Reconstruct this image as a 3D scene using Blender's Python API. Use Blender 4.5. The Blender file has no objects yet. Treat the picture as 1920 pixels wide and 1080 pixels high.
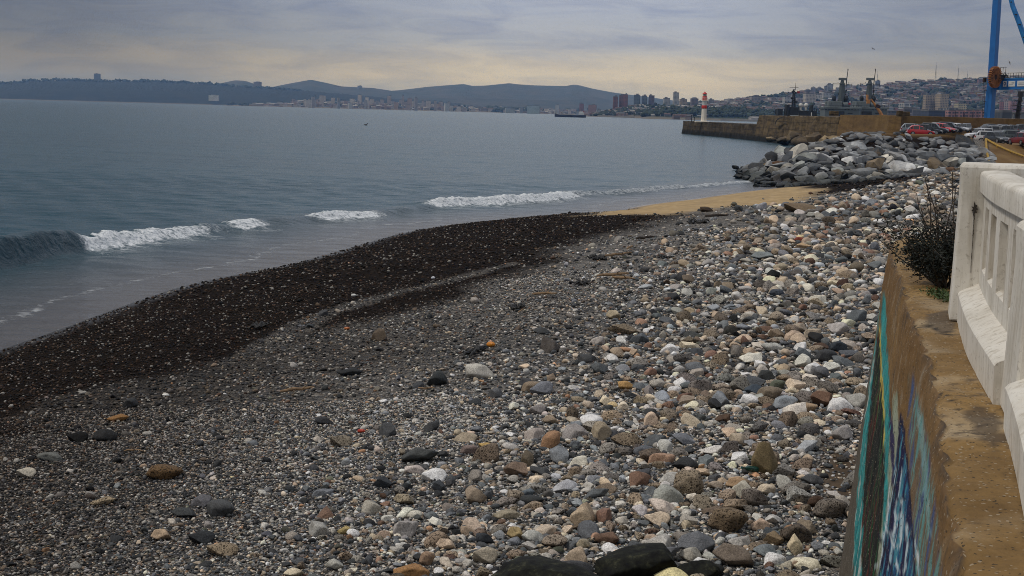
import bpy, math, random
import numpy as np
from mathutils import Vector, Matrix
R = math.radians
rng = np.random.default_rng(11)
random.seed(5)
sc = bpy.context.scene
C = sc.collection

# ------------------------------------------------------------------ camera
F = 2640.0
PITCH, ROLL, CAMZ = 7.146, 1.5, 6.5
CAM = Vector((0, 0, CAMZ))
CM = Matrix.Rotation(R(90 - PITCH), 3, 'X') @ Matrix.Rotation(R(ROLL), 3, 'Z')
cd = bpy.data.cameras.new('camera')
cam = bpy.data.objects.new('camera', cd)
C.objects.link(cam)
cam.matrix_world = Matrix.Translation(CAM) @ CM.to_4x4()
cd.sensor_width = 36
cd.lens = F / 1920 * 36
cd.clip_start = 0.1
cd.clip_end = 60000
sc.camera = cam


def ray(px, py):
    return CM @ Vector(((px - 960) / F, (540 - py) / F, -1))


def at(px, py, d):
    r = ray(px, py)
    return CAM + r * (d / r.y)


def onz(px, py, z):
    r = ray(px, py)
    return CAM + r * ((z - CAMZ) / r.z)


CMn = np.array(CM)


def proj(P):
    q = (np.asarray(P, float) - np.array([0, 0, CAMZ])) @ CMn
    return 960 + F * q[..., 0] / -q[..., 2], 540 - F * q[..., 1] / -q[..., 2]


# ------------------------------------------------------------------ helpers
def tag(o, label=None, cat=None, group=None, kind=None):
    if label: o['label'] = label
    if cat: o['category'] = cat
    if group: o['group'] = group
    if kind: o['kind'] = kind
    return o


def empty(name, loc=(0, 0, 0), rz=0.0, label=None, cat=None, group=None):
    o = bpy.data.objects.new(name, None)
    C.objects.link(o)
    o.location = loc
    o.rotation_euler = (0, 0, rz)
    o.empty_display_size = 0.2
    return tag(o, label, cat, group)


def link(name, me, parent=None):
    o = bpy.data.objects.new(name, me)
    C.objects.link(o)
    if parent is not None:
        o.parent = parent
    return o


def copy_tree(o, parent=None):
    c = o.copy()
    C.objects.link(c)
    c.parent = parent
    for ch in list(o.children):
        copy_tree(ch, c)
    return c


class MB:
    """collects shapes into one mesh"""
    def __init__(s):
        s.v, s.f, s.m = [], [], []

    def add(s, vs, fs, mi=0):
        b = len(s.v)
        s.v += [tuple(p) for p in vs]
        s.f += [tuple(b + i for i in f) for f in fs]
        s.m += [mi] * len(fs)
        return s

    def box(s, c, size, rz=0.0, mi=0, taper=1.0, bev=0.0):
        x, y, z = (k / 2 for k in size)
        t = taper
        ca, sa = math.cos(rz), math.sin(rz)
        if bev:
            b = bev
            ring = [(-x + b, -y), (x - b, -y), (x, -y + b), (x, y - b), (x - b, y), (-x + b, y), (-x, y - b), (-x, -y + b)]
            lv = []
            for zz, sh in ((-z, 0), (z - b, 0), (z, b)):
                for px, py in ring:
                    k = t if zz > 0 else 1
                    lv.append(((px - math.copysign(sh, px)) * k, (py - math.copysign(sh, py)) * k, zz))
            fs = [tuple(range(7, -1, -1)), tuple(range(16, 24))]
            for r_ in (0, 8):
                for i in range(8):
                    j = (i + 1) % 8
                    fs.append((r_ + i, r_ + j, r_ + 8 + j, r_ + 8 + i))
        else:
            lv = [(-x, -y, -z), (x, -y, -z), (x, y, -z), (-x, y, -z), (-x * t, -y * t, z), (x * t, -y * t, z), (x * t, y * t, z), (-x * t, y * t, z)]
            fs = [(3, 2, 1, 0), (4, 5, 6, 7), (0, 1, 5, 4), (1, 2, 6, 5), (2, 3, 7, 6), (3, 0, 4, 7)]
        return s.add([(c[0] + a * ca - b_ * sa, c[1] + a * sa + b_ * ca, c[2] + d) for a, b_, d in lv], fs, mi)

    def tube(s, pts, rad, n=8, mi=0):
        pts = [Vector(p) for p in pts]
        rads = rad if isinstance(rad, (list, tuple)) else [rad] * len(pts)
        vs, fs = [], []
        for i, p in enumerate(pts):
            d = (pts[min(i + 1, len(pts) - 1)] - pts[max(i - 1, 0)]).normalized()
            u = d.cross(Vector((0, 0, 1)))
            if u.length < 1e-3: u = Vector((1, 0, 0))
            u.normalize()
            w = d.cross(u)
            for k in range(n):
                a = 2 * math.pi * k / n
                vs.append(p + (u * math.cos(a) + w * math.sin(a)) * rads[i])
        for i in range(len(pts) - 1):
            for k in range(n):
                j = (k + 1) % n
                fs.append((i * n + k, i * n + j, (i + 1) * n + j, (i + 1) * n + k))
        fs.append(tuple(range(n))[::-1])
        fs.append(tuple((len(pts) - 1) * n + k for k in range(n)))
        return s.add(vs, fs, mi)

    def lathe(s, prof, n=24, c=(0, 0, 0), mi=0):
        vs, fs = [], []
        for r_, z in prof:
            for k in range(n):
                a = 2 * math.pi * k / n
                vs.append((c[0] + r_ * math.cos(a), c[1] + r_ * math.sin(a), c[2] + z))
        for i in range(len(prof) - 1):
            for k in range(n):
                j = (k + 1) % n
                fs.append((i * n + k, i * n + j, (i + 1) * n + j, (i + 1) * n + k))
        fs.append(tuple(range(n))[::-1])
        fs.append(tuple((len(prof) - 1) * n + k for k in range(n)))
        return s.add(vs, fs, mi)

    def ball(s, c, r_, n=12, mi=0, sz=1.0, zmin=-1.0):
        prof = []
        m = max(4, n // 2)
        for i in range(m + 1):
            a = -math.pi / 2 + math.pi * i / m
            prof.append((max(1e-3, r_ * math.cos(a)), max(zmin, math.sin(a)) * r_ * sz))
        return s.lathe(prof, n, c, mi)

    def prism(s, poly, z0, z1, mi=0):
        n = len(poly)
        vs = [(x, y, z0) for x, y in poly] + [(x, y, z1) for x, y in poly]
        fs = [tuple(range(n))[::-1], tuple(range(n, 2 * n))]
        for i in range(n):
            j = (i + 1) % n
            fs.append((i, j, n + j, n + i))
        return s.add(vs, fs, mi)

    def build(s, name, mats, parent=None, smooth=False, loc=None):
        me = bpy.data.meshes.new(name)
        me.from_pydata(s.v, [], s.f)
        for m in (mats if isinstance(mats, (list, tuple)) else [mats]):
            me.materials.append(m)
        if max(s.m, default=0) > 0:
            me.polygons.foreach_set('material_index', s.m)
        if smooth:
            me.polygons.foreach_set('use_smooth', [True] * len(me.polygons))
            try: me.set_sharp_from_angle(angle=R(smooth if smooth > 1 else 40))
            except Exception: pass
        me.update()
        o = link(name, me, parent)
        if loc is not None: o.location = loc
        return o


def np_mesh(name, V, T, mats, smooth=True, parent=None, nper=3):
    me = bpy.data.meshes.new(name)
    me.vertices.add(len(V))
    me.vertices.foreach_set('co', np.ascontiguousarray(V, dtype=np.float32).ravel())
    T = np.ascontiguousarray(T, dtype=np.int32)
    me.loops.add(T.size)
    me.loops.foreach_set('vertex_index', T.ravel())
    me.polygons.add(len(T))
    me.polygons.foreach_set('loop_start', np.arange(0, T.size, nper, dtype=np.int32))
    if smooth:
        me.polygons.foreach_set('use_smooth', np.ones(len(T), dtype=bool))
    me.update(calc_edges=True)
    for m in (mats if isinstance(mats, (list, tuple)) else [mats]):
        me.materials.append(m)
    return link(name, me, parent)


def fattr(o, name, vals):
    a = o.data.attributes.new(name, 'FLOAT', 'POINT')
    a.data.foreach_set('value', np.ascontiguousarray(vals, dtype=np.float32))


def cattr(o, name, rgba):
    a = o.data.attributes.new(name, 'FLOAT_COLOR', 'POINT')
    a.data.foreach_set('color', np.ascontiguousarray(rgba, dtype=np.float32).ravel())


def hash3(i, j, k):
    n = (i.astype(np.int64) * 374761393 + j.astype(np.int64) * 668265263 + k.astype(np.int64) * 2147483647) & 0xFFFFFFFF
    n = ((n ^ (n >> 13)) * 1274126177) & 0xFFFFFFFF
    n = ((n ^ (n >> 15)) * 2246822519) & 0xFFFFFFFF
    return ((n ^ (n >> 16)) & 0xFFFFFF) / float(0xFFFFFF)


def vnoise(P):
    """value noise in [-1, 1]"""
    P = np.asarray(P, float)
    I = np.floor(P).astype(np.int64)
    f = P - I
    f = f * f * (3 - 2 * f)
    out = 0
    for a in (0, 1):
        for b in (0, 1):
            for c in (0, 1):
                w = (f[..., 0] if a else 1 - f[..., 0]) * (f[..., 1] if b else 1 - f[..., 1]) * (f[..., 2] if c else 1 - f[..., 2])
                out = out + w * hash3(I[..., 0] + a, I[..., 1] + b, I[..., 2] + c)
    return out * 2 - 1


def fbm2(x, y, s, oct=4, seed=0.0):
    out, amp, tot = 0, 1.0, 0
    for o in range(oct):
        out = out + amp * vnoise(np.stack([x / s + seed, y / s + 7.7 * o, np.zeros_like(x) + o * 3.1 + seed], -1))
        tot += amp
        amp *= .5
        s *= .5
    return out / tot


def sstep(a, b, x):
    t = np.clip((x - a) / (b - a), 0, 1)
    return t * t * (3 - 2 * t)


def seg_dist(X, Y, poly):
    """unsigned distance, sign (+ on the left of the direction of travel), arc fraction index"""
    best = np.full(X.shape, 1e9)
    sign = np.ones(X.shape)
    tt = np.zeros(X.shape)
    for i in range(len(poly) - 1):
        ax, ay = poly[i]
        bx, by = poly[i + 1]
        dx, dy = bx - ax, by - ay
        t = np.clip(((X - ax) * dx + (Y - ay) * dy) / (dx * dx + dy * dy), 0, 1)
        d = np.hypot(X - ax - t * dx, Y - ay - t * dy)
        m = d < best - 1e-9
        best = np.where(m, d, best)
        cr = dx * (Y - ay) - dy * (X - ax)
        sign = np.where(m, np.where(cr >= 0, 1, -1), sign)
        tt = np.where(m, i + t, tt)
    return best, sign, tt


def in_poly(X, Y, poly):
    c = np.zeros(X.shape, bool)
    n = len(poly)
    for i in range(n):
        ax, ay = poly[i]
        bx, by = poly[(i + 1) % n]
        if ay == by: continue
        m = ((ay > Y) != (by > Y)) & (X < (bx - ax) * (Y - ay) / (by - ay) + ax)
        c ^= m
    return c


# ------------------------------------------------------------------ materials
class NT:
    def __init__(s, name):
        s.m = bpy.data.materials.new(name)
        s.m.use_nodes = True
        s.t = s.m.node_tree
        s.n = s.t.nodes
        s.bsdf = s.n['Principled BSDF']
        s._tc = None

    def new(s, typ, **kw):
        nd = s.n.new(typ)
        for k, v in kw.items():
            setattr(nd, k, v)
        return nd

    def ln(s, a, b):
        s.t.links.new(a, b)

    def coord(s, kind='Object', scale=(1, 1, 1)):
        tc = s.new('ShaderNodeTexCoord')
        if scale == (1, 1, 1): return tc.outputs[kind]
        mp = s.new('ShaderNodeMapping')
        mp.inputs['Scale'].default_value = scale
        s.ln(tc.outputs[kind], mp.inputs[0])
        return mp.outputs[0]

    def noise(s, scale, detail=4, rough=.55, co=None, dist=0.0):
        nd = s.new('ShaderNodeTexNoise')
        nd.inputs['Scale'].default_value = scale
        nd.inputs['Detail'].default_value = detail
        nd.inputs['Roughness'].default_value = rough
        nd.inputs['Distortion'].default_value = dist
        s.ln(co if co is not None else s.coord(), nd.inputs['Vector'])
        return nd.outputs[0]

    def voro(s, scale, co=None, feature='F1', rnd=1.0):
        nd = s.new('ShaderNodeTexVoronoi', feature=feature)
        nd.inputs['Scale'].default_value = scale
        nd.inputs['Randomness'].default_value = rnd
        s.ln(co if co is not None else s.coord(), nd.inputs['Vector'])
        return nd

    def ramp(s, fac, stops, interp='LINEAR'):
        nd = s.new('ShaderNodeValToRGB')
        cr = nd.color_ramp
        cr.interpolation = interp
        while len(cr.elements) < len(stops): cr.elements.new(.5)
        for e, (p, c) in zip(cr.elements, stops):
            e.position = p
            e.color = (*c, 1) if not isinstance(c, (int, float)) else (c, c, c, 1)
        s.ln(fac, nd.inputs[0])
        return nd.outputs[0]

    def mix(s, fac, a, b, mode='MIX'):
        nd = s.new('ShaderNodeMixRGB', blend_type=mode)
        for i, x in enumerate((fac, a, b)):
            if hasattr(x, 'is_linked'): s.ln(x, nd.inputs[i])
            elif isinstance(x, (int, float)): nd.inputs[i].default_value = x if i == 0 else (x, x, x, 1)
            else: nd.inputs[i].default_value = (*x, 1)
        return nd.outputs[0]

    def math(s, op, a, b=0.0, clamp=False):
        nd = s.new('ShaderNodeMath', operation=op, use_clamp=clamp)
        for i, x in enumerate((a, b)):
            if hasattr(x, 'is_linked'): s.ln(x, nd.inputs[i])
            else: nd.inputs[i].default_value = x
        return nd.outputs[0]

    def attr(s, name, out='Fac'):
        nd = s.new('ShaderNodeAttribute', attribute_name=name)
        return nd.outputs[out]

    def col(s, c):
        if hasattr(c, 'is_linked'): s.ln(c, s.bsdf.inputs['Base Color'])
        else: s.bsdf.inputs['Base Color'].default_value = (*c, 1)
        return s

    def set(s, **kw):
        for k, v in kw.items():
            k = {'rough': 'Roughness', 'spec': 'Specular IOR Level', 'metal': 'Metallic', 'ior': 'IOR', 'trans': 'Transmission Weight', 'coat': 'Coat Weight'}[k]
            if hasattr(v, 'is_linked'): s.ln(v, s.bsdf.inputs[k])
            else: s.bsdf.inputs[k].default_value = v
        return s

    def bump(s, h, strength=.5, dist=.02, prev=None):
        nd = s.new('ShaderNodeBump')
        nd.inputs['Strength'].default_value = strength
        nd.inputs['Distance'].default_value = dist
        s.ln(h, nd.inputs['Height'])
        if prev is not None: s.ln(prev, nd.inputs['Normal'])
        s.ln(nd.outputs[0], s.bsdf.inputs['Normal'])
        return nd.outputs[0]


def paint(name, c, rough=.6, var=.25, scale=1.0, bump=0.0, dist=.01, metal=0.0, spec=.5, dirt=None, streak=False):
    """plain material with blotchy variation"""
    t = NT(name)
    co = t.coord(scale=(scale, scale, scale * (.25 if streak else 1)))
    nz = t.noise(1.0, 6, .6, co)
    lo = tuple(k * (1 - var) for k in c)
    hi = tuple(min(1, k * (1 + var)) for k in c)
    cc = t.ramp(nz, [(.3, lo), (.7, hi)])
    if dirt:
        nz2 = t.noise(.6, 7, .7, co)
        cc = t.mix(t.ramp(nz2, [(.5, 0), (.68, .8)]), cc, dirt)
    t.col(cc).set(rough=rough, metal=metal, spec=spec)
    if bump:
        t.bump(t.noise(scale * 6, 5, .65), bump, dist)
    return t.m


# ------------------------------------------------------------------ light and sky
SUN_EL, SUN_AZ = R(52), R(-100)     # azimuth from +Y towards +X (negative: from the left)
w = bpy.data.worlds.new('World')
sc.world = w
w.use_nodes = True
wt = w.node_tree
wt.nodes.clear()
W = NT.__new__(NT)
W.t, W.n = wt, wt.nodes
out = W.new('ShaderNodeOutputWorld')
bg = W.new('ShaderNodeBackground')
bg.inputs['Strength'].default_value = 0.1
sky = W.new('ShaderNodeTexSky', sky_type='NISHITA', sun_disc=False)
sky.sun_elevation = SUN_EL
sky.sun_rotation = SUN_AZ
sky.dust_density = 3
tc = W.new('ShaderNodeTexCoord')
sep = W.new('ShaderNodeSeparateXYZ')
W.ln(tc.outputs['Generated'], sep.inputs[0])
el = sep.outputs[2]
# stratus bands: stretched noise over direction
mp = W.new('ShaderNodeMapping')
mp.inputs['Scale'].default_value = (5.5, 5.5, 62)
W.ln(tc.outputs['Generated'], mp.inputs[0])
n1 = W.noise(1.0, 6, .55, mp.outputs[0], .6)
mp2 = W.new('ShaderNodeMapping')
mp2.inputs['Scale'].default_value = (11, 11, 190)
mp2.inputs['Location'].default_value = (3.1, 1.7, .4)
W.ln(tc.outputs['Generated'], mp2.inputs[0])
n2 = W.noise(1.0, 5, .6, mp2.outputs[0], .3)
mp3 = W.new('ShaderNodeMapping')
mp3.inputs['Scale'].default_value = (13, 13, 75)
mp3.inputs['Location'].default_value = (.7, 4.1, 2.2)
W.ln(tc.outputs['Generated'], mp3.inputs[0])
n3 = W.noise(1.0, 6, .6, mp3.outputs[0], .8)
elw = W.math('ADD', el, W.math('MULTIPLY', W.math('SUBTRACT', n1, .5), .022))
S = 10.0
def k(r, g, b, m=1.0): return (r * S * m, g * S * m, b * S * m)
base = W.ramp(elw, [(0.0, k(.66, .66, .66)), (.012, k(.55, .56, .55)), (.022, k(.68, .64, .55)), (.033, k(.63, .585, .505)),
                    (.045, k(.44, .47, .54)), (.07, k(.40, .45, .58)), (.13, k(.44, .49, .59)), (.45, k(.68, .70, .75)), (1.0, k(.84, .86, .90))])
base = W.mix(W.ramp(n2, [(.35, 0), (.62, .42)]), base, W.mix(1, base, (1.15, 1.1, 1.04), 'MULTIPLY'))
base = W.mix(W.ramp(n3, [(.44, 0), (.66, .9)]), base, W.mix(1, base, (.74, .77, .88), 'MULTIPLY'))
# vignette dimming put into the sky colour at both sides, strongest left
azf = W.ramp(W.math('ADD', W.math('MULTIPLY', sep.outputs[0], .5), .5), [(.30, .32), (.355, .38), (.42, .70), (.5, 1.0), (.56, 1.0), (.63, .68), (.70, .58)])
base = W.mix(1, base, azf, 'MULTIPLY')
cloud = W.mix(.93, sky.outputs[0], base)
W.ln(cloud, bg.inputs[0])
W.ln(bg.outputs[0], out.inputs[0])

sl = bpy.data.lights.new('sun', 'SUN')
sl.energy = 1.5
sl.angle = R(10)
sl.color = (1.0, .95, .88)
so = bpy.data.objects.new('sun', sl)
C.objects.link(so)
so.rotation_euler = (math.pi / 2 - SUN_EL, 0, -SUN_AZ + math.pi)
sdir = Vector((math.sin(SUN_AZ) * math.cos(SUN_EL), math.cos(SUN_AZ) * math.cos(SUN_EL), math.sin(SUN_EL)))
so.rotation_euler = sdir.to_track_quat('Z', 'Y').to_euler()

vs_ = sc.view_settings
vs_.view_transform = 'Standard'
vs_.look = 'None'
vs_.gamma = 1
vs_.exposure = 0
sc.cycles.max_bounces = 6
sc.cycles.diffuse_bounces = 2
sc.cycles.volume_bounces = 0
sc.cycles.use_denoising = True
sc.cycles.denoising_input_passes = 'RGB_ALBEDO_NORMAL'
sc.cycles.denoising_prefilter = 'NONE'
sc.cycles.filter_width = 0.95
# ------------------------------------------------------------------ the shore
WATER = [(-21, -4), (-19, 8), (-16.3, 18), (-14.9, 27), (-13.2, 36.4), (-11.8, 49.4), (-8.9, 59), (-5.2, 76), (0, 85), (5.9, 91), (8.8, 101), (13.9, 111),
         (20, 124), (26.0, 136), (30, 150), (60, 300)]
MOUND = [(24.2, 135), (29.5, 134), (34, 138), (41, 143), (48, 149), (56, 156), (66, 163), (110, 175), (140, 330), (74, 330), (68, 250), (59, 228), (51.5, 206), (42.5, 189), (34, 179), (26.5, 167), (23.8, 151)]
def spline(pts, n=6):
    P = [np.array(p, float) for p in pts]
    P = [2 * P[0] - P[1]] + P + [2 * P[-1] - P[-2]]
    out_ = []
    for i in range(1, len(P) - 2):
        for q in range(n):
            t_ = q / n
            out_.append(tuple(.5 * ((2 * P[i]) + (P[i + 1] - P[i - 1]) * t_ + (2 * P[i - 1] - 5 * P[i] + 4 * P[i + 1] - P[i + 2]) * t_ ** 2 + (3 * P[i] - P[i - 1] - 3 * P[i + 1] + P[i + 2]) * t_ ** 3)))
    return out_ + [tuple(P[-2])]


WATER = spline(WATER, 5)
PROF_S = [-60, -20, -6, 0, 3, 8, 14, 22, 40, 90]
PROF_Z = [-9, -3.5, -1.0, 0, .48, 1.12, 1.6, 1.95, 2.2, 2.6]
# shore-parallel course: seen from the camera side the land is on the right of the water line
def shore_s(X, Y):
    d, sg, _ = seg_dist(X, Y, WATER)
    return -d * sg


def mound_d(X, Y):
    df_, _, _ = seg_dist(X, Y, MOUND[:10])
    db_, _, _ = seg_dist(X, Y, MOUND[9:] + MOUND[:1])
    return np.where(in_poly(X, Y, MOUND), np.minimum(df_, 1.35 * db_), 0)


def lot_z(X, Y):
    return 5.0 - np.clip((X - 53) / 9, 0, 1) * 1.05 * np.clip((225 - Y) / 25, 0, 1)


def land_z(X, Y, fine=True):
    s = shore_s(X, Y)
    z = np.interp(s, PROF_S, PROF_Z)
    # the far cove is flatter
    z = z * (1 - .25 * sstep(80, 110, Y))
    dm = mound_d(X, Y)
    zm = np.minimum(lot_z(X, Y), .1 + dm * .29)
    z = np.where(dm > 0, np.maximum(z, zm), z)
    if fine:
        amp = sstep(-1, 6, s) * (1 - sstep(3, 5, dm)) + .0
        z = z + amp * (.10 * fbm2(X, Y, 5.0, 3, 2.0) + .03 * fbm2(X, Y, 1.1, 2, 9.0))
    return z


def lz1(x, y):
    return float(land_z(np.array([float(x)]), np.array([float(y)]))[0])


def ground(px, py):
    z = 1.8
    for _ in range(40):
        P = onz(px, py, z)
        z = z * .4 + .6 * lz1(P.x, P.y)
    return Vector((P.x, P.y, z))


def trace(pts):
    return [tuple(ground(*p)[:2]) for p in pts]


WETLINE = spline(trace([(-1000, 1420), (-260, 960), (0, 800), (130, 742), (300, 702), (480, 662), (640, 618), (800, 570), (900, 530), (1000, 482), (1100, 448), (1190, 418), (1262, 403)]), 4)
SAND = trace([(1100, 404), (1190, 386), (1290, 371), (1450, 352), (1500, 350), (1532, 354), (1536, 372), (1480, 382), (1400, 385), (1330, 395), (1240, 403)])
MUD = trace([(1545, 830), (1600, 850), (1640, 900), (1640, 960), (1590, 950), (1540, 905)])
BANK = [tuple(at(a, b, dd0)[:2]) for a, b, dd0 in ((1849, 268, 177), (1856, 290, 160), (1866, 310, 148), (2200, 330, 140), (2200, 262, 185))]
STREAK = trace([(240, 765), (420, 690), (600, 592), (760, 545), (960, 494)])


def zones(X, Y):
    s = shore_s(X, Y)
    nz = fbm2(X, Y, 2.6, 4, 4.0)
    dw, sw, _ = seg_dist(X, Y, WETLINE)
    sd = dw * sw + nz * 1.3 + .35 * fbm2(X, Y, .7, 3, 14.0)          # + = seaward of the wet line
    wet = sstep(-2.3, .5, sd)
    ds, _, _ = seg_dist(X, Y, STREAK)
    wet = wet * (1 - .5 * (1 - sstep(.15, .55, ds + nz * .25)))
    dsn, _, _ = seg_dist(X, Y, SAND + SAND[:1])
    ins = np.where(in_poly(X, Y, SAND), 1, -1)
    sand = sstep(-.9, 1.0, dsn * ins + nz * 1.6 + .5 * fbm2(X, Y, .8, 3, 17.0))
    dmd, _, _ = seg_dist(X, Y, MUD + MUD[:1])
    mud = sstep(-.3, .25, dmd * np.where(in_poly(X, Y, MUD), 1, -1) + nz * .2)
    dm, _, _ = seg_dist(X, Y, MOUND + MOUND[:1])
    dm = np.where(in_poly(X, Y, MOUND), dm, 0)
    lot = sstep(15, 18, mound_d(X, Y)) * sstep(150, 156, Y)
    wet = np.maximum(wet, .8 * (1 - sstep(.5, 8.5, -sd + 1.8 * nz)) * (1 - sstep(24, 44, Y)))  # vignette dimming put into the near-left gravel colour through the wet mask
    wet = wet * (1 - sand)
    lot = np.maximum(lot, sstep(-1.0, .8, np.where(in_poly(X, Y, BANK), 1, -1) * seg_dist(X, Y, BANK + BANK[:1])[0]))
    return s, wet, sand, mud, lot


def polar_grid(d, u):
    D, U = np.meshgrid(d, u, indexing='ij')
    X = D * U
    n, m = D.shape
    idx = np.arange(n * m).reshape(n, m)
    Q = np.stack([idx[:-1, :-1], idx[:-1, 1:], idx[1:, 1:], idx[1:, :-1]], -1).reshape(-1, 4)
    return X.ravel(), D.ravel(), Q


u = np.unique(np.concatenate([np.linspace(-1.6, -.42, 30), np.linspace(-.42, .47, 420), np.linspace(.47, 1.3, 40)]))
d = np.concatenate([np.geomspace(3, 60, 340), np.geomspace(60.3, 330, 260)])
X, Y, Q = polar_grid(d, u)
Z = land_z(X, Y)
keep = (Z[Q].max(1) > -1.6)
S_, WET_DIM, SND, MUDV, LOT = zones(X, Y)

t = NT('beach_gravel')
co = t.coord()
v1 = t.voro(30, co)
v2 = t.voro(75, co)
GR = [(.0, (.022, .022, .023)), (.3, (.06, .061, .063)), (.5, (.12, .124, .13)), (.66, (.21, .20, .185)), (.78, (.13, .095, .065)), (.88, (.34, .315, .275)), (1.0, (.60, .57, .51))]
sepc = t.new('ShaderNodeSeparateColor'); t.ln(v1.outputs['Color'], sepc.inputs[0])
sepc2 = t.new('ShaderNodeSeparateColor'); t.ln(v2.outputs['Color'], sepc2.inputs[0])
c1 = t.ramp(sepc.outputs[0], GR)
c2 = t.ramp(sepc2.outputs[0], GR)
big = t.noise(.5, 5, .6, co)
cg = t.mix(t.ramp(sepc.outputs[1], [(.35, 0), (.45, 1)]), c1, c2)
v3 = t.voro(9, co)
sepc3 = t.new('ShaderNodeSeparateColor'); t.ln(v3.outputs['Color'], sepc3.inputs[0])
cg = t.mix(t.ramp(sepc3.outputs[1], [(.45, 0), (.55, .55)]), cg, t.ramp(sepc3.outputs[0], GR))
cg = t.mix(.9, cg, t.ramp(big, [(.3, (.72, .70, .68)), (.7, (1.2, 1.18, 1.15))]), 'MULTIPLY')
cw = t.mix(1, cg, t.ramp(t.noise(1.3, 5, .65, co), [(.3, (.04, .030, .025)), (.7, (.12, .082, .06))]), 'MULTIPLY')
ns = t.noise(2.2, 6, .6, co)
csand = t.ramp(ns, [(.25, (.34, .23, .105)), (.5, (.44, .31, .155)), (.75, (.56, .42, .24))])
csand = t.mix(t.ramp(t.noise(.6, 5, .65, co, .6), [(.42, 0), (.62, .55)]), csand, (.25, .175, .095))
cmud = t.ramp(t.noise(4, 6, .65, co), [(.3, (.05, .035, .022)), (.7, (.11, .075, .045))])
clot = t.ramp(t.noise(.35, 7, .65, co), [(.3, (.11, .06, .022)), (.55, (.19, .115, .045)), (.75, (.23, .155, .07))])
wet_dim_f, sandf, mudf, lotf = (t.attr(n) for n in ('wet', 'sand', 'mud', 'lot'))
cc = t.mix(wet_dim_f, cg, cw)
cc = t.mix(sandf, cc, csand)
# the lowest metre of sand is damp
cc = t.mix(t.math('MULTIPLY', sandf, t.attr('damp')), cc, (.17, .125, .085))
cc = t.mix(mudf, cc, cmud)
cc = t.mix(lotf, cc, clot)
t.col(cc)
t.set(rough=t.mix(t.attr('film'), .8, .2), spec=t.mix(t.attr('film'), t.mix(wet_dim_f, .12, .03), .45))
soft = t.math('MAXIMUM', t.math('MAXIMUM', sandf, lotf), mudf)
hh = t.math('ADD', t.math('MULTIPLY', v1.outputs['Distance'], -1.0), t.math('MULTIPLY', v2.outputs['Distance'], -.4))
hh = t.mix(soft, hh, t.noise(9, 4, .6, co))
t.bump(hh, .85, .03)
beach = np_mesh('beach', np.stack([X, Y, Z], -1), Q[keep], t.m, True, None, 4)
for nm, vv in (('wet', WET_DIM), ('sand', SND), ('mud', MUDV), ('lot', LOT), ('film', 1 - sstep(.15, 1.3, S_ + .5 * fbm2(X, Y, 2, 3, 5))), ('damp', 1 - sstep(.1, 1.6, S_ + .5 * fbm2(X, Y, 3, 3, 1)))):
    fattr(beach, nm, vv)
tag(beach, kind='structure')

# ------------------------------------------------------------------ the sea
CREST = [tuple(onz(px, py, 0)[:2]) for px, py in ((-320, 545), (0, 492), (140, 468), (370, 437), (410, 431), (490, 425), (590, 413), (700, 406), (800, 390), (950, 381), (1075, 370), (1200, 359), (1300, 351), (1440, 337))]
CX = [-320, 0, 140, 370, 410, 490, 590, 700, 800, 950, 1075, 1200, 1300, 1440]
u = np.unique(np.concatenate([np.linspace(-.95, -.42, 20), np.linspace(-.42, .40, 520), np.linspace(.4, .95, 20)]))
d = np.concatenate([np.geomspace(9, 30, 60), np.arange(30.15, 128, .14), np.geomspace(128.3, 13500, 330)])
X, Y, Q = polar_grid(d, u)
near = (Y > 25) & (Y < 160)
cdst = np.full(X.shape, 99.0); cpx = np.zeros(X.shape)
dd, sg, tt = seg_dist(X[near], Y[near], CREST)
ws = fbm2(X[near], Y[near], 7.0, 1, 3.3) * .8
cdst[near] = dd * sg + ws          # + = offshore
cpx[near] = np.interp(tt, range(len(CX)), CX)
cpa = cpx + 6 * fbm2(X, Y, 6.0, 1, 8.1)
cpx = cpx + 16 * fbm2(X, Y, 1.6, 4, 8.1)
AMP = np.interp(cpa, [-320, 0, 128, 150, 370, 400, 430, 455, 490, 520, 580, 600, 700, 730, 800, 830, 1000, 1070, 1100, 1300, 1450],
                [1.05, 1.05, .92, .46, .32, .42, .26, .30, .28, .26, .26, .34, .30, .26, .28, .42, .42, .34, .30, .22, .05])
FO = np.interp(cpx, [120, 150, 345, 392, 430, 450, 480, 505, 570, 600, 685, 720, 785, 815, 1060, 1100, 1250, 1440],
               [0, 1, .85, .35, .3, 1, 1, 0, 0, 1, 1, .1, .2, 1, 1, .42, .48, .6])
FO = np.where(cdst > 90, 0, FO)
prof = np.where(cdst > 0, np.exp(-(cdst / 2.6) ** 2), np.exp(-(cdst / np.interp(cpa, [100, 240], [.36, .62])) ** 2))
prof = np.where(cdst > 90, 0, prof)
trough = np.where((cdst < 0) & (cdst > -4), -.10 * np.exp(-((cdst + 1.3) / .8) ** 2), 0) * AMP
Z = AMP * prof + trough
sw = shore_s(X, Y)
off = sstep(0, 9, -sw)
fade = np.exp(-Y / 260.0)
for lam, th, a in ((17, 1.25, .055), (9.5, 1.05, .04), (6.1, 1.5, .032), (3.9, .8, .036), (2.6, 1.7, .03), (1.7, 1.1, .02)):
    kx, ky = math.cos(th) * 2 * math.pi / lam, math.sin(th) * 2 * math.pi / lam
    ph = 2.5 * fbm2(X, Y, lam * 3.2, 2, lam)
    keepw = 1 - sstep(.12, .4, np.maximum(Y * .0016, .14) / lam)
    Z += a * np.sin(kx * X + ky * Y + ph) * fade * keepw * (off * .95 + .05)
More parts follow.
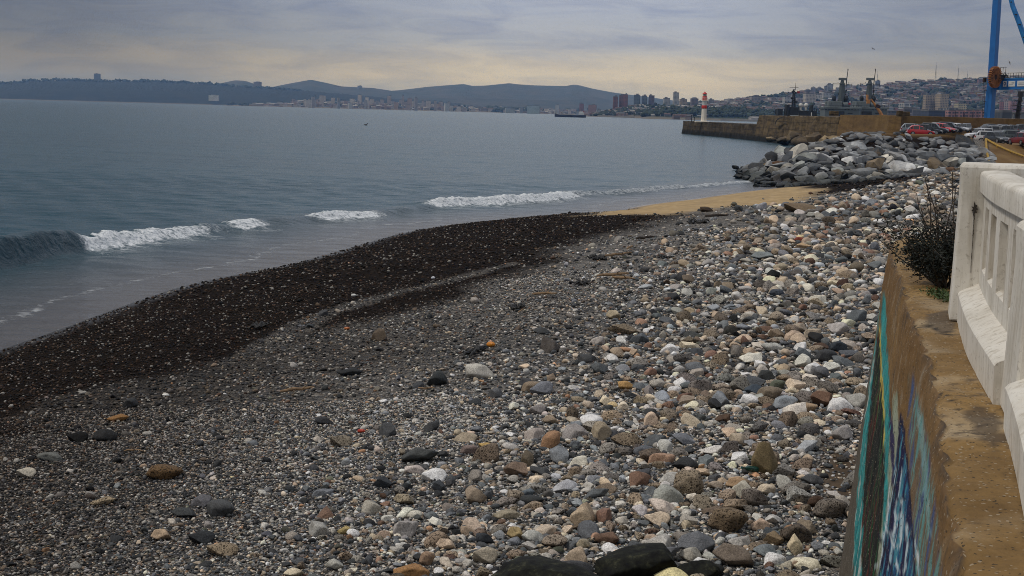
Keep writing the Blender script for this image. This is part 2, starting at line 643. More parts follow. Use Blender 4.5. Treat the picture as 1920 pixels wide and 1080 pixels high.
# second lower line of swell behind the first
foam = np.zeros(X.shape)
w1 = .55 + .65 * fbm2(X, Y, 2.2, 4, 5.5)
rag = vnoise(np.stack([X * 3.2, Y * 3.2, 0 * X], -1)) * .28 + vnoise(np.stack([X * 8, Y * 8, 0 * X + 4], -1)) * .2
bandf = sstep(-1.15, -.5, cdst + .5 * rag) * (1 - sstep(.0, 1.15, (cdst + rag) / np.maximum(.30, w1)))
foam = np.where(cdst < 90, bandf * FO, 0)
lump = .5 + .5 * vnoise(np.stack([X * 2.6, Y * 2.6, 0 * X + 2], -1))
lump2 = .5 + .5 * vnoise(np.stack([X * 7.5, Y * 7.5, 0 * X + 8], -1))
Z += foam * (lump * .20 + lump2 * .12) * sstep(-.5, .2, cdst) * np.clip(AMP * 2, .3, 1)
# thin lace left on the swash
lace = np.clip(1 - np.abs(-sw - (2.6 + 1.6 * fbm2(X, Y, 6, 3, 6.6))) / 1.8, 0, 1) * .56
lace = np.maximum(lace, .62 * np.where(cdst < 0, sstep(.1, -.8, cdst) * (1 - sstep(0, 7, -cdst)), .75 * (1 - sstep(.5, 3.2, cdst))) * (np.abs(cdst) < 20) * np.clip(FO + .2, 0, 1))
lace = np.maximum(lace, .55 * np.clip(1 - np.abs(-sw - .3) / .8, 0, 1) * sstep(80, 100, Y))
lace = lace * (sw < .4)
inland = sw > 3.0
shal = np.exp(-(np.maximum(-sw, 0) / 7.0) ** 1.7)
keep = ~(inland[Q].all(1) & (Y[Q].max(1) < 300))

t = NT('sea_water')
co = t.coord()
shallow = t.attr('shallow')
deep = t.ramp(t.noise(.02, 5, .6, co), [(.3, (.010, .052, .078)), (.7, (.016, .072, .104))])
cc = t.mix(shallow, deep, (.112, .104, .104))
wb = t.coord(scale=(.55, 1.0, 1.0))
lz = t.noise(1.9, 7, .72, co, .8)
lz2 = t.math('MULTIPLY', lz, t.math('ADD', t.attr('lace'), .0))
lacef = t.ramp(lz2, [(.27, 0), (.40, .85)])
fr = t.noise(5.0, 6, .7, co)
fr2 = t.noise(2.2, 6, .7, co, .5)
foamf = t.ramp(t.math('MULTIPLY', t.attr('foam'), t.math('ADD', t.ramp(fr, [(.35, .1), (.65, .75)]), t.ramp(fr2, [(.38, .1), (.62, .75)]))), [(.24, 0), (.70, 1)])
ff = t.math('MAXIMUM', lacef, foamf)
cc = t.mix(ff, cc, t.ramp(fr, [(.32, (.40, .45, .48)), (.5, (.70, .73, .75)), (.66, (.88, .89, .90))]))  # grey tones are shadows painted into the foam colour
t.col(cc)
t.set(rough=t.mix(ff, .2, .8), ior=1.33, spec=.46)
t.bsdf.inputs['Specular Tint'].default_value = (.60, .84, 1.0, 1)
b = t.bump(t.noise(.8, 6, .62, wb, .4), 1.0, .5)
t.bump(t.noise(3.6, 4, .6, wb, .3), .35, .06, b)
sea = np_mesh('sea', np.stack([X, Y, Z], -1), Q[keep], t.m, True, None, 4)
fattr(sea, 'shallow', shal)
fattr(sea, 'lace', lace)
fattr(sea, 'foam', foam)
tag(sea, kind='structure')
# ------------------------------------------------------------------ sea wall with the mural
def wpar(o, parent, loc):
    """parent an object whose mesh is in world coordinates"""
    o.parent = parent
    o.matrix_parent_inverse = Matrix.Translation(Vector(loc)).inverted()
    return o


LEDGE = 5.3
edge_px = [(1785, 1080), (1774, 980), (1765, 900), (1754, 813), (1743, 719), (1731, 665), (1718.5, 628), (1706.5, 614), (1697, 575), (1687, 535), (1676, 505), (1667, 478), (1666, 468), (1672, 456), (1686, 446)]
E = [Vector(onz(px, py, LEDGE)[:2]) for px, py in edge_px]
dirn = (E[0] - E[3]).normalized()
E = [E[0] + dirn * 8, E[0] + dirn * 3] + E
endd = Vector((.967, .10)).normalized()
E = E + [E[-1] + endd * .5, E[-1] + endd * 2.0, E[-1] + endd * 6]


def resample(poly, step):
    out_ = [poly[0]]
    for a, b_ in zip(poly[:-1], poly[1:]):
        n = max(1, int((b_ - a).length / step))
        for i in range(1, n + 1):
            out_.append(a.lerp(b_, i / n))
    return out_


EP = resample(E, .035)
EA = np.array([tuple(p) for p in EP])
tan = np.gradient(EA, axis=0)
kk = np.ones(21) / 21
tan = np.stack([np.convolve(np.pad(tan[:, i], 10, 'edge'), kk, 'valid') for i in (0, 1)], -1)
tan /= np.linalg.norm(tan, axis=1, keepdims=True)
nrm = np.stack([-tan[:, 1], tan[:, 0]], -1)          # outward: to the beach
BAT = .088
ZB = 1.35
nj = 200
tz = np.linspace(0, 1, nj) ** 1.0
hh_ = (LEDGE - ZB) * tz
FX = EA[:, None, 0] + nrm[:, None, 0] * BAT * hh_[None]
FY = EA[:, None, 1] + nrm[:, None, 1] * BAT * hh_[None]
FZ = LEDGE - np.broadcast_to(hh_[None], FX.shape)
rough = .010 * vnoise(np.stack([FX * 5, FY * 5, FZ * 5], -1)) + .006 * vnoise(np.stack([FX * 18, FY * 18, FZ * 18], -1))
chip = np.exp(-hh_ / .05)[None] * (.018 + .03 * np.clip(vnoise(np.stack([FX * 7, FY * 7, FZ * 7], -1)), -.3, 1))
FX = FX + nrm[:, None, 0] * (rough - chip)
FY = FY + nrm[:, None, 1] * (rough - chip)
# top: from the arris inwards
kin = np.concatenate([[.012, .03], np.linspace(.06, .9, 26)])
TX = EA[:, None, 0] - nrm[:, None, 0] * kin[None] - nrm[:, None, 0] * chip[:, :1]
TY = EA[:, None, 1] - nrm[:, None, 1] * kin[None] - nrm[:, None, 1] * chip[:, :1]
TZ = LEDGE + .004 + .012 * vnoise(np.stack([TX * 4, TY * 4, 0 * TX], -1)) + .006 * vnoise(np.stack([TX * 17, TY * 17, 0 * TX], -1))
TZ[:, 0] -= .012
ni = len(EA)


def gridfaces(n, m, off=0, flip=False):
    idx = np.arange(n * m).reshape(n, m) + off
    q = np.stack([idx[:-1, :-1], idx[1:, :-1], idx[1:, 1:], idx[:-1, 1:]], -1).reshape(-1, 4)
    return q[:, ::-1] if flip else q


V = np.concatenate([np.stack([FX, FY, FZ], -1).reshape(-1, 3), np.stack([TX, TY, TZ], -1).reshape(-1, 3)])
nt_ = len(kin)
Qs = [gridfaces(ni, nj, 0, True), gridfaces(ni, nt_, ni * nj, False)]
a0 = np.arange(ni) * nj
b0 = np.arange(ni) * nt_ + ni * nj
Qs.append(np.stack([a0[:-1], a0[1:], b0[1:], b0[:-1]], -1))
Qs = np.concatenate(Qs)

# colours of the concrete and of the paint on it (albedo only)
PX, PY = proj(V)
hgt = LEDGE - V[:, 2]
isface = np.arange(len(V)) < ni * nj
nA = fbm2(V[:, 0] * 1.0 + V[:, 2] * .6, V[:, 1] + V[:, 2] * .2, .9, 5, 3)
nB = vnoise(np.stack([V[:, 0] * 9, V[:, 1] * 9, V[:, 2] * 9], -1))
nC = vnoise(np.stack([V[:, 1] * 11 + V[:, 0] * 3, V[:, 2] * .9, 0 * nA], -1))   # runs down the face
nD = vnoise(np.stack([V[:, 1] * 26, V[:, 2] * 1.6, 0 * nA + 5], -1))
def L3(a, b, f): return a + (b - a) * np.clip(f, 0, 1)[:, None]
def c3(*c): return np.array(c, float)[None]
colr = L3(c3(.16, .082, .024), c3(.27, .16, .058), .5 + .6 * nA + .2 * nB)
colr = L3(colr, c3(.085, .055, .033), sstep(.25, .6, nC * .6 + nA * .5) * isface)
colr = L3(colr, c3(.33, .27, .19), sstep(.35, .75, nB * .6 + nD * .5 + nA * .3) * .7)
top = ~isface
colr = np.where(top[:, None], L3(L3(c3(.15, .085, .026), c3(.33, .205, .075), .5 + .75 * nA + .25 * nB), c3(.42, .33, .21), sstep(.1, .5, fbm2(V[:, 0], V[:, 1], .5, 4, 21)) * .7), colr)
spk = vnoise(np.stack([V[:, 0] * 38, V[:, 1] * 38, 0 * nA + 3], -1))
colr = np.where(top[:, None], L3(colr, c3(.05, .036, .026), sstep(.42, .7, spk * .7 + nA * .6) * .8), colr)


def ink(poly_px):
    return in_poly(PX, PY, poly_px)


for pts, cdk in (([(1737, 590), (1782, 580), (1790, 622), (1760, 628), (1742, 612)], (.085, .065, .047)), ([(1808, 770), (1845, 760), (1880, 790), (1886, 828), (1862, 838), (1830, 815)], (.07, .05, .034))):
    m = ink(pts) & top
    colr[m] = colr[m] * .25 + np.array(cdk) * .75
for line in ([(1706, 612), (1740, 614), (1790, 630)], [(1745, 740), (1775, 742), (1805, 775)], [(1700, 455), (1716, 470), (1755, 462)]):
    dcr, _, _ = seg_dist(PX + 3 * nB, PY + 3 * spk, line)
    colr = L3(colr, c3(.015, .012, .01), (1 - sstep(.8, 2.2, dcr)) * top)
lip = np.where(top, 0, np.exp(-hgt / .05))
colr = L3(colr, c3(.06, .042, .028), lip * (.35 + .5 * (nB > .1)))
# the mural, laid out between the end of the wall and the bare concrete under the ledge
yy = np.array([455, 480, 513, 563, 600, 630, 702, 813, 924, 1080, 1400])
xs = np.interp(PY, yy, [1672, 1664, 1658, 1651, 1647, 1643, 1632, 1618, 1602, 1582, 1536])
xe = np.interp(PY, [480, 535, 613, 719, 813, 980, 1080, 1400], [1667, 1687, 1706, 1743, 1754, 1774, 1785, 1815])
wob = 1.3 * nB + 2.2 * nC
U = PX + wob
mur = np.zeros(len(V)); mc = np.zeros((len(V), 3))


def lay(lo, hi, cfun, soft=1.6, ymin=500, on=1.0):
    """a painted band between two traced boundaries"""
    global colr
    a = np.interp(PY, lo[0], lo[1]); b_ = np.interp(PY, hi[0], hi[1])
    f = sstep(-soft, soft, U - a) * sstep(-soft, soft, b_ - U) * sstep(ymin, ymin + 25, PY + 14 * nC) * isface * on
    colr = L3(colr, cfun, f)


one = np.ones((len(V), 1))
dkgr = L3(L3(c3(.008, .010, .008), c3(.015, .10, .03), sstep(.2, .6, nD * .7 + nC * .4)), c3(.085, .012, .008), sstep(.2, .6, nC * .8 - nD * .35))
dkgr = L3(dkgr, c3(.16, .30, .08), sstep(.7, .9, nD * .9 + nB * .2))
teal = L3(c3(.008, .17, .18), c3(.05, .38, .37), .5 + .7 * nD)
pale = L3(c3(.20, .24, .16), c3(.42, .45, .34), .5 + .6 * nD)
yel = L3(c3(.55, .40, .04), c3(.70, .56, .12), .5 + .5 * nD)
blue = L3(c3(.010, .008, .055), c3(.015, .085, .20), sstep(-.1, .5, nC + nD * .3))
blue = L3(blue, c3(.06, .26, .34), sstep(.35, .6, nC * .9 + nB * .2))
smear = L3(c3(.17, .12, .075), c3(.10, .36, .36), sstep(-.05, .55, nD * .7 + nA * .5))
smear = L3(smear, c3(.04, .10, .26), sstep(.3, .6, nC - nD * .4))
Yk = [480, 563, 630, 702, 813, 924, 1080, 1400]
lay((Yk, [1650, 1640, 1630, 1600, 1590, 1570, 1550, 1500]), (Yk, [1660, 1650, 1642, 1632, 1618, 1606, 1600, 1582]), c3(.105, .088, .066) * one, 1.2, 640)
lay(([600, 1080, 1400], [1700, 1712, 1745]), ([600, 700, 813, 980, 1080, 1400], [1700, 1712, 1738, 1758, 1768, 1800]), smear, 5, 690, .8)      # teal and blue smears
lay((Yk, [1690, 1690, 1690, 1683, 1676, 1666, 1640, 1600]), (Yk, [1690, 1690, 1690, 1689, 1696, 1706, 1714, 1745]), blue, 1.2, 770)
lay((Yk, [1690, 1690, 1690, 1676, 1672, 1655, 1634, 1590]), (Yk, [1690, 1690, 1690, 1682, 1684, 1671, 1646, 1612]), pale, 1.2, 720)
lay((Yk, [1660, 1656, 1652, 1656, 1668, 1672, 1675, 1680]), (Yk, [1660, 1656, 1652, 1660, 1676, 1676, 1675, 1680]), c3(.03, .025, .08) * one, 1.0, 640)
lay((Yk, [1660, 1654, 1650, 1655, 1656, 1657, 1650, 1640]), (Yk, [1662, 1660, 1662, 1666, 1668, 1664, 1652, 1641]), teal, 1.2, 540)
lay((Yk, [1660, 1654, 1648, 1650, 1655, 1652, 1640, 1630]), (Yk, [1660, 1655, 1651, 1655, 1660, 1656, 1642, 1631]), yel, .9, 600, (.35 + .65 * (nD > -.1)))
lay((Yk, [1661, 1653, 1645, 1636, 1626, 1617, 1615, 1605]), (Yk, [1661, 1653, 1649, 1651, 1658, 1658, 1643, 1622]), dkgr, 1.0, 610)
lay((Yk, [1660, 1650, 1642, 1632, 1618, 1606, 1599, 1580]), (Yk, [1661, 1653, 1645, 1637, 1627, 1618, 1616, 1606]), L3(teal, c3(.45, .50, .46), sstep(.2, .6, nC)), 1.0, 560)
# white drips inside the blue
for (x0, y0, x1, y1) in ((1682, 872, 1660, 985), (1692, 880, 1676, 965), (1690, 935, 1690, 1010), (1680, 960, 1668, 1062), (1668, 910, 1652, 1040), (1700, 985, 1696, 1060), (1655, 1000, 1648, 1080), (1712, 1000, 1722, 1075)):
    dd_, _, _ = seg_dist(U, PY, [(x0, y0), ((x0 + x1) / 2 + 3, (y0 + y1) / 2), (x1, y1)])
    colr = L3(colr, L3(c3(.28, .48, .56), c3(.72, .78, .80), .5 + nD), (1 - sstep(.7, 2.6, dd_)) * isface)
for arc in ([(1660, 985), (1664, 1000), (1674, 1002), (1682, 985)], [(1690, 1010), (1686, 1028), (1676, 1026), (1670, 1008)], [(1700, 1060), (1694, 1074), (1684, 1070), (1680, 1052)], [(1676, 965), (1683, 972), (1692, 960)], [(1656, 1040), (1650, 1058), (1640, 1062)]):
    dd_, _, _ = seg_dist(PX, PY, arc)
    colr = L3(colr, c3(.62, .72, .76) * one, (1 - sstep(.8, 2.2, dd_)) * isface)
for arc in ([(1690, 775), (1682, 880), (1668, 985), (1648, 1080)], [(1692, 790), (1702, 880), (1710, 985), (1716, 1080)], [(1672, 905), (1686, 940), (1700, 930)], [(1646, 1000), (1660, 1030), (1676, 1090)]):
    dd_, _, _ = seg_dist(PX + 1.5 * nB, PY, arc)
    colr = L3(colr, c3(.010, .008, .035) * one, (1 - sstep(.9, 2.6, dd_)) * isface)
# faint pale graffiti further up the face
dcol, _, _ = seg_dist(U, PY, [(1722, 770), (1735, 880), (1742, 1000)])
colr = L3(colr, c3(.25, .45, .44), (1 - sstep(1, 6, dcol + 5 * nD)) * isface * .7)
# soil and damp at the foot
colr = L3(colr, c3(.03, .025, .02), sstep(3.3, 3.9, hgt + .25 * nB) * isface * .7)

t = NT('painted_concrete')
cn = t.attr('paint', 'Color')
co = t.coord()
t.col(t.mix(1, cn, t.ramp(t.noise(24, 6, .7, co), [(.3, .80), (.5, 1.0), (.72, 1.16)]), 'MULTIPLY')).set(rough=.8, spec=.3)
vv_ = t.voro(120, co); sv_ = t.new('ShaderNodeSeparateColor'); t.ln(vv_.outputs['Color'], sv_.inputs[0])
csp = t.mix(t.ramp(sv_.outputs[0], [(.965, 0), (.975, .6)]), t.bsdf.inputs['Base Color'].links[0].from_socket, (.42, .36, .27))
csp = t.mix(t.ramp(sv_.outputs[1], [(.95, 0), (.97, .8)]), csp, (.03, .022, .014))
t.col(csp)
b = t.bump(t.noise(40, 6, .7, co), .5, .006)
t.bump(t.noise(7, 5, .65, co), .5, .02, b)
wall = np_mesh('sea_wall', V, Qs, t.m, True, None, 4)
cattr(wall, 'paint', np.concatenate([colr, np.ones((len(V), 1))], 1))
tag(wall, 'brown concrete sea wall with a blue, teal and green graffiti mural on its face', 'wall')

# ------------------------------------------------------------------ white balustrade on the ledge
t = NT('white_painted_concrete')
co = t.coord()
nz = t.noise(2.2, 7, .65, co)
str_ = t.noise(1.0, 6, .65, t.coord(scale=(16, 16, 1.3)))
cw_ = t.ramp(nz, [(.3, (.58, .54, .46)), (.5, (.74, .70, .62)), (.72, (.82, .79, .72))])
cw_ = t.mix(t.ramp(str_, [(.52, 0), (.74, .7)]), cw_, (.33, .26, .17))
cw_ = t.mix(t.ramp(t.noise(30, 5, .7, co), [(.56, 0), (.70, .6)]), cw_, (.25, .21, .16))
t.col(cw_).set(rough=.75, spec=.3)
b = t.bump(t.noise(60, 5, .7, co), .35, .004)
t.bump(t.noise(6, 4, .6, co), .4, .012, b)
M_WHITE = t.m
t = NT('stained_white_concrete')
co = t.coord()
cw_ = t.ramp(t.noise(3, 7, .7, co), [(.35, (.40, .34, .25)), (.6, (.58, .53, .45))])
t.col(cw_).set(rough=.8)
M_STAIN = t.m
M_DARKHOLE = paint('dark_spall', (.04, .032, .025), .9)

BX = LEDGE + .004
pl_px = [(1915, 963), (1899, 869), (1888, 815), (1862, 760), (1838, 722), (1815, 683), (1799, 635), (1790, 588)]
PB = [Vector(onz(px, py, BX)[:2]) for px, py in pl_px]
dd0 = (PB[0] - PB[2]).normalized()
PB = [PB[0] + dd0 * 5] + PB
PBs = resample(PB, .05)
arr = np.array([tuple(p) for p in PBs])
kn = 31
arr = np.stack([np.convolve(np.pad(arr[:, i], kn // 2, 'edge'), np.ones(kn) / kn, 'valid') for i in (0, 1)], -1)
arr[0], arr[-1] = PBs[0], PBs[-1]
sarc = np.concatenate([[0], np.cumsum(np.linalg.norm(np.diff(arr, axis=0), axis=1))])
tanb = np.gradient(arr, axis=0)
tanb = np.stack([np.convolve(np.pad(tanb[:, i], 8, 'edge'), np.ones(17) / 17, 'valid') for i in (0, 1)], -1)
tanb /= np.linalg.norm(tanb, axis=1, keepdims=True)
inr = np.stack([tanb[:, 1], -tanb[:, 0]], -1)       # inwards: away from the beach
LT = sarc[-1]


def bal(s, inset):
    x = np.interp(s, sarc, arr[:, 0]) + inset * np.interp(s, sarc, inr[:, 0])
    y = np.interp(s, sarc, arr[:, 1]) + inset * np.interp(s, sarc, inr[:, 1])
    return float(x), float(y)


def sweep(mb, s0, s1, prof, step=.12, mi=0):
    """prof: closed outline of (inset, z) swept along the balustrade line"""
    n = max(1, int((s1 - s0) / step))
    m = len(prof)
    vs, fs = [], []
    for i in range(n + 1):
        s = s0 + (s1 - s0) * i / n
        for ins, z in prof:
            vs.append((*bal(s, ins), z))
    for i in range(n):
        for k_ in range(m):
            j = (k_ + 1) % m
            fs.append((i * m + k_, i * m + j, (i + 1) * m + j, (i + 1) * m + k_))
    fs.append(tuple(range(m)))
    fs.append(tuple(n * m + q for q in range(m))[::-1])
    mb.add(vs, fs, mi)


def s_at(y):
    return float(np.interp(y, arr[:, 1], sarc))


sF1 = LT; sF0 = LT - .34                    # far pillar
sN1 = s_at(PB[4].y) ; sN0 = sN1 - .5        # near pillar
bl = (PB[-1].x, PB[-1].y, BX)
bal_t = empty('balustrade', bl, 0, 'white painted concrete balustrade with slotted panels along the sea wall ledge', 'balustrade')


def bay(s0, s1):
    m = MB(); sweep(m, s0, s1, [(0.005, BX), (0, BX + .17), (.012, BX + .185), (.115, BX + .235), (.36, BX + .235), (.36, BX)])
    wpar(m.build('plinth', M_WHITE, None, 30), bal_t, bl)
    m = MB()
    z0, z1 = BX + .235, 6.10
    sweep(m, s0, s1, [(.175, z0), (.175, z1), (.23, z1), (.23, z0)])
    za, zb = BX + .345, 6.02
    sweep(m, s0, s1, [(.115, zb), (.115, z1), (.175, z1), (.175, zb)])
    sweep(m, s0, s1, [(.115, z0), (.115, za), (.135, za + .015), (.175, za + .015), (.175, z0)])
    n = max(2, round((s1 - s0 - .25) / .58))
    per = (s1 - s0 - .30) / n
    for i in range(n + 1):
        c_ = s0 + .15 + per * i
        a_ = s0 if i == 0 else c_ - .11
        b_ = s1 if i == n else c_ + .11
        sweep(m, a_, b_, [(.115, za + .001), (.115, zb), (.175, zb), (.175, za + .001)])
        if i < n:
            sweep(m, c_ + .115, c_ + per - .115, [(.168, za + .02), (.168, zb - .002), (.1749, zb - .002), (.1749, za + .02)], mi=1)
    wpar(m.build('panel', [M_WHITE, M_STAIN], None), bal_t, bl)
    m = MB(); sweep(m, s0, s1, [(.085, 6.10), (.083, 6.195), (.089, 6.212), (.105, 6.221), (.17, 6.226), (.25, 6.221), (.264, 6.212), (.27, 6.195), (.268, 6.10)])
    wpar(m.build('rail', M_WHITE, None, 50), bal_t, bl)


def pillar(s0, s1, in0, in1, z1):
    m = MB()
    vs, fs = [], []
    levels = [(BX, -.012), (BX + .25, -.004), (z1 - .16, .008), (z1 - .025, .004), (z1, .02)]
    for z, g in levels:
        for s, ins in ((s0 + g, in0 + g), (s1 - g, in0 + g), (s1 - g, in1 - g), (s0 + g, in1 - g)):
            # corners slightly chamfered
            vs.append((*bal(s, ins), z))
    for l_ in range(len(levels) - 1):
        for k_ in range(4):
            j = (k_ + 1) % 4
            fs.append((l_ * 4 + k_, l_ * 4 + j, l_ * 4 + 4 + j, l_ * 4 + 4 + k_))
    fs.append((3, 2, 1, 0)); o4 = 4 * (len(levels) - 1)
    fs.append((o4, o4 + 1, o4 + 2, o4 + 3))
    m.add(vs, fs)
    o = m.build('pillar', M_WHITE, None)
    bv = o.modifiers.new('edge', 'BEVEL'); bv.width = .012; bv.segments = 2; bv.limit_method = 'ANGLE'; bv.angle_limit = R(50)
    return wpar(o, bal_t, bl)


bay(sN1, sF0)
bay(.05, sN0)
farp = pillar(sF0, sF1, -.03, .40, 6.262)
nearp = pillar(sN0, sN1, .045, .34, 6.105)
m = MB(); sweep(m, sN0, sN1, [(.085, 6.10), (.083, 6.195), (.089, 6.212), (.105, 6.221), (.17, 6.226), (.25, 6.221), (.264, 6.212), (.27, 6.195), (.268, 6.10)])
wpar(m.build('rail', M_WHITE, None, 50), bal_t, bl)
# return leg round the corner, away from the sea
q0 = Vector(bal(LT - .17, .40)); ax = Vector((.985, .17)).normalized(); pn = Vector((-ax.y, ax.x))
for nm, zz0, zz1, w0, w1 in (('plinth', BX, BX + .235, -.14, .18), ('panel', BX + .235, 6.10, -.05, .08), ('rail', 6.10, 6.215, -.09, .11)):
    m = MB()
    poly = [q0 + pn * w0, q0 + ax * 4 + pn * w0, q0 + ax * 4 + pn * w1, q0 + pn * w1]
    m.prism([tuple(p) for p in poly], zz0, zz1)
    wpar(m.build(nm, M_WHITE, None), bal_t, bl)
# rust-stained spall with a drip on the far pillar
m = MB()
cx, cy = bal(sF0 - .004, .04)
f0 = Vector(bal(sF0, .03)); f1 = Vector(bal(sF0, .13)); fd = (f1 - f0).normalized()
star = []
for i in range(14):
    a = 2 * math.pi * i / 14
    rr = (.026 if i % 2 == 0 else .012) * (1.5 if i in (3, 4, 10, 11) else 1)
    star.append((math.cos(a) * rr, math.sin(a) * rr * 1.4))
for zc, sc_ in ((5.99, .85), (5.93, .16), (5.90, .11), (5.84, .15), (5.77, .08), (5.71, .11), (5.65, .07)):
    vs = []
    pc = f0 + fd * .035
    back = Vector(bal(sF0 - .006, .03)) - f0
    n = len(star)
    for a_, b_ in star: vs.append((*(pc + fd * a_ * sc_ + back * 1.0), zc + b_ * (sc_ if sc_ == 1 else .9)))
    for a_, b_ in star: vs.append((*(pc + fd * a_ * sc_ - back * .5), zc + b_ * (sc_ if sc_ == 1 else .9)))
    m.add(vs, [tuple(range(n))] + [(i, (i + 1) % n, n + (i + 1) % n, n + i) for i in range(n)])
sp = m.build('spall', M_DARKHOLE, None)
sp.parent = farp
# terrace behind the balustrade
m = MB()
pts = [bal(s, .36) for s in np.linspace(0, LT, 12)]
pts += [tuple(q0 + ax * 9), (pts[0][0] + 9, pts[0][1])]
m.prism(pts[::-1], 4.9, BX + .1)
tag(m.build('terrace', paint('terrace_concrete', (.22, .20, .17), .85, .3, 3), None), kind='structure')

# ------------------------------------------------------------------ shrub growing from the ledge
def leaf_mesh(centers, size, mat, name, parent, loc, flat=.0):
    n = len(centers)
    dv = rng.normal(size=(n, 3)); dv /= np.linalg.norm(dv, axis=1, keepdims=True)
    dv[:, 2] = dv[:, 2] * .6 + flat
    up = rng.normal(size=(n, 3))
    sd = np.cross(dv, up); sd /= np.linalg.norm(sd, axis=1, keepdims=True)
    sz = size * rng.uniform(.6, 1.4, n)[:, None]
    A_ = centers; B_ = centers + dv * sz * .5 + sd * sz * .22; C_ = centers + dv * sz; D_ = centers + dv * sz * .5 - sd * sz * .22
    V_ = np.stack([A_, B_, C_, D_], 1).reshape(-1, 3)
    Q_ = np.arange(4 * n).reshape(n, 4)
    o = np_mesh(name, V_, Q_, mat, False, None, 4)
    return wpar(o, parent, loc)


M_LEAF = paint('dark_leaf', (.009, .013, .007), .7, .5, 30)
M_TWIG = paint('twig_bark', (.06, .045, .032), .85, .4, 20)
base = onz(1768, 540, LEDGE)
sh_loc = (base.x, base.y, LEDGE)
shrub = empty('shrub', sh_loc, 0, 'dark bushy shrub with bare twigs growing beside the white pillar', 'shrub')
m = MB()
tips = []
pxs = .00395 * base.y / 10.4
for i in range(44):
    a = rng.uniform(-1.0, .55); ln = rng.uniform(.28, .80)
    p = Vector((base.x + rng.normal() * .03, base.y + rng.normal() * .06, LEDGE - .02))
    dv = Vector((math.sin(a) * .8 , rng.normal() * .35, math.cos(a) * .95)).normalized()
    pts = [p]
    for q in range(6):
        dv = (dv + Vector(rng.normal(size=3)) * .14 + Vector((0, 0, -.03 if ln < .4 else .05))).normalized()
        p = p + dv * ln / 6
        pts.append(p.copy())
        if q > 1: tips.append(tuple(p))
    m.tube(pts, [.008, .007, .006, .005, .004, .003, .002], 5)
    for q in (2, 3, 4, 5):
        if rng.random() < .75:
            b0_ = pts[q]; d2 = (dv + Vector(rng.normal(size=3)) * .8).normalized()
            e1 = b0_ + d2 * ln * .13; e2 = e1 + (d2 + Vector(rng.normal(size=3)) * .4).normalized() * ln * .12
            m.tube([b0_, e1, e2], [.0026, .0019, .001], 4)
            tips += [tuple(e1), tuple(e2)]
# tall bare stems
for px, ptop in ((1738, 345), (1786, 322), (1727, 390), (1752, 365), (1793, 345), (1735, 335)):
    p0 = Vector((base.x + rng.normal() * .02, base.y + rng.normal() * .04, LEDGE))
    p1 = at(px, ptop, base.y)
    pts = [p0.lerp(p1, f) + Vector((rng.normal() * .012, rng.normal() * .02, 0)) * (1 if 0 < f < 1 else 0) for f in (0, .25, .5, .75, 1)]
    m.tube(pts, [.0075, .0065, .0055, .0045, .003], 5)
    for f in (.5, .65, .8, .9):
        b0_ = p0.lerp(p1, f)
        for sgn in (-1, 1):
            m.tube([b0_, b0_ + Vector((sgn * rng.uniform(.01, .045), rng.normal() * .02, rng.uniform(.02, .06)))], [.0022, .001], 4)
# twigs trailing along the ledge
for px, py in ((1690, 505), (1700, 520), (1684, 490), (1712, 530), (1697, 478)):
    p1 = onz(px, py, LEDGE + .02)
    p0 = Vector(sh_loc) + Vector((-.04, 0, .03))
    mid = p0.lerp(p1, .5) + Vector((0, 0, .05))
    m.tube([p0, mid, p1], [.005, .004, .002], 5)
    m.tube([mid, mid + Vector((-.06, -.05, .04))], [.003, .001], 4)
wpar(m.build('branches', M_TWIG, None, True), shrub, sh_loc)
tp = np.array(tips)
tp = tp[(tp[:, 2] < LEDGE + .66)]
cen = tp[rng.integers(0, len(tp), 11000)] + rng.normal(size=(11000, 3)) * np.array([.025, .035, .025])
dens = np.exp(-((cen[:, 2] - LEDGE - .27) / .29) ** 2)
cen = cen[rng.random(len(cen)) < dens]
leaf_mesh(cen, .026, M_LEAF, 'leaves', shrub, sh_loc)
wl = onz(1765, 562, LEDGE)
wd = empty('weed_tuft', tuple(wl), 0, 'small bright green weed tuft below the dark shrub', 'weed')
cen = np.array(tuple(wl)) + rng.normal(size=(420, 3)) * np.array([.035, .16, .0]) + np.array([0, 0, .01]) + np.abs(rng.normal(size=(420, 1))) * np.array([0, 0, .018])
leaf_mesh(cen, .028, paint('weed_green', (.05, .085, .02), .6, .4, 20), 'leaves', wd, tuple(wl), .5)
# ------------------------------------------------------------------ stones
def ico(sub):
    import bmesh
    bm = bmesh.new()
    bmesh.ops.create_icosphere(bm, subdivisions=sub, radius=1)
    v = np.array([tuple(x.co) for x in bm.verts]); f = np.array([[a.index for a in q.verts] for q in bm.faces])
    bm.free()
    return v, f


ICO = {s: ico(s) for s in (1, 2, 3, 4)}


def rock_shape(seed, sub, cuts, soft, rough, lo=.45, hi=.85):
    r_ = np.random.default_rng(seed)
    v, f = ICO[sub]
    v = v.copy()
    off = r_.uniform(0, 50, 3)
    v *= (1 + .22 * vnoise(v * 1.1 + off))[:, None]
    for _ in range(cuts):
        n = r_.normal(size=3); n /= np.linalg.norm(n)
        dk = r_.uniform(lo, hi)
        over = np.maximum(v @ n - dk, 0)
        v = v - over[:, None] * n * (1 - soft)
    if sub >= 3:
        v *= (1 + rough * (vnoise(v * 3.2 + off) + .55 * vnoise(v * 7.5 + off) + .3 * vnoise(v * 16 + off)))[:, None]
    v -= (v.max(0) + v.min(0)) / 2
    v /= (v.max(0) - v.min(0)) / 2
    return v, f


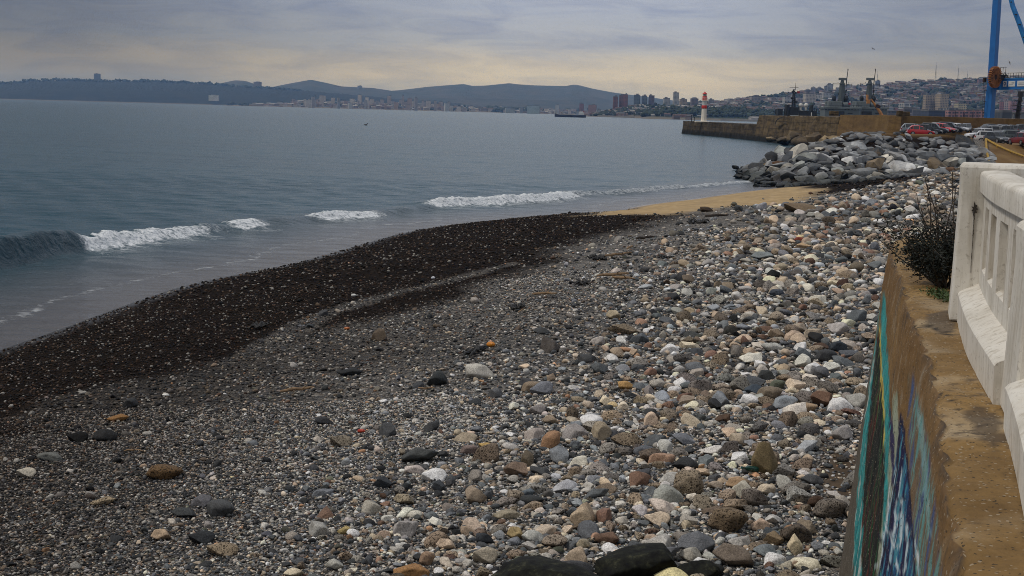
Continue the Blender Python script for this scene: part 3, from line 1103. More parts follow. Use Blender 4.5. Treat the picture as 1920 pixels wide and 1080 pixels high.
KINDS = [dict(seed=s, cuts=c, soft=so_, rough=ro, lo=.40, hi=.80) for s, c, so_, ro in [(a_, c_ + 4, o_ * .32, r_ * 2.0) for a_, c_, o_, r_ in
         ((1, 4, .45, .02), (2, 6, .35, .025), (3, 8, .22, .03), (4, 5, .4, .02), (5, 10, .15, .035), (6, 7, .3, .025), (7, 3, .5, .02), (8, 9, .2, .03), (9, 12, .1, .03), (10, 6, .4, .02))]]
SHAPES = {sub: [rock_shape(sub=sub, **q) for q in KINDS] for sub in (1, 2, 3)}

PAL = [  # share, colour, name, pitted chance
    (.22, (.034, .036, .038), 'charcoal', .05), (.20, (.075, .083, .092), 'slate grey', .0), (.14, (.125, .135, .145), 'blue grey', .0),
    (.12, (.21, .19, .165), 'mid grey', .15), (.08, (.29, .28, .26), 'light grey', .2), (.09, (.23, .175, .12), 'tan', .35),
    (.05, (.37, .30, .22), 'buff', .3), (.035, (.50, .45, .37), 'cream', .1), (.02, (.62, .60, .56), 'off white', .0),
    (.025, (.13, .075, .05), 'brown', .1), (.008, (.36, .20, .10), 'orange tan', .0), (.01, (.105, .11, .08), 'olive', .0)]
PALP = np.array([p[0] for p in PAL]); PALP /= PALP.sum()
PALC = np.array([p[1] for p in PAL]); PALPIT = np.array([p[3] for p in PAL])
BIGP = np.array([.03, .065, .06, .20, .13, .31, .13, .03, .012, .045, .008, .010]); BIGP /= BIGP.sum()


def ground_points(n, y0, y1, umin=-.45, umax=.45, power=1.0):
    """points in the wedge of beach in front of the viewpoint, evenly spread over the ground"""
    y = np.sqrt(rng.uniform(y0 * y0, y1 * y1, n))
    x = y * rng.uniform(umin, umax, n)
    return x, y


EDGE_N = np.array(trace([(430, 1080), (830, 800), (1010, 640), (1130, 520), (1260, 430), (1330, 398)]))[:]
EDGE_L = [tuple(p) for p in EDGE_N]
EDGE_L = [(EDGE_L[0][0] - .9, EDGE_L[0][1] - 6)] + EDGE_L + trace([(1400, 388), (1480, 384), (1545, 370), (1555, 350), (1590, 333)]) + [(44, 150), (75, 170)]


def cobble_amount(x, y):
    """0 on the gravel, 1 in the cobble field along the wall and towards the boulders"""
    dd_, sg_, _ = seg_dist(x, y, EDGE_L)
    s_ = -dd_ * sg_ / (np.minimum(y, 40) * .045 + .6)
    return sstep(-1.2, 2.6, s_ + .8 * fbm2(x, y, 4.0, 3, 12.0))


WALLPOLY = [tuple(p) for p in (EA + nrm * .45)] + [(30, EA[-1][1]), (30, -10), (EA[0][0], -10)]


def allowed(x, y):
    s, wet, sand, mud, lot = zones(x, y)
    dm, _, _ = seg_dist(x, y, MOUND + MOUND[:1])
    inm = in_poly(x, y, MOUND) & (dm > 1.0)
    # only the beach in view plus a margin
    px, py = proj(np.stack([x, y, np.full(x.shape, 2.0)], -1))
    ok = (s > .15) & ~inm & ~in_poly(x, y, WALLPOLY) & (px > -220) & (px < 2100) & (py < 1190)
    return ok, s, wet, sand, mud


ST = []   # blocks of dicts


def scatter(n, y0, y1, smin, smax, dens, power=2.2, big=False):
    x, y = ground_points(n, y0, y1)
    ok, s, wet, sand, mud = allowed(x, y)
    cob = cobble_amount(x, y)
    keepp = dens(x, y, cob, wet, sand, mud)
    ok &= rng.random(n) < keepp
    x, y, wet, cob = x[ok], y[ok], wet[ok], cob[ok]
    m = len(x)
    size = smin * (smax / smin) ** (rng.random(m) ** (power * (1.75 - .95 * cob)))
    pb = np.where((rng.random(m) < cob * .9)[:, None] if big else np.zeros((m, 1), bool), 1, 0)
    ia = rng.choice(len(PAL), m, p=PALP); ib = rng.choice(len(PAL), m, p=BIGP)
    ci = np.where(pb[:, 0] == 1, ib, ia)
    ST.append(dict(x=x, y=y, size=size, ci=ci, wet=wet, cob=cob))
    return m


# fine shingle close to the viewpoint
scatter(300000, 12.5, 24, .030, .060, lambda x, y, c, w, s, m: (.62 - .30 * c) * (1 - s) * (1 - .8 * m) * (1 - .25 * w), 1.6)
scatter(120000, 24, 44, .050, .090, lambda x, y, c, w, s, m: (.42 - .2 * c) * (1 - s) * (1 - .3 * w), 1.6)
scatter(90000, 44, 100, .075, .14, lambda x, y, c, w, s, m: (.12 + .5 * w) * (1 - s) * (1 - c), 1.6)
# pebbles
scatter(26000, 12.5, 26, .065, .17, lambda x, y, c, w, s, m: (.20 + .52 * c - .12 * w) * (1 - s) * (1 - .85 * m), 2.2)
scatter(52000, 26, 60, .085, .20, lambda x, y, c, w, s, m: (.08 + .80 * c - .06 * w) * (1 - .94 * s), 2.4)
scatter(16000, 60, 140, .20, .42, lambda x, y, c, w, s, m: (.04 + .9 * c - .03 * w) * (1 - .95 * s), 2.0)
# cobbles
scatter(12000, 12.5, 26, .10, .44, lambda x, y, c, w, s, m: (.03 + .66 * c * c) * (1 - s) * (1 - .7 * m) * (1 - .75 * w), 3.0, True)
scatter(27000, 26, 60, .13, .50, lambda x, y, c, w, s, m: (.02 + .95 * c * c) * (1 - s) * (1 - .85 * w), 3.0, True)
scatter(24000, 60, 150, .22, .70, lambda x, y, c, w, s, m: (.01 + .95 * c * c) * (1 - s) * (1 - w), 2.0, True)

P_ = {kk_: np.concatenate([q[kk_] for q in ST]) for kk_ in ST[0]}
n = len(P_['x'])
P_['yaw'] = rng.uniform(0, 2 * math.pi, n)
P_['asp'] = rng.uniform(.55, .95, n)
P_['flat'] = rng.uniform(.38, .75, n)
P_['tilt'] = rng.normal(0, .22, n)
P_['shape'] = rng.integers(0, len(KINDS), n)
P_['pit'] = (rng.random(n) < PALPIT[P_['ci']] * (.35 + .65 * P_['cob'])) & (P_['size'] > .09)
colr = PALC[P_['ci']] * np.exp(rng.normal(.40, .50, (n, 1))) * (1 + rng.normal(0, .022, (n, 3)))
P_['pit'] |= (P_['ci'] >= 3) & (P_['ci'] <= 6) & (P_['size'] > .10) & (rng.random(n) < .78 * P_['cob'])
P_['pit'] &= (P_['ci'] >= 3)
fleck = (rng.random(n) < .085) & (P_['size'] < .16)
colr[fleck] = np.array([.60, .57, .51]) * rng.uniform(.7, 1.15, (int(fleck.sum()), 1))
wet_dim_tint = np.array([.13, .092, .072])  # darkens wet stones and also carries the painted near-left dimming
wd_ = np.where(fleck[:, None], .5, wet_dim_tint[None])
colr = colr * (1 - P_['wet'][:, None]) + colr * wd_ * P_['wet'][:, None]
gry = colr.mean(1, keepdims=True)
P_['col'] = np.clip(colr * .84 + gry * .16, .008, .8)
P_['pit'] &= P_['col'].mean(1) < .34
P_['lab'] = np.full(n, -1)

# stones singled out in the photograph: px, py, width px, height ratio, colour, pitted, label
NOTED = [
    (901, 700, 56, .62, (.52, .50, .45), 0, 'white grey speckled round boulder, largest pale stone on the open gravel'),
    (1289, 912, 56, 1.05, (.27, .22, .16), 1, 'tall pitted tan block standing on end among the cobbles'),
    (1432, 868, 52, 1.5, (.20, .155, .085), 0, 'upright olive tan slab leaning beside the green glass bottle'),
    (1380, 908, 42, .68, (.46, .32, .20), 0, 'smooth orange tan wedge shaped stone between pitted boulders'),
    (1415, 733, 44, .55, (.075, .095, .12), 0, 'smooth dark blue grey stone next to an olive grey one'),
    (1458, 724, 31, .75, (.13, .145, .11), 0, 'olive grey squarish stone beside the dark blue grey stone'),
    (1174, 724, 32, .6, (.50, .31, .13), 0, 'orange tan oval stone on the mid gravel'),
    (788, 856, 72, .5, (.075, .08, .08), 0, 'long dark grey boulder with a paler top'),
    (779, 882, 42, .5, (.60, .53, .49), 0, 'pinkish white angular stone just below the long dark boulder'),
    (719, 908, 42, .68, (.05, .055, .062), 0, 'dark charcoal rounded stone beside a speckled tan one'),
    (822, 914, 28, 1.0, (.07, .078, .088), 0, 'pointed dark grey stone like a small pyramid'),
    (757, 939, 46, .55, (.33, .28, .20), 1, 'flat speckled tan cobble on grey gravel'),
    (909, 1012, 36, .7, (.045, .05, .058), 0, 'black squarish stone with a flat top'),
    (909, 1045, 50, .74, (.42, .37, .29), 0, 'speckled cream boulder under the black squarish stone'),
    (966, 1003, 33, .95, (.44, .34, .18), 0, 'yellow tan blocky stone standing upright'),
    (646, 996, 28, .7, (.42, .33, .15), 0, 'yellowish small block stone'),
    (801, 1050, 30, 1.1, (.33, .23, .16), 0, 'pinkish brown stone standing on end'),
    (772, 1072, 72, .4, (.34, .19, .085), 0, 'orange brown slab at the near edge beside wet black rocks'),
    (1431, 482, 46, .42, (.23, .26, .27), 0, 'flat pale blue grey rectangular slab'),
    (1504, 464, 36, .45, (.46, .33, .20), 0, 'orange tan cobble against a brick red stone'),
    (1504, 452, 32, .4, (.22, .06, .04), 0, 'brick red stone, the reddest in the cobble field'),
    (1456, 551, 28, .6, (.06, .07, .09), 0, 'dark blue stone below a white pointed stone'),
    (1489, 541, 16, 1.0, (.68, .66, .60), 0, 'white pointed stone among brown cobbles'),
    (1571, 652, 36, .72, (.055, .065, .078), 0, 'dark slate boulder close to the end of the painted wall'),
    (308, 888, 72, .46, (.16, .10, .05), 1, 'rusty brown conglomerate boulder in dark shingle'),
    (346, 964, 54, .42, (.055, .06, .062), 0, 'flat dark slate stone in the shingle'),
    (302, 1006, 40, .72, (.48, .36, .25), 0, 'cream and orange pointed stone'),
    (380, 1011, 50, .6, (.035, .038, .042), 0, 'charcoal black slab above a pitted tan cobble'),
    (418, 1033, 62, .5, (.31, .245, .17), 1, 'pitted tan cobble beneath the charcoal black slab'),
    (50, 888, 36, .6, (.55, .50, .41), 0, 'cream block near the edge of the wet shingle'),
    (96, 857, 48, .42, (.15, .155, .145), 0, 'long grey green oval stone'),
    (195, 941, 50, .38, (.34, .27, .18), 1, 'long pitted tan stone on dark shingle'),
    (222, 785, 42, .4, (.28, .15, .06), 0, 'orange brown elongated stone by the wet line'),
    (657, 699, 50, .36, (.03, .032, .034), 0, 'flat black stone on the upper gravel'),
    (610, 791, 34, .5, (.04, .042, .046), 0, 'small black boulder with a grey edge'),
    (880, 845, 34, .62, (.22, .17, .155), 0, 'mauve elongated stone tilted against pebbles'),
    (911, 837, 28, .48, (.50, .34, .13), 0, 'amber stone beside the mauve elongated one'),
    (1168, 620, 64, .36, (.25, .20, .14), 1, 'wide low pitted tan stone on the upper gravel'),
    (1150, 593, 30, .75, (.46, .39, .28), 0, 'cream blocky stone behind the wide pitted stone'),
    (1558, 958, 66, .72, (.19, .165, .14), 1, 'grey pitted boulder beside the muddy patch at the wall'),
    (1365, 980, 78, .74, (.20, .15, .10), 1, 'largest brown pitted boulder among the cobbles'),
    (1415, 938, 54, .8, (.18, .155, .135), 1, 'grey brown pitted boulder behind the smooth round tan stone'),
    (1450, 1013, 42, .78, (.24, .18, .115), 0, 'smooth round tan stone between pitted boulders'),
    (1492, 1003, 62, .72, (.13, .105, .085), 1, 'dark pitted boulder nearest the smooth round tan stone'),
    (1376, 1048, 84, .62, (.20, .165, .135), 0, 'broad flat grey brown slab'),
    (1492, 918, 60, .58, (.20, .185, .165), 1, 'grey pitted boulder with an elongated pebble at its foot'),
    (1174, 826, 60, .5, (.22, .175, .125), 1, 'low brown pitted boulder in the middle of the cobbles'),
    (1325, 394, 26, .45, (.07, .05, .035), 0, 'dark brown rock lying on the yellow sand'),
    (1500, 393, 60, .3, (.20, .15, .10), 0, 'long brown slab at the inner edge of the sand'),
    (1470, 887, 50, .7, (.25, .24, .225), 1, 'pale grey pitted boulder above the elongated pebble'),
    (1420, 803, 44, .6, (.16, .155, .15), 1, 'grey pitted stone up the beach from the olive slab'),
    (1510, 766, 48, .45, (.40, .29, .19), 0, 'long buff stone close to the wall'),
    (640, 697, 20, .4, (.04, .04, .043), 0, 'small black stone touching the flat black one'),
    (858, 1069, 24, .6, (.50, .47, .42), 0, 'small pale stone by the orange brown slab'),
    (1350, 745, 60, .55, (.24, .20, .155), 1, 'brown pitted boulder above the tall tan block'),
    (640, 830, 44, .62, (.25, .215, .165), 1, 'speckled tan round boulder in grey shingle'),
    (1085, 750, 30, .45, (.30, .25, .18), 0, 'tan flat stone on the mid gravel'),
    (1000, 918, 56, .38, (.30, .285, .255), 1, 'long speckled grey stone pointing at the wall'),
    (990, 926, 30, .7, (.12, .145, .17), 0, 'blue grey stone touching the long speckled one'),
    (950, 966, 54, .3, (.33, .29, .215), 0, 'thin flat buff flake on dark pebbles'),
    (1600, 962, 40, .9, (.10, .09, .08), 1, 'dark grey boulder at the foot of the painted wall'),
]
NX = [ground(px, py + wd * hr * .22) for px, py, wd, hr, *_ in NOTED]
# make room for them
for g_, q in zip(NX, NOTED):
    rad = q[2] * g_.y / F * .52
    hit = (np.hypot(P_['x'] - g_.x, (P_['y'] - g_.y)) < rad + .35 * P_['size']) & (P_['size'] > .4 * rad)
    P_ = {kk_: v[~hit] for kk_, v in P_.items()}
# keep the larger ones from overlapping each other
order = np.argsort(-P_['size'])
cell = {}
dead = np.zeros(len(P_['x']), bool)
xs_, ys_, sz_ = P_['x'], P_['y'], P_['size']
for i in order:
    if sz_[i] < .13: break
    r_ = sz_[i] * .5
    cx_, cy_ = int(xs_[i] // .6), int(ys_[i] // .6)
    bad = False
    for a in (-1, 0, 1):
        for b_ in (-1, 0, 1):
            for j in cell.get((cx_ + a, cy_ + b_), ()):
                if (xs_[i] - xs_[j]) ** 2 + (ys_[i] - ys_[j]) ** 2 < (.70 * (r_ + sz_[j] * .5)) ** 2:
                    bad = True; break
            if bad: break
        if bad: break
    if bad: dead[i] = True
    else: cell.setdefault((cx_, cy_), []).append(i)
P_ = {kk_: v[~dead] for kk_, v in P_.items()}
m = len(NOTED)
g_ = np.array([tuple(p) for p in NX])
nw = np.array([q[2] for q in NOTED], float) * g_[:, 1] / F
hr = np.array([q[3] for q in NOTED])
add = dict(x=g_[:, 0], y=g_[:, 1], size=nw, ci=np.zeros(m, int), wet=np.zeros(m), cob=np.zeros(m), yaw=rng.uniform(-.35, .35, m), asp=np.where(hr > .8, .8, .72), flat=np.clip(hr * .95, .34, 1.5),
           tilt=rng.normal(0, .06, m), shape=rng.integers(0, len(KINDS), m), pit=np.array([q[5] for q in NOTED]) > 0, col=np.array([q[4] for q in NOTED]), lab=np.arange(m))
P_ = {kk_: np.concatenate([P_[kk_], add[kk_]]) for kk_ in P_}
N = len(P_['x'])
P_['z'] = land_z(P_['x'], P_['y']) + P_['size'] * .5 * P_['flat'] * np.where(P_['lab'] >= 0, .62, rng.uniform(.25, .75, N))
SX, SY = proj(np.stack([P_['x'], P_['y'], P_['z']], -1))
pxsize = P_['size'] * F / P_['y']
# not hidden behind the balustrade or wall, inside the frame
xw = np.interp(SY, yy, [1672, 1664, 1658, 1651, 1647, 1643, 1632, 1618, 1602, 1582, 1536])
xw = np.where(SY < 460, 1795, xw)
vis = (SX > 4) & (SX < xw - 6) & (SY < 1076) & (SY > 300)
score = pxsize * np.sqrt(P_['flat']) * vis
score[P_['lab'] >= 0] = 1e6
TOP = np.argsort(-score)[:300]
istop = np.zeros(N, bool); istop[TOP] = True


def stone_mat(name, src, pits):
    t = NT(name)
    if src == 'attr':
        cn = t.attr('stone', 'Color')
        pt = t.attr('pitted')
        co = t.coord()
        sc1, sc2 = 60, 21
    else:
        oi = t.new('ShaderNodeObjectInfo')
        cn = oi.outputs['Color']
        # metric coordinates: the stones are unit meshes scaled to size
        geo = t.new('ShaderNodeNewGeometry')
        co = geo.outputs['Position']
        pt = 1.0 if pits else 0.0
        sc1, sc2 = 60, 21
    nz = t.noise(sc1, 5, .65, co)
    nz2 = t.noise(9, 4, .6, co)
    c = t.mix(1, cn, t.ramp(nz, [(.3, .5), (.5, 1.0), (.7, 1.5)]), 'MULTIPLY')
    c = t.mix(1, c, t.ramp(nz2, [(.3, (.78, .76, .74)), (.7, (1.22, 1.2, 1.16))]), 'MULTIPLY')
    vo = t.voro(sc2, co)
    pitmask = t.ramp(vo.outputs['Distance'], [(.20, 1), (.33, 0)])
    sel = t.new('ShaderNodeSeparateColor'); t.ln(vo.outputs['Color'], sel.inputs[0])
    pitmask = t.math('MULTIPLY', pitmask, t.ramp(sel.outputs[0], [(.25, 0), (.3, 1)]))
    vo2 = t.voro(sc2 * 2.3, co)
    pm2 = t.math('MULTIPLY', t.ramp(vo2.outputs['Distance'], [(.16, 1), (.34, 0)]), .95)
    pitmask = t.math('MAXIMUM', pitmask, pm2)
    pitmask = t.math('MULTIPLY', pitmask, pt)
    c = t.mix(t.math('MULTIPLY', pitmask, .74), c, (.03, .023, .017))
    t.col(c)
    t.set(rough=.66, spec=.13)
    h = t.math('SUBTRACT', t.math('MULTIPLY', nz, .35), pitmask)
    t.bump(h, .9, .022)
    return t.m


M_ST = stone_mat('stone', 'obj', False)
M_STP = stone_mat('pitted_stone', 'obj', True)
M_PEB = stone_mat('shingle_stone', 'attr', True)


def stone_mass(sel, sub):
    Vs, Ts, Cs, Ps = [], [], [], []
    base_ = 0
    for k_ in range(len(KINDS)):
        ix = np.nonzero(sel & (P_['shape'] == k_))[0]
        if not len(ix): continue
        v, f = SHAPES[sub][k_]
        s = P_['size'][ix, None] * .5
        sx = s; sy = s * P_['asp'][ix, None]; sz = s * P_['flat'][ix, None]
        lx = v[None, :, 0] * sx; ly = v[None, :, 1] * sy; lz_ = v[None, :, 2] * sz
        ct, st_ = np.cos(P_['tilt'][ix, None]), np.sin(P_['tilt'][ix, None])
        lx, lz_ = lx * ct + lz_ * st_, -lx * st_ + lz_ * ct
        cy_, sy_ = np.cos(P_['yaw'][ix, None]), np.sin(P_['yaw'][ix, None])
        X_ = P_['x'][ix, None] + lx * cy_ - ly * sy_
        Y_ = P_['y'][ix, None] + lx * sy_ + ly * cy_
        Z_ = P_['z'][ix, None] + lz_
        nv = v.shape[0]
        Vs.append(np.stack([X_, Y_, Z_], -1).reshape(-1, 3))
        Ts.append((f[None] + (np.arange(len(ix)) * nv)[:, None, None] + base_).reshape(-1, 3))
        Cs.append(np.repeat(P_['col'][ix], nv, 0))
        Ps.append(np.repeat(P_['pit'][ix].astype(float), nv, 0))
        base_ += len(ix) * nv
    return np.concatenate(Vs), np.concatenate(Ts), np.concatenate(Cs), np.concatenate(Ps)


rest = ~istop
parts_ = [stone_mass(rest & (pxsize >= 20), 3), stone_mass(rest & (pxsize < 20) & (pxsize >= 9), 2), stone_mass(rest & (pxsize < 9), 1)]
offs = np.cumsum([0] + [len(p[0]) for p in parts_])
V = np.concatenate([p[0] for p in parts_]); T = np.concatenate([p[1] + o_ for p, o_ in zip(parts_, offs)])
sh = np_mesh('shingle', V, T, M_PEB, True)
cattr(sh, 'stone', np.concatenate([np.concatenate([p[2] for p in parts_]), np.ones((len(V), 1))], 1))
fattr(sh, 'pitted', np.concatenate([p[3] for p in parts_]))
tag(sh, kind='stuff')
print('stones', N, 'tris', len(T), 'small', int((pxsize < 9).sum()), 'mid', int(((pxsize >= 9) & (pxsize < 20)).sum()), 'big', int((pxsize >= 20).sum()))

# the largest three hundred as stones of their own
PROTO = []
for k_ in range(len(KINDS)):
    v, f = rock_shape(sub=4, **KINDS[k_])
    pr = []
    for mm_ in (M_ST, M_STP):
        o = np_mesh('stone', v, f, mm_, True)
        me = o.data
        bpy.data.objects.remove(o)
        pr.append(me)
    PROTO.append(pr)


def cname(c):
    i = int(np.argmin(((np.log(PALC) - np.log(np.asarray(c)[None])) ** 2).sum(1)))
    return PAL[i][2]


LAND_ = [((1640, 640), 'the end of the painted wall'), ((1585, 1000), 'the foot of the painted wall'), ((1570, 890), 'the muddy patch'), ((1432, 868), 'the upright olive slab'), ((1289, 912), 'the tall pitted block'),
         ((901, 700), 'the white speckled boulder'), ((788, 856), 'the long dark boulder'), ((1170, 620), 'the wide pitted stone'), ((1430, 482), 'the flat blue grey slab'), ((1460, 370), 'the yellow sand'),
         ((1160, 525), 'the driftwood sticks'), ((1150, 1060), 'the wet black rocks'), ((308, 888), 'the rusty brown boulder'), ((560, 740), 'the broken plank'), ((1700, 330), 'the grey boulder heap'), ((1690, 440), 'the ledge corner with the shrub'), ((1600, 520), 'the cobbles behind the wall end')]
done, LABS = set(), {}
for rank, i in enumerate(TOP):
    o = link('stone', PROTO[P_['shape'][i]][1 if P_['pit'][i] else 0])
    s = P_['size'][i] * .5
    o.location = (P_['x'][i], P_['y'][i], P_['z'][i])
    o.scale = (s, s * P_['asp'][i], s * P_['flat'][i])
    o.rotation_euler = (0, P_['tilt'][i], P_['yaw'][i])
    o.color = (*[float(c) for c in P_['col'][i]], 1)
    if P_['lab'][i] >= 0:
        lab = NOTED[P_['lab'][i]][6]
    else:
        c0 = P_['col'][i] if P_['wet'][i] < .3 else P_['col'][i] * 3.5
        w_ = ('pitted ' if P_['pit'][i] else '') + cname(c0)
        shp = 'flat' if P_['flat'][i] < .47 else ('rounded' if P_['flat'][i] > .62 else 'low')
        shp += ' slab' if P_['size'][i] > .5 and P_['flat'][i] < .47 else (' cobble' if P_['size'][i] < .3 else ' boulder')
        ds = sorted((math.hypot(SX[i] - q[0][0], (SY[i] - q[0][1]) * 2), q[1], q[0]) for q in LAND_)
        dn, ln_, lp = ds[0]
        rel = 'beside' if dn < 90 else ('left of' if SX[i] < lp[0] - 40 else ('right of' if SX[i] > lp[0] + 40 else ('beyond' if SY[i] < lp[1] else 'in front of')))
        lab = f'{w_} {shp} {rel} {ln_}'
        if lab in LABS:
            # the nearest other large stone tells it apart
            dj = np.hypot(P_['x'][TOP] - P_['x'][i], P_['y'][TOP] - P_['y'][i]); dj[rank] = 1e9
            j = TOP[int(np.argmin(dj))]
            lab = f"{w_} {shp} next to a {'pitted ' if P_['pit'][j] else ''}{cname(P_['col'][j])} stone {rel} {ln_}"
        b_ = lab
        for extra in ('the smaller', 'the smallest', 'another', 'one more'):
            if lab not in LABS: break
            lab = f'{extra} {b_}'
    if len(lab.split()) > 16:
        lab = ' '.join(w3 for w3 in lab.replace(' next to a ', ' by a ').split() if w3 not in ('the', 'of'))
        lab = ' '.join(lab.split()[:16])
    LABS[lab] = 1
    tag(o, lab, 'stone', 'larger stones on the beach')
# ------------------------------------------------------------------ boulder heap (rip-rap)
def boulder_mat():
    t = NT('boulder_rock')
    oi = t.new('ShaderNodeObjectInfo')
    geo = t.new('ShaderNodeNewGeometry')
    co = geo.outputs['Position']
    c = t.mix(1, oi.outputs['Color'], t.ramp(t.noise(1.3, 7, .65, co), [(.3, (.62, .62, .64)), (.5, (1, 1, 1)), (.72, (1.35, 1.33, 1.28))]), 'MULTIPLY')
    vb = t.voro(.55, co); sb_ = t.new('ShaderNodeSeparateColor'); t.ln(vb.outputs['Color'], sb_.inputs[0])
    c = t.mix(.8, c, t.ramp(sb_.outputs[0], [(.0, .45), (.5, 1.0), (1.0, 1.7)]), 'MULTIPLY')
    c = t.mix(t.ramp(t.noise(.7, 6, .7, co, .5), [(.56, 0), (.68, .7)]), c, (.17, .115, .065))
    sp_ = t.new('ShaderNodeSeparateXYZ'); t.ln(co, sp_.inputs[0])
    wetl = t.ramp(t.math('ADD', t.math('MULTIPLY', sp_.outputs[2], .25), t.math('MULTIPLY', t.noise(.5, 4, .6, co), .35)), [(.38, 1), (.66, 0)])
    c = t.mix(wetl, c, t.mix(1, c, (.12, .13, .12), 'MULTIPLY'))
    t.col(c).set(rough=t.mix(wetl, .8, .45), spec=.35)
    t.bump(t.noise(2.6, 7, .7, co), .8, .12)
    return t.m


M_BLD = boulder_mat()
BK = [dict(seed=100 + s, cuts=c, soft=.0, rough=.016, lo=.34, hi=.72) for s, c in enumerate((9, 11, 13, 10, 12, 8, 14, 10, 9, 12))]
BPROTO = []
for q in BK:
    v, f = rock_shape(sub=3, **q)
    o = np_mesh('boulder', v, f, M_BLD, True)
    me = o.data
    try: me.set_sharp_from_angle(angle=R(20))
    except Exception: pass
    bpy.data.objects.remove(o)
    BPROTO.append(me)
BCOL = [((.44, .44, .43), 'pale grey', .25), ((.25, .26, .265), 'grey', .32), ((.07, .076, .082), 'dark grey', .22), ((.24, .25, .235), 'greenish grey', .12), ((.45, .42, .36), 'light buff grey', .08), ((.16, .12, .075), 'brown', .07), ((.15, .085, .05), 'rusty brown', .03)]
bp = np.array([c[2] for c in BCOL]); bp /= bp.sum()
# candidates over the seaward and front slopes of the mound
cand_x = rng.uniform(22, 78, 60000); cand_y = rng.uniform(128, 235, 60000)
dm = mound_d(cand_x, cand_y)
dm0, _, _ = seg_dist(cand_x, cand_y, MOUND + MOUND[:1])
ins = in_poly(cand_x, cand_y, MOUND)
sgn_d = np.where(ins, dm, -dm0)
cz = land_z(cand_x, cand_y, False)
bx_, by_ = proj(np.stack([cand_x, cand_y, cz], -1))
okb = (sgn_d > -1.2) & (sgn_d < 19.5) & (bx_ < 1858) & ~((bx_ > 1600) & (by_ < np.where(bx_ < 1690, 252.5, 254 + (bx_ - 1690) * .12))) & ~((bx_ > 1846) & (by_ < 300))
# the heap thins towards the earth bank behind the balustrade
cand = np.nonzero(okb)[0]
chosen, bs = [], []
for i in cand:
    r_ = rng.uniform(.75, 1.0) * rng.choice([.85, 1.0, 1.25, 1.6], p=[.3, .35, .25, .1])
    if sgn_d[i] < .6: r_ *= .7
    if sgn_d[i] > 16: r_ *= .8
    if all((cand_x[i] - cand_x[j]) ** 2 + (cand_y[i] - cand_y[j]) ** 2 * .8 > (.60 * (r_ + s2)) ** 2 for j, s2 in zip(chosen, bs)):
        chosen.append(i); bs.append(r_)
print('boulders', len(chosen))
BLAB = {}
vis_sc = [(bs[q] / cand_y[i], q) for q, i in enumerate(chosen)]
keepb = set(q for _, q in sorted(vis_sc, reverse=True)[:298])
REF = [((1495, 330), 'the waterline'), ((1400, 310), 'the seaward tip of the heap'), ((1560, 290), 'the brown rocks at the breakwater foot'), ((1725, 250), 'the red hatchback'), ((1640, 258), 'the heap crest'), ((1810, 300), 'the balustrade end'), ((1790, 262), 'the earth car park edge'),
       ((1560, 335), 'the cobbles below the heap'), ((1680, 318), 'the pebble slope'), ((1640, 290), 'the middle of the heap'), ((1740, 290), 'the landward middle of the heap')]
for q in sorted(keepb):
    i = chosen[q]; r_ = bs[q]
    ci = int(rng.choice(len(BCOL), p=bp))
    k_ = int(rng.integers(0, len(BPROTO)))
    o = link('boulder', BPROTO[k_])
    asp = rng.uniform(.55, .9); fl = rng.uniform(.34, .68)
    o.scale = (r_ * 1.08, r_ * asp, r_ * fl)
    o.location = (cand_x[i], cand_y[i], cz[i] + r_ * fl * rng.uniform(.05, .4) - .55 * float(sstep(6, 14, np.array([sgn_d[i]]))[0]))
    o.rotation_euler = (rng.normal(0, .34), rng.normal(0, .34), rng.uniform(0, 6.28))
    cc = np.array(BCOL[ci][0]) * rng.uniform(.8, 1.25)
    o.color = (*[float(c) for c in cc], 1)
    nm = 'flat slab' if fl < .52 else ('blocky boulder' if asp > .8 else 'angular boulder')
    px_, py_ = bx_[i], by_[i]
    dn, rn, rp = min((math.hypot(px_ - a[0], 2.5 * (py_ - a[1])), t_, a) for a, t_ in REF)
    rel = 'at' if dn < 35 else ('seaward of' if px_ < rp[0] - 20 else ('landward of' if px_ > rp[0] + 20 else ('above' if py_ < rp[1] else 'below')))
    sz_n = 'large' if r_ > 1.15 else ('small' if r_ < .8 else 'medium')
    lab = f'{sz_n} {BCOL[ci][1]} {nm} {rel} {rn}'
    b_ = lab
    for extra in ('another', 'a further', 'one more', 'a neighbouring', 'a similar', 'an adjacent'):
        if lab not in BLAB: break
        lab = f'{extra} {b_}'
    BLAB[lab] = 1
    tag(o, lab, 'boulder', 'boulders of the rock heap')

rest_b = [q for q in range(len(chosen)) if q not in keepb]
Vs, Ts = [], []; nb = 0
for q in rest_b:
    i = chosen[q]; r_ = bs[q]; v, f = rock_shape(sub=2, **BK[q % len(BK)])
    yw = rng.uniform(0, 6.28); v = v * np.array([r_ * 1.08, r_ * .75, r_ * .5]); v = np.stack([v[:, 0] * math.cos(yw) - v[:, 1] * math.sin(yw), v[:, 0] * math.sin(yw) + v[:, 1] * math.cos(yw), v[:, 2]], -1)
    Vs.append(v + np.array([cand_x[i], cand_y[i], cz[i] + .1])); Ts.append(f + nb); nb += len(v)
if Vs:
    o = np_mesh('boulder_rubble', np.concatenate(Vs), np.concatenate(Ts), M_BLD, False); o.color = (.15, .155, .16, 1)
    tag(o, kind='stuff')

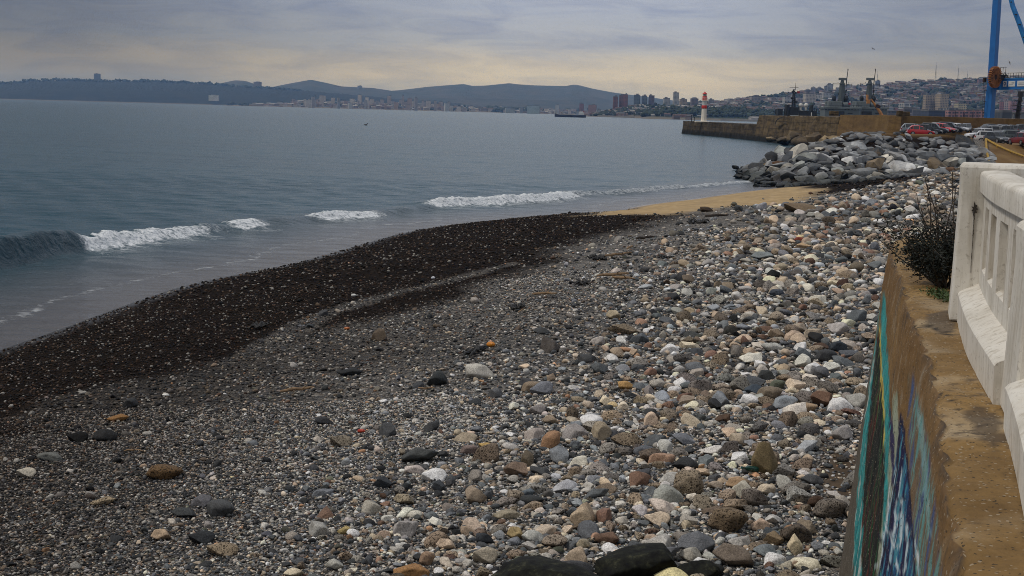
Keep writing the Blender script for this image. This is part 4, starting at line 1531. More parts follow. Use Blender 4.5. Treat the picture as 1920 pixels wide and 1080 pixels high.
# brown rocks leaning on the breakwater foot, and rocks standing in the water
def rock_at(px, py, d, wpx, hr, colr_, lab, seed, name='boulder', sub=3, mat=None, group='rocks at the water', zdrop=.3, cuts=10, soft=.0, rough=.02):
    p = at(px, py, d)
    wd = wpx * d / F / 2
    v, f = rock_shape(seed=seed, sub=sub, cuts=cuts, soft=soft, rough=rough, lo=.36, hi=.75)
    o = np_mesh(name, v, f, mat or M_BLD, True)
    try: o.data.set_sharp_from_angle(angle=R(36))
    except Exception: pass
    o.scale = (wd, wd * .8, wd * hr)
    o.location = (p.x, p.y, p.z)
    o.rotation_euler = (0, rng.normal(0, .1), rng.uniform(-.4, .4))
    o.color = (*colr_, 1)
    return tag(o, lab, 'boulder', group)


BRN = (.115, .085, .05)
for a in ((1468, 262, 372, 26, .7, 'brown angular rock against the breakwater foot, farthest out'), (1490, 254, 368, 30, .75, 'brown rock leaning under the dark crack of the breakwater'),
          (1508, 264, 352, 44, .6, 'broad dark brown rock slab at the breakwater foot'), (1527, 258, 346, 34, .8, 'tall brown rock in the middle of the breakwater foot'),
          (1548, 262, 336, 30, .75, 'dark rock wedged beside the light tan slab'), (1565, 258, 330, 34, .4, 'light tan slanted slab at the landward end of the breakwater foot'), (1447, 259, 384, 22, .5, 'small tan ledge rock at the breakwater foot')):
    rock_at(a[0], a[1] + 3, 66.2 / (a[0] - 960) * 2640, a[3], a[4], BRN if 'tan' not in a[5] else (.20, .15, .085), a[5], int(a[0]), group='rocks along the breakwater foot')
for a in ((1379, 314, 176, 14, .6, 'lone dark rock just off the tip of the boulder heap'), (1385, 331, 160, 11, .35, 'low dark rock awash near the heap'), (1416, 334, 150, 13, .3, 'flat wet rock in the shallows by the heap'), (1445, 342, 140, 9, .45, 'small dark rock where the sand meets the heap'),
          (1446, 294, 152, 24, .9, 'upright dark rock rising above the seaward crest of the heap'), (1480, 286, 157, 24, .75, 'second dark upright rock on the seaward crest')):
    rock_at(a[0], a[1], a[2], a[3], a[4], (.05, .052, .055), a[5], int(a[0]) + 7)
t = NT('wet_black_rock')
co = t.new('ShaderNodeNewGeometry').outputs['Position']
t.col(t.ramp(t.noise(9, 7, .7, co), [(.38, (.005, .005, .005)), (.56, (.016, .017, .012)), (.66, (.05, .05, .03)), (.80, (.13, .12, .085))])).set(rough=.75, spec=.15)
t.bump(t.noise(14, 6, .7, co), .7, .02)
M_BLK = t.m
for px, py, wpx, hr, lab in ((1190, 1070, 165, .58, 'black rock with a squared top, tallest of the wet black rocks'), (1035, 1094, 240, .42, 'long low wet black rock with a mossy edge'), (1310, 1082, 110, .6, 'mossy dark rock beside the broad flat slab'), (1400, 1100, 80, .4, 'small dark rock at the end of the wet black row')):
    g = ground(px, py)
    rock_at(px, py, g.y, wpx, hr, (.02, .02, .02), lab, px, mat=M_BLK, group='wet black rocks on the near beach', sub=4, cuts=9, soft=.3, rough=.06)

# ------------------------------------------------------------------ breakwater
def wallmat(name, c0, c1, dark, algae, course=(.0, .0)):
    t = NT(name)
    geo = t.new('ShaderNodeNewGeometry')
    co = geo.outputs['Position']
    sp_ = t.new('ShaderNodeSeparateXYZ'); t.ln(co, sp_.inputs[0])
    nz = t.noise(.22, 8, .68, co)
    c = t.ramp(nz, [(.3, c0), (.7, c1)])
    mp_ = t.new('ShaderNodeMapping'); mp_.inputs['Scale'].default_value = (.5, .16, 1.3); t.ln(co, mp_.inputs[0])
    c = t.mix(t.ramp(t.noise(1.0, 7, .7, mp_.outputs[0]), [(.46, 0), (.66, .85)]), c, dark)
    mp2_ = t.new('ShaderNodeMapping'); mp2_.inputs['Scale'].default_value = (.7, .7, .09); t.ln(co, mp2_.inputs[0])
    c = t.mix(t.ramp(t.noise(1.0, 6, .7, mp2_.outputs[0]), [(.52, 0), (.68, .6)]), c, dark)
    if course[0]:
        cb = t.new('ShaderNodeCombineXYZ'); t.ln(sp_.outputs[1], cb.inputs[0]); t.ln(sp_.outputs[2], cb.inputs[1])
        br = t.new('ShaderNodeTexBrick')
        br.inputs['Scale'].default_value = 1; br.inputs['Brick Width'].default_value = course[0]; br.inputs['Row Height'].default_value = course[1]; br.inputs['Mortar Size'].default_value = .07
        br.inputs['Color1'].default_value = (.8, .8, .8, 1); br.inputs['Color2'].default_value = (1.15, 1.15, 1.15, 1); br.inputs['Mortar'].default_value = (.3, .3, .3, 1)
        t.ln(cb.outputs[0], br.inputs[0])
        c = t.mix(.8, c, br.outputs[0], 'MULTIPLY')
    if algae:
        zf = t.math('ADD', t.math('MULTIPLY', sp_.outputs[2], .22), t.math('MULTIPLY', t.noise(.35, 5, .6, co), .4))
        c = t.mix(t.ramp(zf, [(.42, 1), (.62, 0)]), c, (.012, .012, .009))
    t.col(c).set(rough=.85, spec=.25)
    t.bump(t.noise(1.2, 7, .7, co), .7, .15)
    return t.m


M_PIER = wallmat('old_pier_stone', (.045, .034, .02), (.125, .09, .05), (.016, .013, .009), True, (4.5, 1.5))
M_UPPER = wallmat('breakwater_concrete', (.085, .058, .027), (.215, .152, .078), (.026, .018, .01), True, (7, 1.9))
M_OCHRE = wallmat('ochre_harbour_wall', (.16, .095, .033), (.225, .14, .052), (.09, .052, .02), False)


def wall_run(name, pts, thick, z0, z1, mat, lab, jag=.25, seg=1.2, cat='breakwater'):
    """a thick wall along a plan line with a worn, uneven face"""
    pv = resample([Vector(p) for p in pts], seg)
    a = np.array([tuple(p) for p in pv])
    tg = np.gradient(a, axis=0); tg /= np.linalg.norm(tg, axis=1, keepdims=True)
    nn = np.stack([-tg[:, 1], tg[:, 0]], -1)         # left of travel = back of the wall
    zs = np.linspace(z0, z1, 9)
    prof_ = [(0, z) for z in zs] + [(thick * .5, z1 + .03), (thick, z1), (thick, z0)]
    off = np.array([p[0] for p in prof_]); zz = np.array([p[1] for p in prof_])
    Xv = a[:, None, 0] + nn[:, None, 0] * off[None]; Yv = a[:, None, 1] + nn[:, None, 1] * off[None]; Zv = np.broadcast_to(zz[None], Xv.shape).copy()
    nzv = vnoise(np.stack([Xv * .6, Yv * .6, Zv * .6], -1)) * jag
    fm = (off == 0)[None] * np.ones_like(Xv)
    bt = (1 - (Zv - z0) / (z1 - z0)) * .12 * (z1 - z0)
    Xv -= nn[:, None, 0] * (nzv + bt) * fm; Yv -= nn[:, None, 1] * (nzv + bt) * fm
    Zv += np.where(Zv > z1 - .1, 1, 0) * jag * .45 * vnoise(np.stack([Xv * .35, Yv * .35, 0 * Xv], -1))
    m_, k_ = Xv.shape
    Q_ = gridfaces(m_, k_, 0, True)
    me = MB()
    me.add(np.stack([Xv, Yv, Zv], -1).reshape(-1, 3).tolist(), [tuple(q) for q in Q_.tolist()] + [tuple(range(k_)), tuple((m_ - 1) * k_ + i for i in range(k_ - 1, -1, -1))])
    o = me.build(name, mat, None, 50)
    return tag(o, lab, cat)


def P2(px, d): 
    p = at(px, 225, d); return (p.x, p.y)


pier = wall_run('breakwater', [P2(1283, 560), P2(1281.5, 540), P2(1284, 522), P2(1300, 505), P2(1350, 465), P2(1425, 402)][1:], 9, -1.5, 4.55, M_PIER, 'dark stone breakwater arm running out to the lighthouse', .45)
upper = wall_run('breakwater', [P2(1422, 405), P2(1488, 352), P2(1575, 300)], 6, -1.0, 7.15, M_UPPER, 'tall brown concrete breakwater wall with a dark crack, behind the brown rocks', .35)
ochre = wall_run('harbour_wall', [P2(1575, 299), P2(1630, 268), P2(1668, 250), P2(1690, 247), P2(1800, 254), P2(2010, 268)], 1.2, 1.5, 7.55, M_OCHRE, 'long ochre harbour wall behind the parked cars', .06, cat='wall')
# crack and fallen slab on the tall wall
m = MB()
cr = [(1467, 219.3), (1460, 221), (1455, 225.5), (1452.3, 233), (1453.8, 233), (1456.6, 227), (1461, 222.8), (1467, 220.8)]
dcr = 378
m.add([tuple(at(a, b, dcr - (a - 1452) * .75 - 8.0)) for a, b in cr] + [tuple(at(a, b, dcr - (a - 1452) * .75 - 6.5)) for a, b in cr],
      [tuple(range(8))] + [(i, (i + 1) % 8, 8 + (i + 1) % 8, 8 + i) for i in range(8)])
ck = m.build('crack', paint('crack_dark', (.012, .010, .008), .95), None)
ck.parent = upper
# low posts on the harbour wall
for px in (1553, 1561, 1679, 1690):
    p = at(px, 218, 300 if px < 1600 else 246)
    m = MB(); m.box((p.x + .7, p.y, 7.4 + .45), (.9 if px != 1690 else 1.3, .8, 1.0 if px != 1690 else .8), .2, bev=.05)
    tag(m.build('wall_post', M_UPPER), {1553: 'narrow concrete post on the wall under the first grey warship', 1561: 'second narrow concrete post on the wall under the first warship', 1679: 'narrow post on the ochre wall near the red hatchback', 1690: 'squat block on the ochre wall above the red hatchback'}[px], 'post', 'posts on the harbour wall')

# quay ground behind the walls
m = MB()
m.prism([P2(1600, 305), P2(1690, 251), P2(2010, 272), (330, 330), (330, 470), (150, 470)][::-1], 0.0, 4.4)
tag(m.build('quay', paint('quay_concrete', (.20, .185, .165), .85, .25, .4)), kind='structure')

# ------------------------------------------------------------------ lighthouse
M_LWHITE = paint('lighthouse_white', (.80, .73, .62), .6, .12, .8, dirt=None)
M_LGREY = paint('lighthouse_grey', (.56, .56, .54), .6, .15, .8)
M_RED = paint('lighthouse_red', (.50, .022, .014), .5, .12, .6)
M_GLASS = NT('lantern_glass').col((.20, .23, .25)).set(rough=.08, spec=.6).m
M_BLACKM = paint('black_metal', (.02, .02, .022), .5, .2, 2)
lp = at(1319.5, 225, 492)
lx, ly = lp.x, lp.y
lh = empty('lighthouse', (lx, ly, 4.55), 0, 'white lighthouse with two red bands standing on the stone breakwater arm', 'lighthouse')
u_ = 492 / F   # metres per photo pixel there
def lathe_part(nm, prof, mat, n=20):
    return MB().lathe(prof, n).build(nm, mat, lh, 40)
m = MB(); m.box((-.6, 0, .12), (26 * u_, 2.6, .35), 0, bev=.05); m.build('base', M_LWHITE, lh)
lathe_part('tower', [(6.6 * u_, .28), (5.4 * u_, 2.5 * u_), (4.9 * u_, 7 * u_), (4.55 * u_, 25 * u_)], M_LWHITE, 8)
lathe_part('red_band', [(4.6 * u_, 25 * u_), (5.0 * u_, 25.4 * u_), (5.0 * u_, 30.4 * u_), (4.6 * u_, 31 * u_)], M_RED)
lathe_part('grey_band', [(4.5 * u_, 31 * u_), (4.7 * u_, 39 * u_)], M_LGREY)
lathe_part('gallery', [(4.6 * u_, 38.6 * u_), (5.6 * u_, 39 * u_), (5.6 * u_, 39.9 * u_), (4.3 * u_, 40 * u_)], M_LWHITE)
lathe_part('red_drum', [(4.1 * u_, 40 * u_), (4.2 * u_, 47.5 * u_), (4.0 * u_, 47.8 * u_)], M_RED)
lan = lathe_part('lantern', [(3.2 * u_, 47.8 * u_), (3.2 * u_, 52 * u_)], M_GLASS, 12)
m = MB()
for k_ in range(8):
    a = k_ * math.pi / 4
    m.tube([(3.6 * u_ * math.cos(a), 3.6 * u_ * math.sin(a), 47.8 * u_), (3.6 * u_ * math.cos(a), 3.6 * u_ * math.sin(a), 52 * u_)], .055, 5)
m.build('frame', M_LWHITE, lan)
lathe_part('roof', [(4.6 * u_, 51.8 * u_), (4.4 * u_, 52.6 * u_), (2.2 * u_, 54.2 * u_), (.5 * u_, 55.8 * u_), (.2 * u_, 58 * u_)], M_RED)
m = MB()
for k_ in range(14):
    a = 2 * math.pi * k_ / 14; b_ = 2 * math.pi * (k_ + 1) / 14
    p0 = (5.5 * u_ * math.cos(a), 5.5 * u_ * math.sin(a)); p1 = (5.5 * u_ * math.cos(b_), 5.5 * u_ * math.sin(b_))
    m.tube([(*p0, 39.8 * u_), (*p0, 45 * u_)], .03, 4)
    m.tube([(*p0, 45 * u_), (*p1, 45 * u_)], .03, 4); m.tube([(*p0, 42.4 * u_), (*p1, 42.4 * u_)], .025, 4)
m.build('railing', M_LWHITE, lh)
for px, hh2, lab in ((1292.5, 2.2, 'thin dark post on the breakwater arm, outermost beside the lighthouse'), (1297.5, 1.5, 'short dark bollard with a blue cap near the lighthouse')):
    p = at(px, 227, 505)
    m = MB(); m.tube([(0, 0, 0), (0, 0, hh2)], [.13, .11], 8); m.lathe([(.2, hh2), (.24, hh2 + .15), (.1, hh2 + .3)], 8)
    tag(m.build('bollard', M_BLACKM, None, False, (p.x + .8, p.y, 4.5)), lab, 'post')

# ------------------------------------------------------------------ parked cars
M_TYRE = paint('tyre', (.012, .012, .013), .8)
M_RIM = paint('rim', (.30, .30, .31), .4, .1, 3, metal=.6)
M_CGLASS = NT('car_glass').col((.018, .022, .026)).set(rough=.06, spec=.6).m
M_HEAD = NT('headlamp').col((.55, .57, .6)).set(rough=.15).m
M_TAIL = NT('tail_lamp').col((.25, .01, .012)).set(rough=.2).m
M_PLATE = paint('plate', (.6, .6, .58), .5)
M_TRIM = paint('black_trim', (.015, .015, .016), .6)


def car_paint(c):
    t = NT('car_paint')
    t.col(c).set(rough=.3, coat=.6)
    t.bsdf.inputs['Coat Roughness'].default_value = .05
    return t.m


def make_car(kind, L, Wd, H):
    """+x is the front; returns meshes for body, glass and fittings"""
    w2 = Wd / 2
    sill, belt = .30, H * .60
    # stations along the length (fraction from the rear), belt height and top height
    if kind == 'suv': st_ = [(0, .62, .62), (.03, .98, 1.0), (.06, 1.0, 1.30), (.13, 1.0, H / belt), (.45, 1.0, H / belt * 1.0), (.56, .98, H / belt * .97), (.70, .96, .99), (.75, .93, .93), (.94, .80, .80), (.985, .62, .62), (1.0, .48, .48)]
    elif kind == 'hatch': st_ = [(0, .60, .60), (.03, .96, .98), (.09, 1.0, 1.38), (.18, 1.0, H / belt), (.42, .99, H / belt), (.55, .97, H / belt * .94), (.70, .95, .97), (.75, .92, .92), (.94, .74, .74), (.985, .58, .58), (1.0, .45, .45)]
    else: st_ = [(0, .62, .62), (.02, .90, .90), (.15, .94, .94), (.18, .95, .98), (.34, .98, H / belt * .97), (.50, .98, H / belt), (.58, .97, H / belt * .96), (.73, .95, .97), (.78, .92, .92), (.95, .76, .76), (.985, .60, .60), (1.0, .46, .46)]
    vs, fs, rings = [], [], []
    for fx, b_, tp_ in st_:
        x = (fx - .5) * L
        pinch = 1 - .16 * max(0, abs(fx - .5) - .36) / .14
        zb, zt = belt * b_, belt * tp_
        green = zt - zb > .12
        wt_ = w2 * (.74 if green else .90) * pinch
        wb_ = w2 * pinch
        low = sill if .06 < fx < .95 else sill + .08
        half = [(0, low - .06), (wb_ * .86, low - .06), (wb_ * .97, low + .05), (wb_, (low + zb) / 2 + .04), (wb_ * .965, zb - .01), ((wb_ * .93), zb + .01), (wt_, zt - .05 if green else zb + .015), (wt_ * .86, zt if green else zb + .03), (0, (zt + .015) if green else zb + .045)]
        ring = [(x, y, z) for y, z in half] + [(x, -y, z) for y, z in half[-2:0:-1]]
        rings.append(len(vs)); vs += ring
    nr = 16
    glass = []
    for i in range(len(st_) - 1):
        for k_ in range(nr):
            j = (k_ + 1) % nr
            f = (rings[i] + k_, rings[i + 1] + k_, rings[i + 1] + j, rings[i] + j)
            fs.append(f)
            g0 = st_[i][2] - st_[i][1] > .12; g1 = st_[i + 1][2] - st_[i + 1][1] > .12
            if k_ in (5, 10) and g0 and g1: glass.append(('side', f))
            if k_ in (5, 6, 7, 8, 9, 10) and (g0 != g1): glass.append(('end', f))
    fs.append(tuple(rings[0] + k_ for k_ in range(nr))); fs.append(tuple(rings[-1] + k_ for k_ in range(nr - 1, -1, -1)))
    body = MB().add(vs, fs)
    gl = MB()
    for typ, f in glass:
        q = [Vector(vs[i]) for i in f]
        c = sum(q, Vector()) / 4
        n = (q[1] - q[0]).cross(q[3] - q[0])
        if n.length < 1e-6: n = (q[2] - q[0]).cross(q[3] - q[0])
        n.normalize()
        if n.dot(c - Vector((0, 0, H * .55))) < 0: n = -n
        q2 = [c + (p - c) * (.86 if typ == 'side' else .93) + n * .012 for p in q]
        q3 = [p - n * .03 for p in q2]
        gl.add(q2 + q3, [(0, 1, 2, 3), (0, 4, 5, 1), (1, 5, 6, 2), (2, 6, 7, 3), (3, 7, 4, 0)])
    me = {}
    for nm, mb_, mt_ in (('body', body, M_TRIM), ('windows', gl, M_CGLASS)):
        o = mb_.build(nm, mt_, None, 35 if nm == 'body' else False)
        if nm == 'body':
            pass
        me[nm] = o.data; bpy.data.objects.remove(o)
    wr = .34 if kind != 'suv' else .37
    ty = MB(); ri = MB()
    def wheel(mb_, r0, hw, n=18):
        vs_, fs_ = [], []
        for y, rr in ((-hw, r0 * .86), (-hw * .7, r0), (hw * .7, r0), (hw, r0 * .86)):
            for k_ in range(n):
                a = 2 * math.pi * k_ / n
                vs_.append((rr * math.cos(a), y, rr * math.sin(a)))
        for i in range(3):
            for k_ in range(n):
                j = (k_ + 1) % n
                fs_.append((i * n + k_, i * n + j, (i + 1) * n + j, (i + 1) * n + k_))
        fs_.append(tuple(range(n))); fs_.append(tuple(3 * n + k_ for k_ in range(n - 1, -1, -1)))
        mb_.add(vs_, fs_)
    wheel(ty, wr, .11); wheel(ri, wr * .66, .118)
    for nm, mb_, mt_ in (('tyre', ty, M_TYRE), ('rim', ri, M_RIM)):
        o = mb_.build(nm, mt_, None, 40); me[nm] = o.data; bpy.data.objects.remove(o)
    for nm, c, s, mt_ in (('headlight', (0, 0, 0), (.22, .34, .15), M_HEAD), ('tail_light', (0, 0, 0), (.14, .22, .26), M_TAIL), ('number_plate', (0, 0, 0), (.03, .46, .12), M_PLATE), ('mirror', (0, 0, 0), (.12, .2, .13), M_TRIM), ('bumper', (0, 0, 0), (.10, Wd * .80, .20), M_TRIM)):
        o = MB().box(c, s, 0, bev=.02).build(nm, mt_, None); me[nm] = o.data; bpy.data.objects.remove(o)
    return dict(me=me, L=L, W=Wd, H=H, wr=wr, belt=belt, kind=kind)


CARK = {'hatch': make_car('hatch', 3.9, 1.72, 1.50), 'suv': make_car('suv', 4.35, 1.80, 1.62), 'sedan': make_car('sedan', 4.4, 1.74, 1.45)}
CPAINT = {}


def place_car(kind, px, py, d, heading, colr_, lab):
    """heading: degrees, 0 = front towards the right of the picture, 90 = front away from the viewpoint"""
    K = CARK[kind]
    p = at(px, py, d)
    z = float(lot_z(np.array([p.x]), np.array([p.y]))[0]) + .01
    root = empty('parked_car', (p.x, p.y, z), R(heading), lab, 'car', 'cars in the earth car park')
    key = tuple(colr_)
    if key not in CPAINT: CPAINT[key] = car_paint(colr_)
    me = K['me']['body'].copy(); me.materials.clear(); me.materials.append(CPAINT[key])
    link('body', me, root)
    link('windows', K['me']['windows'], root)
    L_, W_, wr = K['L'], K['W'], K['wr']
    for sx in (-.31, .32):
        for sy in (-1, 1):
            t_ = link('wheel', K['me']['tyre'], root); t_.location = (sx * L_, sy * (W_ / 2 - .10), wr)
            r2 = link('rim', K['me']['rim'], t_)
    zb = K['belt']
    for sy in (-1, 1):
        h = link('headlight', K['me']['headlight'], root); h.location = (L_ * .462, sy * W_ * .33, zb * .70); h.rotation_euler = (0, 0, -sy * .35)
        h = link('tail_light', K['me']['tail_light'], root); h.location = (-L_ * .480, sy * W_ * .36, zb * .86)
        h = link('mirror', K['me']['mirror'], root); h.location = (L_ * .17, sy * (W_ / 2 + .06), zb + .06)
    for sx in (-.497, .497):
        h = link('bumper', K['me']['bumper'], root); h.location = (sx * L_, 0, .42)
    h = link('number_plate', K['me']['number_plate'], root); h.location = (-.513 * L_, 0, .62)
    h = link('number_plate', K['me']['number_plate'], root); h.location = (.514 * L_, 0, .45)
    return root


RED = (.50, .012, .018); WHT = (.62, .63, .65); SIL = (.34, .36, .38); BLK = (.014, .016, .02); DGR = (.045, .055, .065); BLG = (.07, .085, .11); GRN = (.06, .075, .07); DRED = (.17, .012, .016)
for a in (('hatch', 1726, 249, 206, -6, RED, 'bright red hatchback parked side on at the edge of the boulder heap'),
          ('suv', 1716, 245, 213, -8, (.20, .22, .24), 'grey car with a white roof directly behind the red hatchback'),
          ('suv', 1738, 245, 215, -16, BLK, 'black car behind the bonnet of the red hatchback'),
          ('suv', 1751, 243, 220, -28, DGR, 'dark navy car next to the black one, nose towards the lot'),
          ('hatch', 1763, 241, 224, -48, WHT, 'small white hatchback squeezed between dark and red cars'),
          ('hatch', 1770, 241, 223, -55, RED, 'red car next to the small white hatchback'),
          ('suv', 1781, 240, 226, -30, (.03, .035, .045), 'dark high sided car in the middle of the back row'),
          ('hatch', 1797, 239.5, 229, -60, WHT, 'white hatchback showing its red tail light in the back row'),
          ('hatch', 1812, 239.5, 230, -110, BLG, 'blue grey car alone at the end of the back row'),
          ('suv', 1838, 247, 206, 195, WHT, 'white car facing the gap, outermost of the right hand rows'),
          ('suv', 1852, 244, 216, 192, SIL, 'silver car behind the outermost white one'),
          ('sedan', 1866, 252, 199, -14, (.25, .235, .215), 'beige grey sedan between the two white cars'),
          ('suv', 1859, 260.5, 187, -12, WHT, 'white car with a red tail light, nearest of the white ones'),
          ('hatch', 1869, 268, 180, -75, (.04, .05, .06), 'dark grey hatchback facing the yellow kerb'),
          ('suv', 1904, 249, 203, 5, GRN, 'dark green estate car side on in the right hand rows'),
          ('suv', 1916, 272, 176, 98, DRED, 'dark red car seen from behind by the yellow kerb'),
          ('sedan', 1882, 242, 222, 188, BLG, 'blue grey sedan behind the silver car'),
          ('sedan', 1896, 241, 226, 186, (.10, .11, .13), 'grey sedan in the farthest row near the crane leg'),
          ('hatch', 1873, 239, 234, 186, (.03, .03, .035), 'black hatchback in the farthest row'),
          ('suv', 1912, 239, 234, 186, (.02, .022, .026), 'black tall car at the far end of the farthest row'),
          ('suv', 1934, 243, 218, 186, SIL, 'silver car cut by the picture edge in the right hand rows'),
          ('hatch', 1849, 240, 230, 190, (.06, .065, .075), 'dark grey hatchback in the farthest row behind the white car')):
    place_car(*a)

# yellow kerb rail along the lot edge
M_YEL = paint('yellow_paint', (.36, .22, .03), .7, .3, 2)
kr = [at(1848, 268.5, 176), at(1870, 271.5, 173), at(1895, 274.5, 171), at(1950, 277, 168)]
k2 = [at(1848, 268.5, 176), at(1851, 277, 168), at(1858, 287, 161)]
m = MB()
for ln_ in (kr, k2):
    pts = [Vector((p.x, p.y, lz1(p.x, p.y) + .25)) for p in ln_]
    m.tube(pts, .14, 6)
    for p in pts: m.tube([p + Vector((0, 0, -.5)), p], .10, 6)
tag(m.build('kerb_rail', M_YEL), 'low yellow rail along the edge of the earth car park', 'rail')

# ------------------------------------------------------------------ port crane
M_BLUE = paint('crane_blue', (.012, .135, .42), .5, .14, .35)
M_BLUE2 = paint('crane_blue_flake', (.01, .17, .46), .55, .25, 1.2)
M_RUST = paint('rusty_reel', (.30, .115, .03), .85, .45, 1.4)
M_RUSTD = paint('rusty_reel_dark', (.035, .016, .009), .9, .4, 1.4)
cb = at(1856, 222, 300)
cl = (cb.x, cb.y, 4.4)
um = 300 / F
crane = empty('port_crane', cl, 0, 'tall blue port crane with a rusty cable reel and white sign panels', 'crane')
def cw3(px, py, d): return at(px, py, d)
def beam(nm, p0, p1, wx, wy, mat, yaw=.6, par=crane, w1=None):
    p0, p1 = Vector(p0), Vector(p1)
    vs = []
    for p, s in ((p0, 1.0), (p1, w1 or 1.0)):
        for sx, sy in ((-1, -1), (1, -1), (1, 1), (-1, 1)):
            a, b_ = sx * wx / 2 * s, sy * wy / 2 * s
            vs.append((p.x + a * math.cos(yaw) - b_ * math.sin(yaw), p.y + a * math.sin(yaw) + b_ * math.cos(yaw), p.z))
    m_ = MB().add(vs, [(3, 2, 1, 0), (4, 5, 6, 7), (0, 1, 5, 4), (1, 2, 6, 5), (2, 3, 7, 6), (3, 0, 4, 7)])
    o = m_.build(nm, mat, None)
    bv = o.modifiers.new('edge', 'BEVEL'); bv.width = .04; bv.segments = 2
    return wpar(o, par, cl)
beam('leg', cw3(1855, 232, 300), cw3(1879, -150, 300), 1.55, 1.35, M_BLUE, .75, w1=.9)
beam('foot', cw3(1853, 232, 299.7), cw3(1859.5, 160, 299.7), 1.75, 1.5, M_BLUE, .75, w1=.92)
# portal beam coming towards the viewpoint on the right
b0 = cw3(1868, 158, 300); b1 = cw3(2060, 153, 282)
dv = (b1 - b0); n_ = Vector((dv.y, -dv.x, 0)).normalized(); hz = 9.6 * um
m = MB()
vs = []
for p in (b0, b1):
    for s, z in ((0, -hz), (1.3, -hz), (1.3, hz), (0, hz)):
        vs.append(p - n_ * s + Vector((0, 0, z)))
m.add(vs, [(0, 1, 2, 3), (7, 6, 5, 4), (0, 4, 5, 1), (1, 5, 6, 2), (2, 6, 7, 3), (3, 7, 4, 0)])
pb_ = wpar(m.build('portal_beam', M_BLUE, None), crane, cl)
m = MB()
for z in (hz, -hz):
    m.add([b0 + n_ * .08 + Vector((0, 0, z - .08)), b1 + n_ * .08 + Vector((0, 0, z - .08)), b1 + n_ * .08 + Vector((0, 0, z + .08)), b0 + n_ * .08 + Vector((0, 0, z + .08)),
           b0 - n_ * 1.38 + Vector((0, 0, z - .08)), b1 - n_ * 1.38 + Vector((0, 0, z - .08)), b1 - n_ * 1.38 + Vector((0, 0, z + .08)), b0 - n_ * 1.38 + Vector((0, 0, z + .08))],
          [(0, 1, 2, 3), (4, 7, 6, 5), (0, 4, 5, 1), (3, 2, 6, 7), (0, 3, 7, 4), (1, 5, 6, 2)])
wpar(m.build('flange', M_BLUE2, None), crane, cl)
# sign panels on the beam
M_SIGN = paint('sign_white', (.66, .68, .68), .5, .06, 2)
M_SIGNB = paint('sign_blue', (.02, .06, .22), .5)
M_SIGNG = paint('sign_grey', (.30, .34, .40), .5)
ud = dv.normalized()
def on_beam(px, dz): 
    # point on the front face of the beam under a picture column
    f = (px - 1868) / (2060 - 1868)
    # perspective-correct along the beam
    d0, d1 = 300, 282
    tt_ = f * d0 / (d1 + f * (d0 - d1))
    tt_ = max(0, min(1, tt_))
    return b0 + dv * tt_ + Vector((0, 0, dz))
def panel(px0, px1, z0, z1, mat, off, nm, par):
    p0, p1 = on_beam(px0, 0), on_beam(px1, 0)
    m_ = MB()
    vs = []
    for o_ in (off, off - .05):
        vs += [p0 + n_ * o_ + Vector((0, 0, z0)), p1 + n_ * o_ + Vector((0, 0, z0)), p1 + n_ * o_ + Vector((0, 0, z1)), p0 + n_ * o_ + Vector((0, 0, z1))]
    m_.add(vs, [(0, 1, 2, 3), (7, 6, 5, 4), (0, 4, 5, 1), (1, 5, 6, 2), (2, 6, 7, 3), (3, 7, 4, 0)])
    return wpar(m_.build(nm, mat, None), par, cl)
for a, b_ in ((1881, 1887.5), (1891, 1903.5), (1907.5, 1926), (1932, 1945)):
    panel(a, b_, -.55, .60, M_SIGN, .06, 'sign_panel', crane)
def disc(pxc, dz, ru, rv, mat, off, nm):
    c = on_beam(pxc, dz); m_ = MB(); vs = []
    for o_ in (off, off - .02):
        for k_ in range(16):
            a = 2 * math.pi * k_ / 16
            vs.append(c + ud * ru * math.cos(a) + Vector((0, 0, rv * math.sin(a))) + n_ * o_)
    m_.add(vs, [tuple(range(16)), tuple(range(31, 15, -1))] + [(i, (i + 1) % 16, 16 + (i + 1) % 16, 16 + i) for i in range(16)])
    return wpar(m_.build(nm, mat, None), crane, cl)
disc(1884.2, .1, .27, .36, M_SIGNB, .085, 'emblem')
disc(1884.2, .1, .13, .2, M_SIGN, .10, 'emblem_centre')
panel(1882.6, 1885.8, -.45, -.33, M_SIGNB, .09, 'emblem_text', crane)
panel(1897, 1902, .1, .3, M_SIGNG, .09, 'sign_mark', crane)
panel(1893, 1900, -.2, -.1, M_SIGNG, .09, 'sign_mark', crane)
panel(1910, 1924, .08, .2, M_SIGNG, .09, 'sign_mark', crane)
panel(1910, 1922, -.2, -.1, M_SIGNG, .09, 'sign_mark', crane)
# cable reel: a disc standing on edge, turned away
rc = cw3(1865.5, 144.5, 297.5)
ry = .72
reel_ax = Vector((math.sin(ry), -math.cos(ry), 0)).normalized()
rt = Vector((reel_ax.y, -reel_ax.x, 0))
RR = 19.5 * um
m = MB(); md = MB()
for k_ in range(30):
    a0_, a1_ = 2 * math.pi * (k_ + .10) / 30, 2 * math.pi * (k_ + .55) / 30
    for mm_, r0, r1, w_, aa, bb in ((m, .25, 1.0, .34, a0_, a1_),):
        vs = []
        for off_ in (-w_, w_):
            for rr, an in ((r0, aa), (r1, aa), (r1, bb), (r0, bb)):
                vs.append(rc + rt * math.cos(an) * rr * RR + Vector((0, 0, math.sin(an) * rr * RR)) + reel_ax * off_ * (1.15 if rr > .5 else .7))
        mm_.add(vs, [(0, 1, 2, 3), (7, 6, 5, 4), (0, 4, 5, 1), (1, 5, 6, 2), (2, 6, 7, 3), (3, 7, 4, 0)])
vs = []
